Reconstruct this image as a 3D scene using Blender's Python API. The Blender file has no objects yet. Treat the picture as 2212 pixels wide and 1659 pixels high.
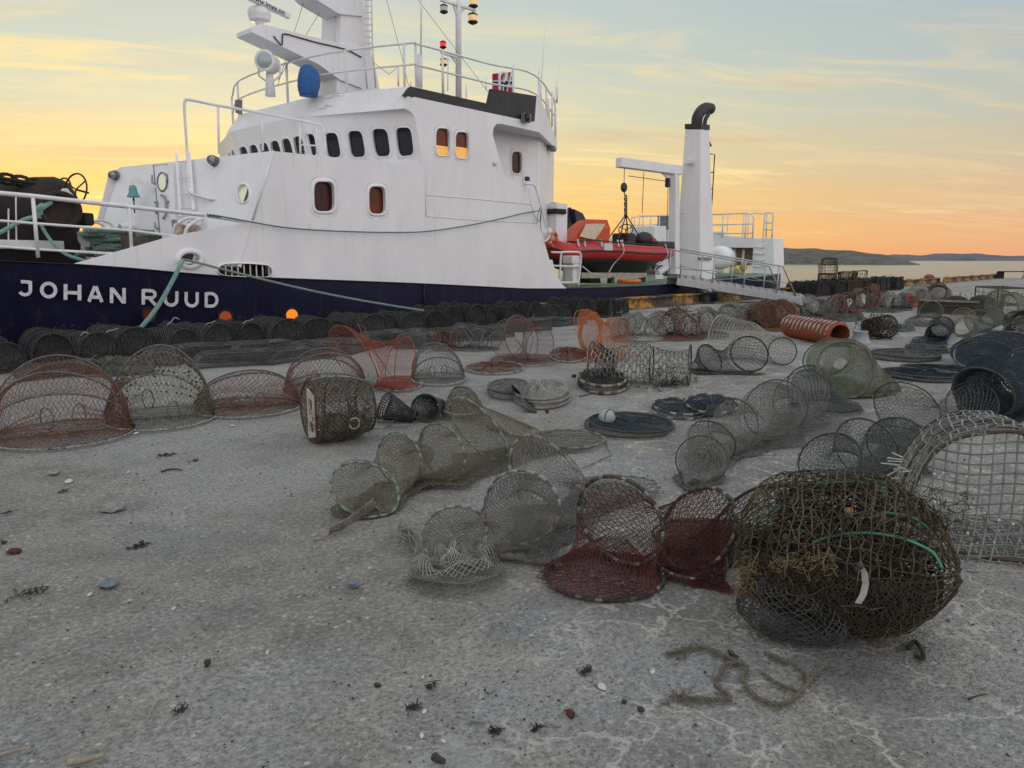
import bpy, math, random
import numpy as np
from math import sin, cos, pi, radians, sqrt, atan2, hypot
from mathutils import Vector
SC = bpy.context.scene
COL = SC.collection
RNG = np.random.default_rng(7)
random.seed(7)
# ---------------------------------------------------------------- survey: photo points -> places on real planes
FOC = 1662.; PITCH = radians(9.14); YAW = radians(42); EYE = 1.35
FWD = np.array([cos(YAW), sin(YAW), 0]); RGT = np.array([sin(YAW), -cos(YAW), 0]); UPV = np.array([0, 0, 1.])
CF = cos(PITCH)*FWD - sin(PITCH)*UPV; CU = sin(PITCH)*FWD + cos(PITCH)*UPV
CAM = np.array([0, 0, EYE])
ZT = {0: (0, 0, 1), 1: (0, 0, .3418), 2: (540, 0, .3418), 3: (0, 324, .2441), 4: (1134.1, 162, .3092), 5: (0, 675, .3418),
      6: (594, 621, .3418), 7: (1188.1, 594, .2441), 8: (1620, 486, .2676), 11: (648, 810, .293), 12: (1242, 810, .2441),
      13: (1674, 810, .2441), 14: (1134, 972, .2441), 15: (1512, 999, .3092), 16: (0, 1080, .3489), 17: (702, 1188, .3418),
      18: (1296, 675, .293)}
def Z(k, x, y): a, b, c = ZT[k]; return (a + c*x, b + c*y)
def ray(p): return CF + (p[0]-1106)/FOC*RGT + (829.5-p[1])/FOC*CU
def onY(p, q): d = ray(p); return CAM + d*(q/d[1])
def onX(p, s): d = ray(p); return CAM + d*(s/d[0])
def onZ(p, z=0.): d = ray(p); return CAM + d*((z-EYE)/d[2])
def onP(p, pl): d = ray(p); return CAM + d*(np.dot(pl[0]-CAM, pl[1])/np.dot(d, pl[1]))
def mpp(p): return float(np.linalg.norm(np.array(p)-CAM))/FOC     # metres per photo pixel at a place
def V3(*a): return np.array(a, float)
def unit(v): v = np.asarray(v, float); return v/(np.linalg.norm(v)+1e-12)
def az(deg): return V3(cos(radians(deg)), sin(radians(deg)), 0)
# ---------------------------------------------------------------- mesh builder
def each(name, mbs, mat, parent, **k):      # one part object per piece
    return [m.build(name, mat, parent, **k) for m in mbs]
class MB:
    def __init__(s): s.v = []; s.n = 0; s.f = []; s.q = []
    def add(s, v, faces=None, quads=None):
        v = np.asarray(v, float).reshape(-1, 3)
        if faces:
            for f in faces: s.f.append([i+s.n for i in f])
        if quads is not None and len(quads): s.q.append(np.asarray(quads, np.int64)+s.n)
        s.v.append(v); s.n += len(v); return s
    def box(s, c, size, rz=0., rx=0., ry=0.):
        sx, sy, sz = [a/2 for a in size]
        p = np.array([[x, y, z] for z in (-sz, sz) for y in (-sy, sy) for x in (-sx, sx)])
        if rx: p = p @ np.array([[1, 0, 0], [0, cos(rx), -sin(rx)], [0, sin(rx), cos(rx)]]).T
        if ry: p = p @ np.array([[cos(ry), 0, sin(ry)], [0, 1, 0], [-sin(ry), 0, cos(ry)]]).T
        if rz: p = p @ np.array([[cos(rz), -sin(rz), 0], [sin(rz), cos(rz), 0], [0, 0, 1]]).T
        return s.add(p+np.asarray(c, float), quads=[[0, 2, 3, 1], [4, 5, 7, 6], [0, 1, 5, 4], [2, 6, 7, 3], [0, 4, 6, 2], [1, 3, 7, 5]])
    def beam(s, a, b, w, h, up=UPV):
        a = np.asarray(a, float); b = np.asarray(b, float); d = unit(b-a)
        x = unit(np.cross(d, up)); y = np.cross(x, d)
        p = [e + x*i*w/2 + y*j*h/2 for e in (a, b) for i, j in ((-1, -1), (1, -1), (1, 1), (-1, 1))]
        return s.add(p, quads=[[3, 2, 1, 0], [4, 5, 6, 7], [0, 1, 5, 4], [1, 2, 6, 5], [2, 3, 7, 6], [3, 0, 4, 7]])
    def prism(s, pts, off):
        pts = np.asarray(pts, float); n = len(pts); off = np.asarray(off, float)
        if np.dot(np.cross(pts, np.roll(pts, -1, 0)).sum(0), off) < 0: pts = pts[::-1]
        p = np.concatenate([pts, pts+off]); i = np.arange(n); j = (i+1) % n
        return s.add(p, faces=[list(range(n))[::-1], list(range(n, 2*n))], quads=np.stack([i, j, j+n, i+n], 1))
    def loft(s, rings, closed=True, caps=True):
        R = np.asarray(rings, float); m, n = R.shape[:2]
        i, j = np.meshgrid(np.arange(m-1), np.arange(n if closed else n-1), indexing='ij')
        jn = (j+1) % n
        q = np.stack([i*n+j, i*n+jn, (i+1)*n+jn, (i+1)*n+j], -1).reshape(-1, 4)
        fc = [list(range(n))[::-1], [(m-1)*n+k for k in range(n)]] if caps and closed else None
        return s.add(R.reshape(-1, 3), faces=fc, quads=q)
    def tube(s, pts, r, n=6, closed=False, caps=True):
        P = np.asarray(pts, float); m = len(P)
        if closed: T = np.roll(P, -1, 0)-np.roll(P, 1, 0)
        else: T = np.gradient(P, axis=0)
        T /= np.linalg.norm(T, axis=1, keepdims=True)+1e-12
        ref = UPV if abs(T[0][2]) < .9 else V3(1, 0, 0)
        x = unit(np.cross(T[0], ref)); a = np.arange(n)*2*pi/n
        r = np.broadcast_to(np.asarray(r, float), (m,)); rings = []
        for k in range(m):
            x = unit(x - T[k]*np.dot(x, T[k])); y = np.cross(T[k], x)
            rings.append(P[k] + r[k]*(np.cos(a)[:, None]*x + np.sin(a)[:, None]*y))
        if closed: rings.append(rings[0])
        return s.loft(rings, True, caps and not closed)
    def lathe(s, c, axis, prof, n=20, caps=True):
        axis = unit(axis); ref = UPV if abs(axis[2]) < .9 else V3(1, 0, 0)
        x = unit(np.cross(axis, ref)); y = np.cross(axis, x); a = np.arange(n)*2*pi/n
        circ = np.cos(a)[:, None]*x + np.sin(a)[:, None]*y
        return s.loft([np.asarray(c, float)+axis*h + circ*r for r, h in prof], True, caps)
    def ball(s, c, r, n=12, m=8):
        r = np.broadcast_to(np.asarray(r, float), (3,)); c = np.asarray(c, float)
        rings = []
        for k in range(m+1):
            t = pi*k/m; t = min(max(t, .02), pi-.02)
            a = np.arange(n)*2*pi/n
            rings.append(c + np.stack([r[0]*sin(t)*np.cos(a), r[1]*sin(t)*np.sin(a), np.full(n, -r[2]*cos(t))], 1))
        return s.loft(rings)
    def wires(s, A, B, r):
        A = np.asarray(A, float); B = np.asarray(B, float)
        if not len(A): return s
        d = B-A; L = np.linalg.norm(d, axis=1, keepdims=True); k = L[:, 0] > 1e-5; A, B, d, L = A[k], B[k], d[k], L[k]; d = d/L
        A = A-d*0.0004; ref = np.where(np.abs(d[:, 2:3]) < .9, UPV, V3(1, 0, 0))
        x = np.cross(d, ref); x /= np.linalg.norm(x, axis=1, keepdims=True); y = np.cross(d, x)
        r = np.broadcast_to(np.asarray(r, float).reshape(-1, 1) if np.ndim(r) else r, (len(k), 1) if np.ndim(r) else (len(A), 1))
        if np.ndim(r) and len(r) == len(k) and len(k) != len(A): r = r[k]
        vs = []
        for e in (A, B):
            for t in (pi/2, pi*7/6, pi*11/6): vs.append(e + r*(cos(t)*x+sin(t)*y))
        v = np.stack(vs, 1); n = len(A); b = (np.arange(n)*6)[:, None]
        q = np.concatenate([b+np.array([0, 1, 4, 3]), b+np.array([1, 2, 5, 4]), b+np.array([2, 0, 3, 5])])
        return s.add(v.reshape(-1, 3), quads=q)
    def mesh(s, name, off, smooth):
        v = np.concatenate(s.v)-off
        me = bpy.data.meshes.new(name)
        q = np.concatenate(s.q) if s.q else np.zeros((0, 4), np.int64)
        loops = np.concatenate([q.ravel()]+[np.array(f, np.int64) for f in s.f])
        tot = np.concatenate([np.full(len(q), 4)]+[np.array([len(f)]) for f in s.f]).astype(np.int64)
        st = np.concatenate([[0], np.cumsum(tot)[:-1]])
        me.vertices.add(len(v)); me.vertices.foreach_set('co', v.ravel().astype(np.float32))
        me.loops.add(len(loops)); me.loops.foreach_set('vertex_index', loops.astype(np.int32))
        me.polygons.add(len(tot)); me.polygons.foreach_set('loop_start', st.astype(np.int32))
        me.update(calc_edges=True); me.validate()
        me.polygons.foreach_set('use_smooth', [smooth]*len(me.polygons))
        return me
    def build(s, name, mat, parent=None, smooth=False, bevel=0., label=None, at=None):
        off = ORG[parent] if parent is not None else (np.asarray(at, float) if at is not None else V3(0, 0, 0))
        me = s.mesh(name, off, smooth); me.materials.append(mat)
        o = bpy.data.objects.new(name, me); COL.objects.link(o)
        if parent is not None: o.parent = parent
        else: o.location = off
        ORG[o] = off
        if bevel:
            b = o.modifiers.new('bevel', 'BEVEL'); b.width = bevel; b.segments = 2; b.limit_method = 'ANGLE'; b.angle_limit = radians(35)
        if label: o['label'] = label
        return o
ORG = {}
def tag(o, label, cat, group=None, kind=None):
    if label: o['label'] = label
    if cat: o['category'] = cat
    if group: o['group'] = group
    if kind: o['kind'] = kind
    return o
def thing(name, loc, label, cat, group=None):
    o = bpy.data.objects.new(name, None); COL.objects.link(o); o.location = loc; o.empty_display_size = .1
    ORG[o] = np.asarray(loc, float); return tag(o, label, cat, group)
def copy_tree(o, parent=None):
    c = o.copy(); COL.objects.link(c); ORG[c] = ORG.get(o)
    if parent is not None: c.parent = parent
    for ch in [x for x in COL.objects if x.parent == o]: copy_tree(ch, c)
    return c
def struct(name, mb, mat, smooth=False):
    return tag(mb.build(name, mat, smooth=smooth), None, None, kind='structure')
def cut(o, cutters):
    # apply real openings (the cutters are removed again)
    for mb in cutters:
        c = mb.build('opening', o.data.materials[0], parent=None); c.location = -ORG[o] if o.parent is None else (0, 0, 0)
        if o.parent is not None: c.parent = o.parent; c.location = -ORG[o]
        m = o.modifiers.new('b', 'BOOLEAN'); m.operation = 'DIFFERENCE'; m.solver = 'EXACT'; m.object = c
        bpy.context.view_layer.update()
        me = bpy.data.meshes.new_from_object(o.evaluated_get(bpy.context.evaluated_depsgraph_get()))
        o.modifiers.clear(); o.data = me
        cm = c.data; bpy.data.objects.remove(c); bpy.data.meshes.remove(cm)
# ---------------------------------------------------------------- materials
def mat(name, col, rough=.6, metal=0., col2=None, scale=8., mix=(.35, .65), bump=0., bscale=None, stain=None, sscale=3., sthr=(.55, .7),
        emit=None, estr=1., spec=.5, coat=0., detail=6., stretch=None, trans=0., streak=None, sk=.35):
    m = bpy.data.materials.new(name); m.use_nodes = True; nt = m.node_tree; N = nt.nodes; L = nt.links
    b = N['Principled BSDF']; b.inputs['Roughness'].default_value = rough; b.inputs['Metallic'].default_value = metal
    b.inputs['Specular IOR Level'].default_value = spec; b.inputs['Coat Weight'].default_value = coat
    b.inputs['Transmission Weight'].default_value = trans
    b.inputs['Base Color'].default_value = (*col, 1)
    tc = N.new('ShaderNodeTexCoord'); src = tc.outputs['Object']
    if stretch:
        mp = N.new('ShaderNodeMapping'); mp.inputs['Scale'].default_value = stretch; L.new(src, mp.inputs['Vector']); src = mp.outputs['Vector']
    def noise(sc, thr, det=detail):
        n = N.new('ShaderNodeTexNoise'); n.inputs['Scale'].default_value = sc; n.inputs['Detail'].default_value = det; n.inputs['Roughness'].default_value = .65
        L.new(src, n.inputs['Vector']); r = N.new('ShaderNodeValToRGB')
        r.color_ramp.elements[0].position = thr[0]; r.color_ramp.elements[1].position = thr[1]
        L.new(n.outputs['Fac'], r.inputs['Fac']); return r.outputs['Color'], n.outputs['Fac']
    out = None
    def mixc(a, c, fac):
        x = N.new('ShaderNodeMix'); x.data_type = 'RGBA'; L.new(fac, x.inputs['Factor'])
        if a is None: x.inputs[6].default_value = (*col, 1)
        else: L.new(a, x.inputs[6])
        x.inputs[7].default_value = (*c, 1); return x.outputs[2]
    if col2: out = mixc(out, col2, noise(scale, mix)[0])
    if stain: out = mixc(out, stain, noise(sscale, sthr)[0])
    if streak:
        mp2 = N.new('ShaderNodeMapping'); mp2.inputs['Scale'].default_value = (5., 5., .35); L.new(tc.outputs['Object'], mp2.inputs['Vector'])
        n2 = N.new('ShaderNodeTexNoise'); n2.inputs['Scale'].default_value = 2.2; n2.inputs['Detail'].default_value = 5; L.new(mp2.outputs[0], n2.inputs['Vector'])
        mr2 = N.new('ShaderNodeMapRange'); mr2.interpolation_type = 'SMOOTHSTEP'; mr2.inputs[1].default_value = .57; mr2.inputs[2].default_value = .74; mr2.inputs[4].default_value = sk; L.new(n2.outputs['Fac'], mr2.inputs[0]); out = mixc(out, streak, mr2.outputs[0])
    if out is not None: L.new(out, b.inputs['Base Color'])
    if bump:
        n = noise(bscale or scale*3, (0, 1))[1]; bp = N.new('ShaderNodeBump'); bp.inputs['Strength'].default_value = 1; bp.inputs['Distance'].default_value = bump
        L.new(n, bp.inputs['Height']); L.new(bp.outputs['Normal'], b.inputs['Normal'])
    if emit: b.inputs['Emission Color'].default_value = (*emit, 1); b.inputs['Emission Strength'].default_value = estr
    return m
# ---------------------------------------------------------------- camera, light, sky
cam = bpy.data.cameras.new('camera'); co = bpy.data.objects.new('camera', cam); COL.objects.link(co)
co.location = (0, 0, EYE); co.rotation_euler = (pi/2-PITCH, 0, YAW-pi/2)
cam.sensor_width = 36; cam.lens = 36*FOC/2212; cam.clip_end = 30000; cam.clip_start = .05
SC.camera = co
SC.view_settings.view_transform = 'Standard'; SC.view_settings.look = 'None'; SC.view_settings.exposure = .14; SC.view_settings.gamma = 1
SC.render.engine = 'CYCLES'; SC.cycles.max_bounces = 6; SC.cycles.use_denoising = True
SUN_AZ = 61.; SUN_EL = 2.0
sd = az(SUN_AZ)*cos(radians(SUN_EL)) + UPV*sin(radians(SUN_EL))
sun = bpy.data.lights.new('sun', 'SUN'); sun.energy = 0.7; sun.angle = radians(10); sun.color = (1, .72, .42)
so = bpy.data.objects.new('sun', sun); COL.objects.link(so); so.rotation_euler = Vector(sd).to_track_quat('Z', 'Y').to_euler(); so.location = (0, 0, 30)
w = bpy.data.worlds.new('World'); SC.world = w; w.use_nodes = True
nt = w.node_tree; N = nt.nodes; L = nt.links; N.clear()
def s2l(c): return tuple(((x/255+.055)/1.055)**2.4 if x > 10 else x/255/12.92 for x in c)
def M(op, a, b=None, c=None, clamp=False):
    n = N.new('ShaderNodeMath'); n.operation = op; n.use_clamp = clamp
    for i, x in enumerate((a, b, c)):
        if x is None: continue
        if isinstance(x, (int, float)): n.inputs[i].default_value = x
        else: L.new(x, n.inputs[i])
    return n.outputs[0]
def RAMP(fac, stops):
    n = N.new('ShaderNodeValToRGB'); cr = n.color_ramp; cr.interpolation = 'EASE'
    while len(cr.elements) > 1: cr.elements.remove(cr.elements[-1])
    for i, (p, c) in enumerate(stops):
        e = cr.elements[0] if i == 0 else cr.elements.new(p)
        e.position = p; e.color = (*c, 1)
    L.new(fac, n.inputs[0]); return n.outputs[0]
def MIXC(f, a, b, mode='MIX'):
    n = N.new('ShaderNodeMix'); n.data_type = 'RGBA'; n.blend_type = mode
    for s_, x in ((n.inputs['Factor'], f), (n.inputs[6], a), (n.inputs[7], b)):
        if isinstance(x, (int, float)): s_.default_value = x
        elif isinstance(x, tuple): s_.default_value = (*x, 1)
        else: L.new(x, s_)
    return n.outputs[2]
tc = N.new('ShaderNodeTexCoord'); sp = N.new('ShaderNodeSeparateXYZ'); L.new(tc.outputs['Generated'], sp.inputs[0])
X, Y, ZZ = sp.outputs
el = M('MULTIPLY', M('ARCSINE', ZZ), 1/(pi/2))            # 0..1 = horizon..zenith
def st(d, c, k=1.): return (d/90, tuple(k*x for x in s2l(c)))
warm = RAMP(el, [st(0, (255, 180, 72)), st(2.5, (253, 198, 98)), st(5, (246, 206, 126)), st(7.5, (232, 212, 156)), st(10.5, (212, 212, 182)), st(14, (197, 206, 192)), st(18, (190, 200, 196)), st(35, (190, 200, 202), 1.1), st(90, (205, 208, 210), 1.15)])
side = RAMP(el, [st(0, (234, 166, 124)), st(1.5, (230, 176, 132)), st(4, (216, 184, 148)), st(7, (200, 188, 164)), st(10, (186, 190, 178)), st(13, (177, 187, 187)), st(18, (167, 182, 191)), st(35, (180, 194, 204), 1.1), st(90, (205, 208, 210), 1.15)])
opp = RAMP(el, [st(0, (204, 192, 198), 1.4), st(8, (230, 219, 213), 1.6), st(20, (224, 221, 221), 1.58), st(45, (208, 214, 224), 1.35), st(90, (203, 208, 213), 1.15)])
hl = M('SQRT', M('ADD', M('MULTIPLY', X, X), M('ADD', M('MULTIPLY', Y, Y), 1e-5)))
# azimuth factor: 1 at the sun's bearing
wa = az(74)
ca = M('DIVIDE', M('ADD', M('MULTIPLY', X, float(wa[0])), M('MULTIPLY', Y, float(wa[1]))), hl)
def SMOOTH(x, lo, hi):
    n = N.new('ShaderNodeMapRange'); n.interpolation_type = 'SMOOTHSTEP'; n.inputs[1].default_value = lo; n.inputs[2].default_value = hi; L.new(x, n.inputs[0]); return n.outputs[0]
fw_ = SMOOTH(ca, .35, 1.0)
fo_ = SMOOTH(M('MULTIPLY', ca, -1), -.35, .5)
sky = MIXC(fw_, side, warm)
# wispy streaked cloud, lit yellow from below the horizon
cv = N.new('ShaderNodeCombineXYZ'); den = M('ADD', ZZ, .09)
L.new(M('DIVIDE', M('ADD', M('MULTIPLY', X, .5), M('MULTIPLY', Y, -.35)), den), cv.inputs[0]); L.new(M('DIVIDE', M('ADD', M('MULTIPLY', X, 1.1), M('MULTIPLY', Y, 1.5)), den), cv.inputs[1])
def NOISE(sc, det, ro=.6, dist=0.):
    n = N.new('ShaderNodeTexNoise'); n.inputs['Scale'].default_value = sc; n.inputs['Detail'].default_value = det; n.inputs['Roughness'].default_value = ro; n.inputs['Distortion'].default_value = dist
    L.new(cv.outputs[0], n.inputs['Vector']); return n.outputs['Fac']
cl = SMOOTH(NOISE(1.7, 8, .62, .9), .45, .64)
cl2 = SMOOTH(NOISE(.33, 4, .5, .2), .40, .66)
band = M('MULTIPLY', SMOOTH(ZZ, .015, .06), M('SUBTRACT', 1, SMOOTH(ZZ, .20, .31)))
cf = M('MULTIPLY', M('MULTIPLY', cl, band), M('ADD', .25, M('MULTIPLY', cl2, .95)))
cloudc = MIXC(fw_, s2l((246, 212, 162)), s2l((252, 226, 158)))
sky = MIXC(M('MULTIPLY', cf, .85), sky, cloudc)
# thin greyer veils between the lit streaks
gv = M('MULTIPLY', SMOOTH(NOISE(.8, 5, .55, .3), .52, .72), M('MULTIPLY', band, .55))
sky = MIXC(gv, sky, s2l((206, 176, 146)))
sky = MIXC(fo_, sky, opp)
# below the horizon (never seen): dim water tone
sky = MIXC(M('LESS_THAN', ZZ, 0.), sky, s2l((150, 140, 130)))
nish = N.new('ShaderNodeTexSky'); nish.sky_type = 'NISHITA'; nish.sun_disc = False; nish.sun_elevation = radians(SUN_EL); nish.sun_rotation = radians(90-SUN_AZ); nish.air_density = 1.; nish.dust_density = 2.
bg1 = N.new('ShaderNodeBackground'); L.new(nish.outputs[0], bg1.inputs[0]); bg1.inputs[1].default_value = .012
bg2 = N.new('ShaderNodeBackground'); L.new(sky, bg2.inputs[0]); bg2.inputs[1].default_value = .95
ad = N.new('ShaderNodeAddShader'); L.new(bg1.outputs[0], ad.inputs[0]); L.new(bg2.outputs[0], ad.inputs[1])
wo = N.new('ShaderNodeOutputWorld'); L.new(ad.outputs[0], wo.inputs[0])
# ---------------------------------------------------------------- the setting
def concrete():
    m = bpy.data.materials.new('worn_concrete'); m.use_nodes = True; nt = m.node_tree; N = nt.nodes; L = nt.links; b = N['Principled BSDF']
    tc = N.new('ShaderNodeTexCoord'); src = tc.outputs['Object']
    def noise(sc, det=6, ro=.6, v=src, dist=0.):
        n = N.new('ShaderNodeTexNoise'); n.inputs['Scale'].default_value = sc; n.inputs['Detail'].default_value = det; n.inputs['Roughness'].default_value = ro; n.inputs['Distortion'].default_value = dist; L.new(v, n.inputs['Vector']); return n
    def mr(x, a, c, lo=0., hi=1.):
        n = N.new('ShaderNodeMapRange'); n.interpolation_type = 'SMOOTHSTEP'; n.inputs[1].default_value = a; n.inputs[2].default_value = c; n.inputs[3].default_value = lo; n.inputs[4].default_value = hi; L.new(x, n.inputs[0]); return n.outputs[0]
    def mx(f, a, c, mode='MIX'):
        n = N.new('ShaderNodeMix'); n.data_type = 'RGBA'; n.blend_type = mode
        for s_, x in ((n.inputs['Factor'], f), (n.inputs[6], a), (n.inputs[7], c)):
            if isinstance(x, (int, float)): s_.default_value = x
            elif isinstance(x, tuple): s_.default_value = (*x, 1)
            else: L.new(x, s_)
        return n.outputs[2]
    def mt(op, a, c):
        n = N.new('ShaderNodeMath'); n.operation = op
        for i, x in enumerate((a, c)):
            if isinstance(x, (int, float)): n.inputs[i].default_value = x
            else: L.new(x, n.inputs[i])
        return n.outputs[0]
    big = noise(.55, 5).outputs['Fac']; mid = noise(3.1, 6, .65).outputs['Fac']; fine = noise(95, 4, .7).outputs['Fac']
    c = mx(mr(big, .42, .59), (0.250, 0.229, 0.201), (0.372, 0.372, 0.372))
    c = mx(mr(mid, .40, .62, 0, .6), c, (0.451, 0.409, 0.348))
    c = mx(mr(noise(.9, 4).outputs['Fac'], .55, .68, 0, .6), c, (0.189, 0.198, 0.213))
    # pale laitance / lime crust and smoother worn places
    crust = mt('MULTIPLY', mr(noise(1.35, 7, .68, dist=.4).outputs['Fac'], .56, .66), mr(noise(17, 4, .7).outputs['Fac'], .4, .6))
    c = mx(mt('MULTIPLY', crust, .5), c, (0.573, 0.573, 0.561))
    # exposed aggregate: light and dark grains
    v = N.new('ShaderNodeTexVoronoi'); v.inputs['Scale'].default_value = 62; L.new(src, v.inputs['Vector'])
    sepc = N.new('ShaderNodeSeparateColor'); L.new(v.outputs['Color'], sepc.inputs[0])
    grain = mt('MULTIPLY', mr(v.outputs['Distance'], .50, .18), 1.)
    c = mx(mt('MULTIPLY', grain, mr(sepc.outputs[0], .62, .95, 0, .75)), c, (0.610, 0.586, 0.537))
    c = mx(mt('MULTIPLY', grain, mr(sepc.outputs[1], .6, .95, 0, .7)), c, (0.122, 0.122, 0.122))
    c = mx(mr(fine, .35, .65, 0, .5), c, (0.159, 0.156, 0.149))
    sp1 = noise(46, 6, .75).outputs['Fac']; c = mx(mr(sp1, .48, .40, 0, .65), c, (0.146, 0.144, 0.137)); c = mx(mr(sp1, .54, .64, 0, .55), c, (0.586, 0.561, 0.512))
    v2 = N.new('ShaderNodeTexVoronoi'); v2.inputs['Scale'].default_value = 14; L.new(src, v2.inputs['Vector'])
    s2 = N.new('ShaderNodeSeparateColor'); L.new(v2.outputs['Color'], s2.inputs[0])
    peb = mt('MULTIPLY', mr(v2.outputs['Distance'], .16, .1), mr(s2.outputs[2], .55, .6))
    c = mx(mt('MULTIPLY', peb, mr(s2.outputs[0], .3, .7, .15, .7)), c, (0.586, 0.586, 0.573))
    # map cracking filled with pale lime
    wob = noise(2.3, 4, .6).outputs['Color']; wob2 = noise(16, 3, .6).outputs['Color']
    ad = N.new('ShaderNodeVectorMath'); ad.operation = 'MULTIPLY_ADD'; ad.inputs[1].default_value = (0.610, 0.610, 0.610); L.new(wob, ad.inputs[0]); L.new(src, ad.inputs[2])
    ad2 = N.new('ShaderNodeVectorMath'); ad2.operation = 'MULTIPLY_ADD'; ad2.inputs[1].default_value = (0.085, 0.085, 0.085); L.new(wob2, ad2.inputs[0]); L.new(ad.outputs[0], ad2.inputs[2])
    ve = N.new('ShaderNodeTexVoronoi'); ve.feature = 'DISTANCE_TO_EDGE'; ve.inputs['Scale'].default_value = 2.7; L.new(ad2.outputs[0], ve.inputs['Vector'])
    crk = mr(ve.outputs['Distance'], .034, .004)
    sepp = N.new('ShaderNodeSeparateXYZ'); L.new(src, sepp.inputs[0])
    # the cracked bay of the slab lies to the south of the net row
    zone = mr(mt('SUBTRACT', mt('MULTIPLY', sepp.outputs[0], .62), mt('MULTIPLY', sepp.outputs[1], 1.)), -1.3, .1)
    cm = mt('MULTIPLY', mt('MULTIPLY', crk, mr(noise(1.9, 3).outputs['Fac'], .34, .52)), mt('MULTIPLY', zone, .62))
    c = mx(cm, c, (0.634, 0.610, 0.549))
    # smoother trowelled repair patches
    def spot0(p, r_):
        n = N.new('ShaderNodeVectorMath'); n.operation = 'DISTANCE'; n.inputs[1].default_value = tuple(float(x) for x in p); L.new(ad2.outputs[0], n.inputs[0]); return n.outputs['Value']
    for q, r_, k_ in (((905, 1640), .36, .62), ((318, 1243), .12, .7), ((258, 1262), .10, .6)):
        pz = onZ(q, 0)+V3(.28, .28, 0); dd = mt('ADD', spot0(pz, r_), mt('MULTIPLY', noise(7, 4).outputs['Fac'], .16)); c = mx(mt('MULTIPLY', mr(dd, r_+.09, r_+.05), k_), c, mx(mr(noise(9, 6, .7).outputs['Fac'], .35, .65), (0.329, 0.329, 0.323), (0.464, 0.464, 0.458)))
    # lime bloom round the wine red trap, and soft dark spots under and beside the gear
    def spot(p, r_):
        n = N.new('ShaderNodeVectorMath'); n.operation = 'DISTANCE'; n.inputs[1].default_value = tuple(float(x) for x in p); L.new(ad2.outputs[0], n.inputs[0]); return mr(n.outputs['Value'], r_, r_*.25)
    bl = noise(34, 5, .75).outputs['Fac']
    for q, r_, k_ in (((1500, 1335), .34, .75), ((1650, 1460), .22, .7), ((1130, 1600), .4, .3), ((700, 1310), .35, .25), ((60, 1240), .5, .35)):
        pz = onZ(q, 0)+V3(.28, .28, 0); c = mx(mt('MULTIPLY', mt('MULTIPLY', spot(pz, r_), mr(bl, .44, .62)), k_), c, (.50, .51, .52))
    for q, r_, k_ in (((395, 985), .16, .6), ((640, 900), .3, .4), ((705, 1005), .1, .6), ((1000, 1110), .3, .5), ((1330, 1215), .45, .5), ((1830, 1400), .55, .7), ((760, 965), .3, .5), ((140, 960), .5, .4)):
        pz = onZ(q, 0)+V3(.28, .28, 0); c = mx(mt('MULTIPLY', spot(pz, r_), k_), c, (.085, .08, .072))
    L.new(c, b.inputs['Base Color']); b.inputs['Roughness'].default_value = .92; b.inputs['Specular IOR Level'].default_value = .25
    coarse = noise(38, 5, .72).outputs['Fac']
    hgt = mt('ADD', mt('MULTIPLY', coarse, 2.2), mt('ADD', mt('MULTIPLY', fine, .5), mt('ADD', mt('MULTIPLY', grain, .6), mt('MULTIPLY', mid, 1.2))))
    bp = N.new('ShaderNodeBump'); bp.inputs['Distance'].default_value = .009; bp.inputs['Strength'].default_value = 1.; L.new(hgt, bp.inputs['Height']); L.new(bp.outputs[0], b.inputs['Normal'])
    return m
CONC = concrete()
QE, QX = 12.12, 71.
gm = MB()
xs = np.concatenate([np.linspace(-60, -1, 8), np.linspace(0, 9, 120), np.linspace(9.4, 30, 40), np.linspace(31, QX, 14)])
ys = np.concatenate([np.linspace(-120, -4, 10), np.linspace(-3.2, 7, 130), np.linspace(7.2, QE, 16)])
gx, gy = np.meshgrid(xs, ys, indexing='ij')
gz = (np.sin(gx*1.7+np.sin(gy*1.3)*1.2)*np.sin(gy*2.1+.7)*.004+np.sin(gx*5.3+gy*3.7)*.0012)*np.clip((11.5-gy)/3, 0, 1)-.004
nx, ny = gx.shape; ii, jj = np.meshgrid(np.arange(nx-1), np.arange(ny-1), indexing='ij'); a_ = ii*ny+jj
gm.add(np.stack([gx, gy, gz], -1).reshape(-1, 3), quads=np.stack([a_, a_+ny, a_+ny+1, a_+1], -1).reshape(-1, 4))
def wall(p): gm.add(p, quads=[[0, 1, 2, 3]])
wall([(-60, QE, -.004), (QX, QE, -.004), (QX, QE, -6), (-60, QE, -6)]); wall([(QX, QE, -.004), (QX, -120, -.004), (QX, -120, -6), (QX, QE, -6)])
struct('quay_ground', gm, CONC, smooth=True)
# water
WZ = -1.7
wm = bpy.data.materials.new('sea_water'); wm.use_nodes = True; nt = wm.node_tree; b = nt.nodes['Principled BSDF']
b.inputs['Base Color'].default_value = (.13, .15, .155, 1); b.inputs['Roughness'].default_value = .2; b.inputs['IOR'].default_value = 1.33
tcn = nt.nodes.new('ShaderNodeTexCoord'); hs = None
for sc, k, stx in ((.9, .5, (1, 1, 1)), (.18, 1.6, (1, .6, 1))):
    mp = nt.nodes.new('ShaderNodeMapping'); mp.inputs['Scale'].default_value = stx; nt.links.new(tcn.outputs['Object'], mp.inputs['Vector'])
    n = nt.nodes.new('ShaderNodeTexNoise'); n.inputs['Scale'].default_value = sc; n.inputs['Detail'].default_value = 5; nt.links.new(mp.outputs[0], n.inputs['Vector'])
    mu = nt.nodes.new('ShaderNodeMath'); mu.operation = 'MULTIPLY_ADD'; mu.inputs[1].default_value = k; nt.links.new(n.outputs['Fac'], mu.inputs[0])
    if hs: nt.links.new(hs, mu.inputs[2])
    else: mu.inputs[2].default_value = 0
    hs = mu.outputs[0]
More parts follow.
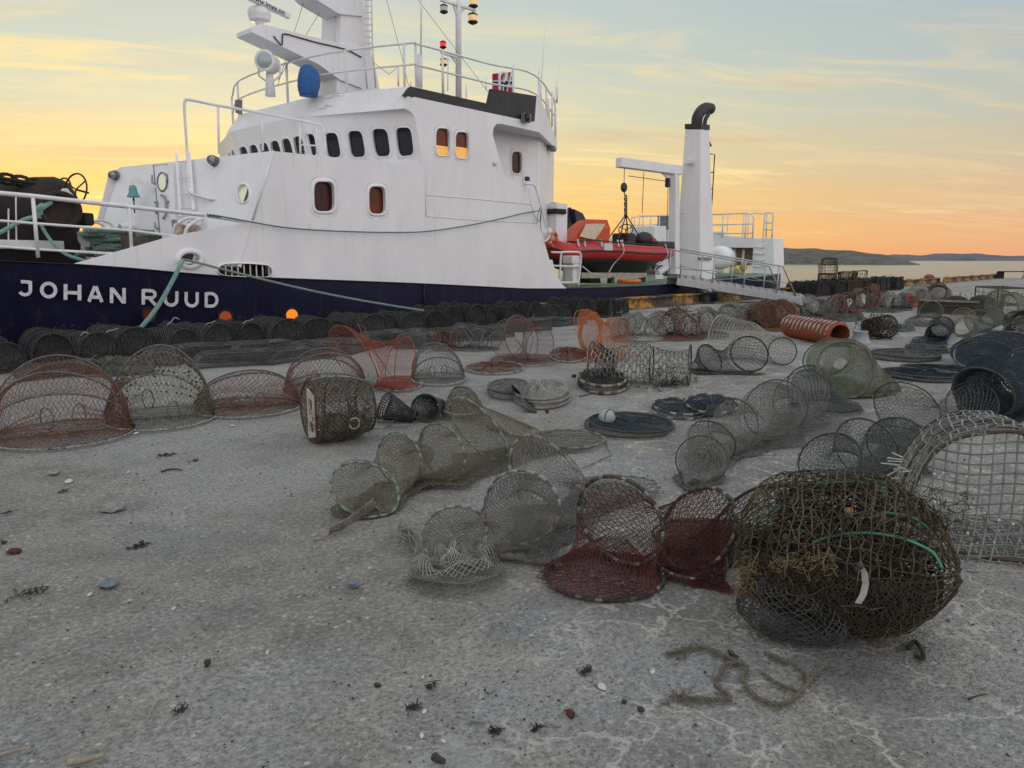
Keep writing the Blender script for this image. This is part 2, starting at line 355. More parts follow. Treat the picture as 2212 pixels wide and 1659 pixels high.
bp = nt.nodes.new('ShaderNodeBump'); bp.inputs['Distance'].default_value = .32; bp.inputs['Strength'].default_value = 1.; nt.links.new(hs, bp.inputs['Height']); nt.links.new(bp.outputs[0], b.inputs['Normal'])
wmb = MB().add([(-9000, -9000, WZ), (14000, -9000, WZ), (14000, 14000, WZ), (-9000, 14000, WZ)], quads=[[0, 1, 2, 3]])
struct('sea_water', wmb, wm)
# headland and the far shore: real terrain strips standing in the water
def terrain(name, m, prof, dist, depth, rough, seed, nn=140):
    # prof: (bearing deg from +X, crest height m)
    rg = np.random.default_rng(seed); b_ = np.linspace(prof[0][0], prof[-1][0], nn); hgt = np.interp(b_, [p[0] for p in prof], [p[1] for p in prof])
    ph = rg.uniform(0, 6, (12, 2)); rows = 16; V = []
    for i, (be, h_) in enumerate(zip(b_, hgt)):
        for k in range(rows):
            t = k/(rows-1); d_ = dist*(1+.04*sin(be*.5+seed))+depth*t
            z_ = h_*sin(min(t*1.35, 1)*pi/2)**.8*(1 if t < .75 else (1-t)*4)
            n_ = sum(sin(be*(1.3*(q+1))*2+ph[q, 0]+t*4*(q % 3))*cos(t*6*(q+1)*.5+ph[q, 1])/(q+1) for q in range(10))
            z_ = z_*(1+rough*n_*.25)+n_*rough*h_*.05
            p = az(be)*d_; V.append((p[0], p[1], WZ-.3+max(z_, 0) if k else WZ-.5))
    i, k = np.meshgrid(np.arange(nn-1), np.arange(rows-1), indexing='ij'); a = i*rows+k
    mb = MB().add(V, quads=np.stack([a, a+rows, a+rows+1, a+1], -1).reshape(-1, 4)); return struct(name, mb, m, smooth=True)
def bearing(px): return 42-math.degrees(math.atan((px-1106)/FOC*cos(PITCH)))
heath = mat('heath_and_rock', (.055, .052, .04), .95, col2=(.15, .135, .12), scale=.12, stain=(.03, .034, .022), sscale=.05, bump=1.5, bscale=.15)
far_m = mat('far_shore_land', (.085, .085, .10), .95, col2=(.14, .13, .14), scale=.006, stain=(.05, .055, .06), sscale=.011)
terrain('headland', heath, [(bearing(1990), .2), (bearing(1965), 2.5), (bearing(1940), 5.), (bearing(1915), 7.2), (bearing(1870), 9.2), (bearing(1800), 11.6), (bearing(1700), 13.4), (bearing(1600), 14.), (bearing(1400), 9.), (bearing(1200), 9.), (bearing(1000), 8), (bearing(300), 6), (bearing(-500), 6), (bearing(-1200), 5)], 560, 150, .12, 3)
terrain('far_shore', far_m, [(bearing(2700), 20), (bearing(2212), 24), (bearing(2150), 27), (bearing(2080), 38), (bearing(1990), 30), (bearing(1930), 31), (bearing(1800), 26), (bearing(1000), 22), (bearing(0), 20)], 3900, 900, .3, 5, 200)
hw = mat('white_house_paint', (.7, .7, .68), .7); hr = mat('dark_house_roof', (.08, .07, .07), .8)
for i, (px, d_, s_) in enumerate(((2055, 3960, 15), (2120, 4050, 9), (2012, 4100, 8), (2085, 4150, 8))):
    p0 = az(bearing(px))*d_; p0[2] = WZ+[4, 9, 11, 12][i]
    t = thing('waterside_house', p0, ['largest white building low on the far shore', 'small white house on the far shore, nearest the right edge', 'small white house on the far shore, nearest the headland tip', 'small white house above the largest building on the far shore'][i], 'house', 'houses on the far shore')
    rz = radians(bearing(px)); MB().box(p0+V3(0, 0, 3), (s_*.6, s_, 7), rz=rz).build('wall', hw, t)
    c, s2 = cos(rz), sin(rz); R2 = lambda x, y, z: p0+V3(c*x-s2*y, s2*x+c*y, z)
    MB().prism([R2(-s_*.35, -s_*.52, 6.5), R2(s_*.35, -s_*.52, 6.5), R2(0, -s_*.52, 9)], R2(0, s_*1.04, 0)-p0).build('roof', hr, t)
# ---------------------------------------------------------------- the research ship alongside
SQ = 12.6
def yh(s): return SQ + .012*max(0., 8.-s)**2.2
def hp(p, out=0.):
    q = SQ
    for _ in range(6): P = onY(p, q); q = yh(P[0])
    P = onY(p, q-out); return P
def zs(k, pts): return [Z(k, *p) for p in pts]
white = mat('white_ship_paint', (.80, .795, .81), .40, col2=(.72, .715, .735), scale=1.3, stain=(.64, .61, .56), sscale=3.4, sthr=(.62, .8), bump=.010, bscale=1.5, detail=5, stretch=(1, 1, .55), streak=(.52, .47, .42), sk=.26)
white2 = mat('white_rail_paint', (.76, .76, .78), .45, col2=(.62, .61, .6), scale=5, stain=(.35, .22, .12), sscale=9, sthr=(.74, .82))
navy = mat('navy_hull_paint', (.008, .008, .027), .40, spec=.22, col2=(.013, .013, .04), scale=1.4, stain=(.03, .028, .036), sscale=6, sthr=(.6, .76), bump=.010, bscale=1.2, streak=(.035, .03, .03), sk=.6)
black = mat('matt_black_paint', (.014, .013, .014), .6, col2=(.03, .028, .03), scale=3)
glass_d = mat('dark_window_glass', (.012, .015, .016), .06, spec=.34)
glass_r = mat('brown_red_window_interior', (.075, .016, .010), .22, col2=(.03, .008, .007), scale=2.4, spec=.25)
glass_r2 = mat('warm_red_window_interior', (.17, .035, .014), .2, col2=(.09, .018, .008), scale=2.4, spec=.25)
glass_y = mat('yellow_sky_glow', (.55, .28, .06), .3, emit=(1, .52, .12), estr=.42)  # glowing stand-in for bright sky seen through the wheelhouse
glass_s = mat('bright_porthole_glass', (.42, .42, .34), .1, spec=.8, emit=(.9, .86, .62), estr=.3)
glass_o = mat('lit_orange_port_glass', (.5, .12, .01), .25, emit=(1., .26, .015), estr=.75)
glass_o2 = mat('dim_orange_port_glass', (.2, .04, .01), .25, emit=(1., .16, .02), estr=.16)
glass_o3 = mat('faint_orange_port_glass', (.07, .015, .005), .25, emit=(1., .12, .02), estr=.03)
grey = mat('grey_steel', (.20, .21, .23), .5, col2=(.12, .12, .13), scale=6)
rust = mat('rusty_steel', (.030, .018, .014), .85, col2=(.014, .011, .010), scale=5, stain=(.16, .07, .03), sscale=7, sthr=(.66, .76), bump=.01)
green_deck = mat('green_deck_paint', (.10, .20, .13), .5, col2=(.14, .25, .17), scale=2, stain=(.2, .2, .17), sscale=3)
alu = mat('aluminium', (.45, .46, .48), .38, metal=.6, col2=(.34, .35, .37), scale=12)
ropem = mat('green_mooring_rope', (.16, .32, .29), .9, col2=(.26, .40, .36), scale=60, bump=.004)
rope2 = mat('weathered_mooring_rope', (.26, .33, .30), .9, col2=(.16, .21, .19), scale=60, bump=.004)
lettering = mat('white_lettering', (.66, .66, .68), .6, col2=(.45, .45, .47), scale=20)
ship = thing('research_ship', (12, SQ, 0), 'white and navy research ship moored along the quay with its name on the bow', 'ship')
def pt(name, mb, m, parent=ship, **k): return mb.build(name, m, parent, **k)
def tubes(name, lines, r, m, parent=ship, n=6, **k):
    return [MB().tube(l, r, n).build(name, m, parent, smooth=True, **k) for l in lines]
def arc3(pts, k=8, closed=False):          # smooth curve through points (Catmull-Rom)
    P = np.asarray(pts, float); n = len(P); out = []
    for i in range(n if closed else n-1):
        p1, p2 = P[i], P[(i+1) % n]
        p0 = P[i-1] if (i > 0 or closed) else 2*p1-p2; p3 = P[(i+2) % n] if (i+2 < n or closed) else 2*p2-p1
        for t in np.arange(k)/k: out.append(.5*((2*p1)+(p2-p0)*t+(2*p0-5*p1+4*p2-p3)*t*t+(3*p1-p0-3*p2+p3)*t**3))
    if not closed: out.append(P[-1])
    return np.array(out)
# hull --------------------------------------------------------------
edge_px = [(-260, 556), (-120, 559), (0, 562), (90, 566), (168, 570), (293, 579), (388, 588), (476, 595), (600, 600), (760, 606), (915, 612), (1134, 623), (1224, 623), (1350, 620), (1462, 613.5)]
E = np.array([hp(p) for p in edge_px]); E = np.concatenate([[[-1.5, yh(-1.5)+.4, 1.5], [0.2, yh(.2), 1.43]], E[1:], [[24.5, SQ, .66], [28., SQ+.1, .72], [31., SQ+.5, .8]]])
ss = np.linspace(-1.5, 31, 90); ze = np.interp(ss, E[:, 0], E[:, 2]); ye = np.array([yh(s) for s in ss])+np.clip((ss-27)/4, 0, 1)**2*.5
rings = []
for s, y, z in zip(ss, ye, ze):
    fl = max(0., (9-s)/10)
    pr = [(y, z), (y+.03+fl*.25, z-.7), (y+.1+fl*.7, z-1.6), (y+.3+fl*1.4, z-3.)]
    ym = 16.5; far = [(2*ym-a, b_) for a, b_ in pr[::-1]]
    rings.append([(s, a, b_) for a, b_ in pr+far])
mb = MB().loft(np.array(rings)[:, ::-1], closed=True, caps=True); hull = pt('hull', mb, navy, smooth=True)
m_ = hull.modifiers.new('e', 'EDGE_SPLIT'); m_.split_angle = radians(40)
# deck plates just above the hull top (foredeck, green working deck)
dk = MB(); k0 = 0
def zedge(s): return float(np.interp(s, E[:, 0], E[:, 2]))
for s0, s1, m, nm in ((-1.4, 7.6, grey, 'foredeck'), (15.6, 30.9, green_deck, 'working_deck')):
    st_ = np.linspace(s0, s1, 24); Rr = [[(s, float(np.interp(s, ss, ye))+.06, zedge(s)+.012), (s, 33-float(np.interp(s, ss, ye))-.06, zedge(s)+.012)] for s in st_]
    pt(nm, MB().loft(Rr, closed=False, caps=False), m)
# rubbing weld line on the hull top and vertical doubler
tubes('hull_edge_bar', [[(s, y-.012, z-.01) for s, y, z in zip(ss, ye, ze)]], .014, navy)
tubes('draught_bar', [[onY((916, 613), SQ-.01), onY((916, 672), SQ-.01)]], .02, navy)
# name ---------------------------------------------------------------
def S_arc(cx, cy, rx, ry, a0, a1, n=14): return [(cx+rx*cos(radians(a)), cy+ry*sin(radians(a))) for a in np.linspace(a0, a1, n)]
GL = {'J': [[(.25, .93), (.86, .93)], [(.86, 1.), (.86, .45)]+S_arc(.5, .4, .36, .33, 0, -150)],
      'O': [S_arc(.5, .5, .42, .43, 0, 360, 30)], 'H': [[(.08, 0), (.08, 1)], [(.92, 0), (.92, 1)], [(.08, .47), (.92, .47)]],
      'A': [[(.06, 0), (.47, 1)], [(.94, 0), (.53, 1)], [(.2, .3), (.8, .3)]], 'N': [[(.09, 0), (.09, 1)], [(.91, 0), (.91, 1)], [(.12, .96), (.88, .04)]],
      'R': [[(.1, 0), (.1, 1)], [(.1, .93)]+[(.55, .93)]+S_arc(.6, .69, .3, .24, 80, -80, 10)+[(.1, .45)], [(.5, .45), (.93, 0)]],
      'U': [[(.1, 1), (.1, .4)]+S_arc(.5, .42, .4, .36, 180, 360, 16)+[(.9, 1)]], 'D': [[(.1, 0), (.1, 1)], [(.1, .93), (.45, .93)]+S_arc(.48, .5, .42, .43, 85, -85, 14)+[(.1, .07)]]}
def ribbon(mb, P, w, place):
    P = [np.array(p, float) for p in P]; n = len(P)
    for i in range(n-1):
        d = unit(P[i+1]-P[i]); nn_ = np.array([-d[1], d[0]])
        def nrm(j):
            if 0 < j < n-1: t = unit(P[j+1]-P[j-1]); return np.array([-t[1], t[0]])
            return np.array([-unit(P[min(j+1, n-1)]-P[max(j-1, 0)])[1], unit(P[min(j+1, n-1)]-P[max(j-1, 0)])[0]])
        a, b_ = nrm(i), nrm(i+1); k = np.array([w, w*.95])
        q = [P[i]-a*k/2, P[i+1]-b_*k/2, P[i+1]+b_*k/2, P[i]+a*k/2]
        mb.add([place(u) for u in q], quads=[[0, 1, 2, 3]])
for ch, x0, x1, yt, yb, sl in (('J', 150, 288, 1157, 1290, 8), ('O', 358, 502, 1171, 1308, 6), ('H', 568, 715, 1190, 1328, 6), ('A', 778, 910, 1206, 1344, 5), ('N', 975, 1110, 1219, 1356, 4),
                               ('R', 1255, 1385, 1235, 1370, 4), ('U', 1450, 1578, 1249, 1381, 3), ('U', 1635, 1757, 1258, 1388, 3), ('D', 1813, 1932, 1262, 1391, 2)):
    def place(u, x0=x0, x1=x1, yt=yt, yb=yb, sl=sl):
        return hp(Z(3, x0+u[0]*(x1-x0), yb+(yt-yb)*u[1]+sl*(u[0]-.5)), .014)
    mb = MB()
    for i, g in enumerate(GL[ch]): ribbon(mb, g, .23, place)
    pt('name_letter', mb, lettering)
# white side plate ----------------------------------------------------
low = [(1134, 624), (1024, 619), (915, 613), (760, 607), (600, 601), (476, 596), (388, 589), (293, 580), (168, 571)]
side_px = [(160, 570)] + zs(1, [(1100, 1490), (1580, 1405), (1730, 955)]) + zs(2, [(1095, 1050), (1072, 900), (1050, 780), (1040, 740), (1018, 708), (985, 688), (975, 684), (1035, 611), (1800, 771), (1812, 605), (1829, 602), (1829, 836),
           (1590, 782), (1560, 783), (1541, 803), (1534, 850), (1566, 960), (1600, 1078), (1618, 1112), (1645, 1135), (1740, 1160), (1782, 1290), (1820, 1410), (1840, 1455), (1895, 1650)]) + zs(4, [(190, 1290), (205, 1345), (225, 1400), (252, 1455), (290, 1492)]) + low
sp3 = [hp(p)*V3(1, 0, 1)+V3(0, SQ, 0) for p in side_px]
side = pt('side_plating', MB().prism(sp3, (0, .07, 0)), white)
def quadpt(tl, tr, br, bl, u, v):
    v = .5+(v-.5)*(.92+.08*(1-(2*u-1)**2)); return bl*(1-u)*(1-v)+br*u*(1-v)+tl*(1-u)*v+tr*u*v
def win_poly(pl, quad, exp=1., n=36, sq=5.5, cx=None):
    # rounded opening inside a photo quad (tl, tr, br, bl) lying on a plane
    tl, tr, br, bl = [onP(p, pl) for p in quad]; out = []
    for k in range(n):
        a = 2*pi*k/n+pi/n; c, s = cos(a), sin(a); u = .5+.5*exp*math.copysign(abs(c)**(2/sq), c); v = .5+.5*exp*math.copysign(abs(s)**(2/(sq*.8)), s)
        out.append(quadpt(tl, tr, br, bl, u, v))
    return np.array(out)
SIDE = (V3(0, SQ, 0), V3(0, 1, 0))
def ring_frame(name, poly, c, nrm, wdt, out, m=white, back=.02):
    nrm = unit(nrm)
    d = poly-c; L_ = np.linalg.norm(d, axis=1, keepdims=True); o = poly+d/L_*wdt
    return MB().loft([poly+nrm*-back, poly+nrm*out*.8, poly+d/L_*wdt*.3+nrm*out, o-d/L_*wdt*.2+nrm*out*.8, o-nrm*back], closed=True, caps=False).build(name, m, ship, smooth=True)
def window(pl, quad, glass, nrm, frame=.05, rivets=True, recess=.05, hole=None, sky_glow=None, sq=5.5, name='window'):
    p = win_poly(pl, quad, sq=sq); c = p.mean(0); nrm = unit(nrm)
    w_ = ring_frame(name, p, c, nrm, frame, .022)
    MB().prism(p*1.-nrm*recess, -nrm*.01).build('pane', glass, w_)
    if sky_glow:
        zcut = c[2]+sky_glow*(p[:, 2].max()-c[2]); b_ = [q*1. for q in p]
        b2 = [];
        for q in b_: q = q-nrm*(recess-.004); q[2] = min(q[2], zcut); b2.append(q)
        MB().prism(b2, -nrm*.003).build('sky_glow', glass_y, w_)
    if rivets:
        mb = MB(); n = 22; d = p-c
        for k in range(0, len(p)):
            q = p[k]+unit(d[k])*(frame+.035)+nrm*.004; mb.ball(q, .011, 6, 4)
        mb.build('rivets', white2, w_, smooth=True)
    return p
cuts = []
def cutter(p, nrm, a=.2, b_=.3): nrm = unit(nrm); return MB().prism(p+nrm*a, -nrm*(a+b_))
NS = V3(0, -1, 0)
q1 = zs(2, [(402, 1147), (530, 1150), (536, 1335), (405, 1338)]); q2 = zs(2, [(750, 1178), (853, 1180), (858, 1352), (752, 1352)])
q3 = zs(2, [(1174, 808), (1260, 814), (1260, 986), (1174, 984)]); q4 = zs(2, [(1298, 832), (1380, 838), (1380, 1005), (1298, 1000)])
for q in (q1, q2, q3, q4): cuts.append(cutter(win_poly(SIDE, q), NS))
# round fairlead and the barred slot beside it: real openings
fc = [hp(Z(3, 1682+84*cos(a), 966+52*sin(a))) for a in np.linspace(0, 2*pi, 24, endpoint=False)]; fc = np.array(fc)
cuts.append(cutter(fc, NS))
slot = [hp(p) for p in zs(6, [])] if 0 else np.array([hp((470+118*u, 567+3+v)) for u, v in [(.02, 8), (.0, 13), (.03, 20), (.12, 24.5), (.3, 26), (.6, 27), (.9, 28), (.98, 25), (1.0, 18), (.97, 9), (.9, 3), (.7, 1), (.4, -.5), (.15, 0), (.06, 3)]])
cuts.append(cutter(slot, NS))
cut(side, cuts)
import bmesh
bm = bmesh.new(); bm.from_mesh(side.data)
for s0 in np.arange(4.6, 8.1, .4): bmesh.ops.bisect_plane(bm, geom=bm.verts[:]+bm.edges[:]+bm.faces[:], plane_co=Vector((s0-ORG[side][0], 0, 0)), plane_no=Vector((1, 0, 0)))
for v in bm.verts: v.co.y += yh(v.co.x+ORG[side][0])-SQ
bm.to_mesh(side.data); bm.free()
window(SIDE, q1, glass_r, NS, .065, recess=.10); window(SIDE, q2, glass_r2, NS, .06, recess=.10)
window(SIDE, q3, glass_r2, NS, .03, sky_glow=-.25); window(SIDE, q4, glass_r2, NS, .03, sky_glow=-.12)
ring_frame('fairlead', fc, fc.mean(0), NS, .10, .03)
ring_frame('bulwark_slot_rim', slot, slot.mean(0), NS, .03, .03)
tubes('slot_bar', [[hp((470+118*u, 566+2*u), -.03), hp((470+118*u+1.5, 596+2*u), -.03)] for u in np.linspace(.14, .93, 8)], .012, white2)
tubes('fairlead_roller', [[hp((392, 567), -.1), hp((427, 566), -.1)], [hp((424, 549), -.14), hp((417, 574), -.14)]], .035, white2, n=8)
# dark plate added behind the openings, its colour standing in for inner shade
inn = mat('dark_ship_interior', (.06, .042, .034), .9, col2=(.14, .11, .09), scale=3)
pt('shade_backing_plate', MB().prism([(5.2, yh(5.2)+.5, 1.0), (9.2, 13.1, .6), (9.2, 13.1, 1.5), (5.2, yh(5.2)+.5, 1.75)], (0, .03, 0)), inn)
# lower house ----------------------------------------------------------
F1 = onY((591, 326), SQ); F2 = onY((545, 475), SQ); FD = az(99.7); FN = unit(np.cross(FD, F1-F2)); FRONT = (F1, FN)
if np.dot(FN, F1-CAM) > 0: FN = -FN
ZD = 3.27
ftop = onP(Z(1, 765, 1056), FRONT); fbot = F2+FD*((17.2-F2[1])/FD[1]); fbot2 = ftop+(fbot-ftop)*(ftop[2]-1.25)/max(ftop[2]-fbot[2], .1)
fl_ = F2+(F2-F1)*((F2[2]-1.25)/(F1[2]-F2[2])); fleft = ftop+(F2-F1)*((ftop[2]-1.25)/(F1[2]-F2[2]))
front = pt('house_front', MB().prism([F1, F1*0+fl_, fleft, ftop], -FN*.07), white)
pq = np.array([onP(Z(1, 1540+38*cos(a), 1225+56*sin(a)), FRONT) for a in np.linspace(0, 2*pi, 28, endpoint=False)])
dq = np.array([onP(Z(1, 1043+27*cos(a), 1158+54*sin(a)), FRONT) for a in np.linspace(0, 2*pi, 28, endpoint=False)])
cut(front, [cutter(pq, FN)])
o_ = ring_frame('porthole', pq, pq.mean(0), FN, .035, .03); MB().prism(pq-FN*.05, -FN*.01).build('pane', glass_s, o_)
half = [p for p in pq if np.dot(p-pq.mean(0), FD) < .02]; MB().prism(np.array(half)-FN*.046, FN*.002).build('curtain', inn, o_)
# house roof/deck and hidden body
plan = [(11.3, SQ+.07), (7.75, SQ+.09), (ftop[0]+.05, ftop[1]-.05), (9.8, 20.3), (15.4, 20.3), (15.4, 14.1), (15., 13.4), (11.3, 13.4)]
pt('house_body', MB().prism([(x, y+.22 if y < 13 else y, 1.1) for x, y in plan], (0, 0, ZD-1.1)), white)
pt('house_deck', MB().prism([(11.3, SQ+.075, ZD-.05), (F1[0]+.02, SQ+.075, ZD-.05), (ftop[0]+.02, ftop[1], ZD-.05), (9.8, 20.3, ZD-.05), (15.4, 20.3, ZD-.05), (15.4, 13.4, ZD-.05), (11.3, 13.4, ZD-.05)], (0, 0, .053)), white)
# wing plate at the far corner of the front
wl = [onP(p, FRONT) for p in zs(1, [(765, 1056), (775, 1395)])]
def shift(p, d): return p+d
wx = ftop[0]; WG = (ftop, unit(V3(-.75, -.35, 0)))
wp = [onP(p, (ftop, unit(V3(-.62, -.78, 0)))) for p in zs(1, [(762, 1056), (685, 1106), (612, 1395), (700, 1400), (775, 1395)])]
pt('front_wing_plate', MB().prism(wp, (.06, 0, 0)), white)
# door with portlight, dogs, ladder, lamps
def fq(k, pts, o=0.): return [onP(Z(k, *p), FRONT)+FN*o for p in pts]
dd = pt('door', MB().prism(fq(1, [(985, 1052), (1088, 1046), (1110, 1512), (1030, 1520)], .0), FN*.05), white, bevel=.012)
pp = fq(1, [(1043+30*cos(a), 1158+58*sin(a)) for a in np.linspace(0, 2*pi, 24, endpoint=False)], .052); pp = np.array(pp)
MB().tube(np.array(fq(1, [(985, 1052), (1088, 1046), (1110, 1512), (1030, 1520)], .055)), .010, 5, closed=True).build('door_shade_line', grey, dd)  # grey line added round the door, standing in for shade at its edge
MB().prism(pp, FN*.004).build('portlight', glass_s, dd); MB().tube(pp+FN*.01, .018, 6, closed=True).build('portlight_rim', grey, dd, smooth=True)
mb = MB()
doghw = mat('shaded_door_hardware', (.42, .42, .43), .5, col2=(.2, .19, .18), scale=20)  # grey tone puts the shading of the white fittings into their colour
for l in ([(985, 1120), (985, 1165), (998, 1172)], [(1060, 1108), (1078, 1118), (1078, 1160)], [(1040, 1246), (1062, 1250), (1075, 1320), (1070, 1370), (1055, 1395)], [(1000, 1290), (1018, 1290)], [(1012, 1290), (1012, 1360)], [(1003, 1420), (1006, 1448), (1022, 1456)], [(1080, 1288), (1090, 1286)]):
    MB().tube(fq(1, l, .085), .022, 6).build('door_dog', doghw, dd, smooth=True)
MB().prism(fq(1, [(1088, 1046), (1122, 1044), (1135, 1400), (1105, 1405)], .0), FN*.10).build('door_frame', white, dd)
mb = MB()
for a, b_ in (((1140, 985), (1165, 1380)), ((1222, 980), (1248, 1340))): mb.beam(*fq(1, [a, b_], .09), .05, .02)
for y in (1035, 1138, 1240, 1330): mb.tube(fq(1, [(1145+(y-985)*.06, y), (1228+(y-985)*.06, y-3)], .09), .012, 6)
pt('front_ladder', mb, white)
def bulkhead_lamp(p, nrm):
    o = pt('bulkhead_lamp', MB().lathe(p, nrm, [(.09, 0), (.1, .03), (.085, .06)], 14), grey, smooth=True)
    MB().ball(p+nrm*.1, (.075, .075, .085), 12, 8).build('lamp_globe', alu, o, smooth=True)
    mb = MB(); t = unit(np.cross(nrm, UPV)); u = np.cross(t, nrm)
    for k in range(4):
        a = k*pi/4; mb.tube([p+nrm*(.02+.17*sin(x))+(cos(a)*t+sin(a)*u)*.1*cos(x) for x in np.linspace(0, pi, 9)], .007, 5)
    mb.build('lamp_cage', grey, o, smooth=True)
bulkhead_lamp(onP(Z(1, 1365, 1025), FRONT), FN); bulkhead_lamp(onP(Z(1, 745, 1112), FRONT)+FN*.02, unit(V3(-1, -.2, 0)))
# pipe guard rail over the front
GP = (onP(Z(1, 1190, 990), FRONT)+FN*.12, FN)
def gp(pts, pl): return [onP(Z(1, *p), pl) for p in pts]
a = gp([(1326, 1246), (1240, 1236), (1208, 1215), (1195, 1180), (1183, 960)], GP); a[0] -= FN*.12
DKP = (V3(0, 0, 0), V3(0, 1, 0))
e0 = a[-1]; CP = (e0, unit(np.cross(az(-35), UPV)))
c = [onP(Z(1, *p), CP) for p in [(1165, 680), (1170, 645), (1190, 630), (1375, 666), (1640, 712), (1900, 762), (1995, 782), (2032, 800), (2048, 850), (2058, 975)]]
tubes('guard_pipe', [np.concatenate([arc3(a, 5), arc3([a[-1]]+c, 5)[1:]])], .028, white2, n=8)
for x, y0, y1 in ((1378, 668, 972), (1655, 716, 952), (1893, 762, 968), (2000, 785, 975)): tubes('guard_rail_post', [[onP(Z(1, x, y0), CP), onP(Z(1, x+6, y1), CP)]], .022, white2)
for y in (838, 915): tubes('guard_rail_rung', [[onP(Z(1, 1896, y), CP), onP(Z(1, 2006, y+6), CP)]], .016, white2)
# wheelhouse -------------------------------------------------------------
W1 = onY((914, 359), SQ); W2 = onY((895, 253), SQ); WD = az(111); WN = unit(np.cross(WD, W2-W1)); WN = WN if np.dot(WN, W1-CAM) < 0 else -WN
lean = (W2-W1)/(W2[2]-W1[2])
def wcol(base, z): return base+lean*(z-base[2])
B = [W1, W1+WD*2.72]; B.append(B[1]+V3(0, 3.1, 0)); B.append(B[2]+V3(-WD[0]*0+ .97, 2.55, 0))
MID = 16.55
mb = MB(); ztop = 4.47
bot = [wcol(b_, ZD) for b_ in B]; top = [wcol(b_, ztop) for b_ in B]
wh = []
WPL = [(W1, WN), (B[1], unit(np.cross(V3(0, 1, 0), lean))), (B[2], unit(np.cross(B[3]-B[2], lean)))]
WPL = [(p, n if np.dot(n, V3(-1, 0, 0)) > 0 else -n) for p, n in WPL]
def wquad(i, x0, x1, z0, z1, slant=0.):     # window on a wheelhouse wall by distance along it
    d = unit(B[i+1]-B[i]); return [wcol(B[i]+d*x, z) for x, z in ((x0, z1), (x1, z1), (x1, z0), (x0, z0))]
def poly3(q, n=36, sq=5.):
    tl, tr, br, bl = q; out = []
    for k in range(n):
        a = 2*pi*k/n+pi/n; c, s = cos(a), sin(a); u = .5+.5*math.copysign(abs(c)**(2/sq), c); v = .5+.5*math.copysign(abs(s)**(2/(sq*.8)), s)
        out.append(quadpt(tl, tr, br, bl, u, v))
    return np.array(out)
wq = [zs(2, [(918, 806), (1018, 804), (1040, 980), (940, 992)]), zs(2, [(768, 813), (868, 813), (892, 986), (795, 992)]), zs(2, [(615, 826), (708, 826), (735, 990), (640, 998)]), zs(2, [(470, 840), (552, 838), (580, 992), (490, 1000)]), zs(2, [(342, 848), (408, 846), (425, 985), (360, 985)])]
plates = []
for i in range(3):
    pl = pt('wheelhouse_front', MB().prism([bot[i], bot[i+1], top[i+1], top[i]], -WPL[i][1]*.05), white); plates.append(pl)
for q in wq:
    cut(plates[0], [cutter(win_poly(WPL[0], q), WPL[0][1])])
for k, q in enumerate(wq): window(WPL[0], q, glass_d, WPL[0][1], .035, name='front_window')
wins = []
for i, xs_ in ((1, np.linspace(.12, 2.98, 7)), (2, np.linspace(.1, 2.6, 5))):
    for k in range(len(xs_)-1):
        p = poly3(wquad(i, xs_[k]+.05, xs_[k+1]-.05, 3.52, 4.08)); cut(plates[i], [cutter(p, WPL[i][1])])
        o_ = ring_frame('front_window', p, p.mean(0), WPL[i][1], .03, .02); MB().prism(p-WPL[i][1]*.04, -WPL[i][1]*.01).build('pane', glass_d, o_)
pt('wheelhouse_body', MB().prism([(11.55, 13.5, ZD), (10.6, 15.2, ZD), (10.6, 18, ZD), (11.4, 20.2, ZD), (15.2, 20.2, ZD), (15.2, 13.5, ZD)], (0, 0, 1.3)), white)
# eyebrow over the windows
bl_ = [onY((873.3, 234), SQ), onP(Z(2, 340, 740), WPL[0])]; bz = 4.42
b0 = bl_[0]; b1 = bl_[1]; b2 = b1+V3(0, 3.1, 0); b3 = b2+V3(.95, 2.35, 0)
t0 = onY(Z(2, 1015, 545), SQ); up_ = V3(t0[0]-b0[0], 0, t0[2]-b0[2]); brow = [b0, b1, b2, b3]; browt = [b0+up_]+[p+up_+V3(.04, 0, 0) for p in brow[1:]]
inb = [V3(11.2, SQ+.08, ztop+.02), V3(10.3, 15.3, ztop+.02), V3(10.3, 18.1, ztop+.02), V3(11.2, 20.4, ztop+.02)]
inbt = [p+V3(.1, 0, .42) for p in inb]
pt('brow', MB().loft([np.array([brow[i], browt[i], inbt[i], inb[i]]) for i in range(4)], closed=True), white)
ZR = float(browt[0][2])-.02
pt('wheelhouse_roof', MB().prism([(x, y, ZR-.08) for x, y in ((11.1, SQ+.08), (10.2, 15.2), (10.2, 18.1), (11.2, 20.4), (15.2, 20.3), (16.1, 14.2), (15., SQ+.08))], (0, 0, .07)), grey)
for l in ([(465, 605), (478, 618), (525, 612), (540, 598), (575, 608)], [(425, 672), (432, 686), (480, 682), (492, 660), (525, 672)]):
    tubes('brow_grab_rail', [[onP(Z(2, *p), (b1, unit(np.cross(WD, up_)))) - V3(.05, .03, 0) for p in l]], .012, white2)
# black side screen
pt('black_side_screen', MB().prism([onY(p, SQ-.004) for p in zs(2, [(972, 605), (1015, 545), (1507, 655), (1527, 560), (1811, 606), (1802, 690), (1798, 755), (1786, 770), (1770, 768), (1035, 612)])], (0, .09, 0)), black, bevel=.01)
o_ = pt('side_light', MB().box(onY(Z(2, 1745, 745), SQ-.08), (.26, .12, .2)), grey, bevel=.02); MB().lathe(onY(Z(2, 1752, 742), SQ-.16), UPV, [(.06, -.08), (.07, -.04), (.07, .06), (.05, .09)], 12).build('lamp_lens', glass_d, o_, smooth=True)
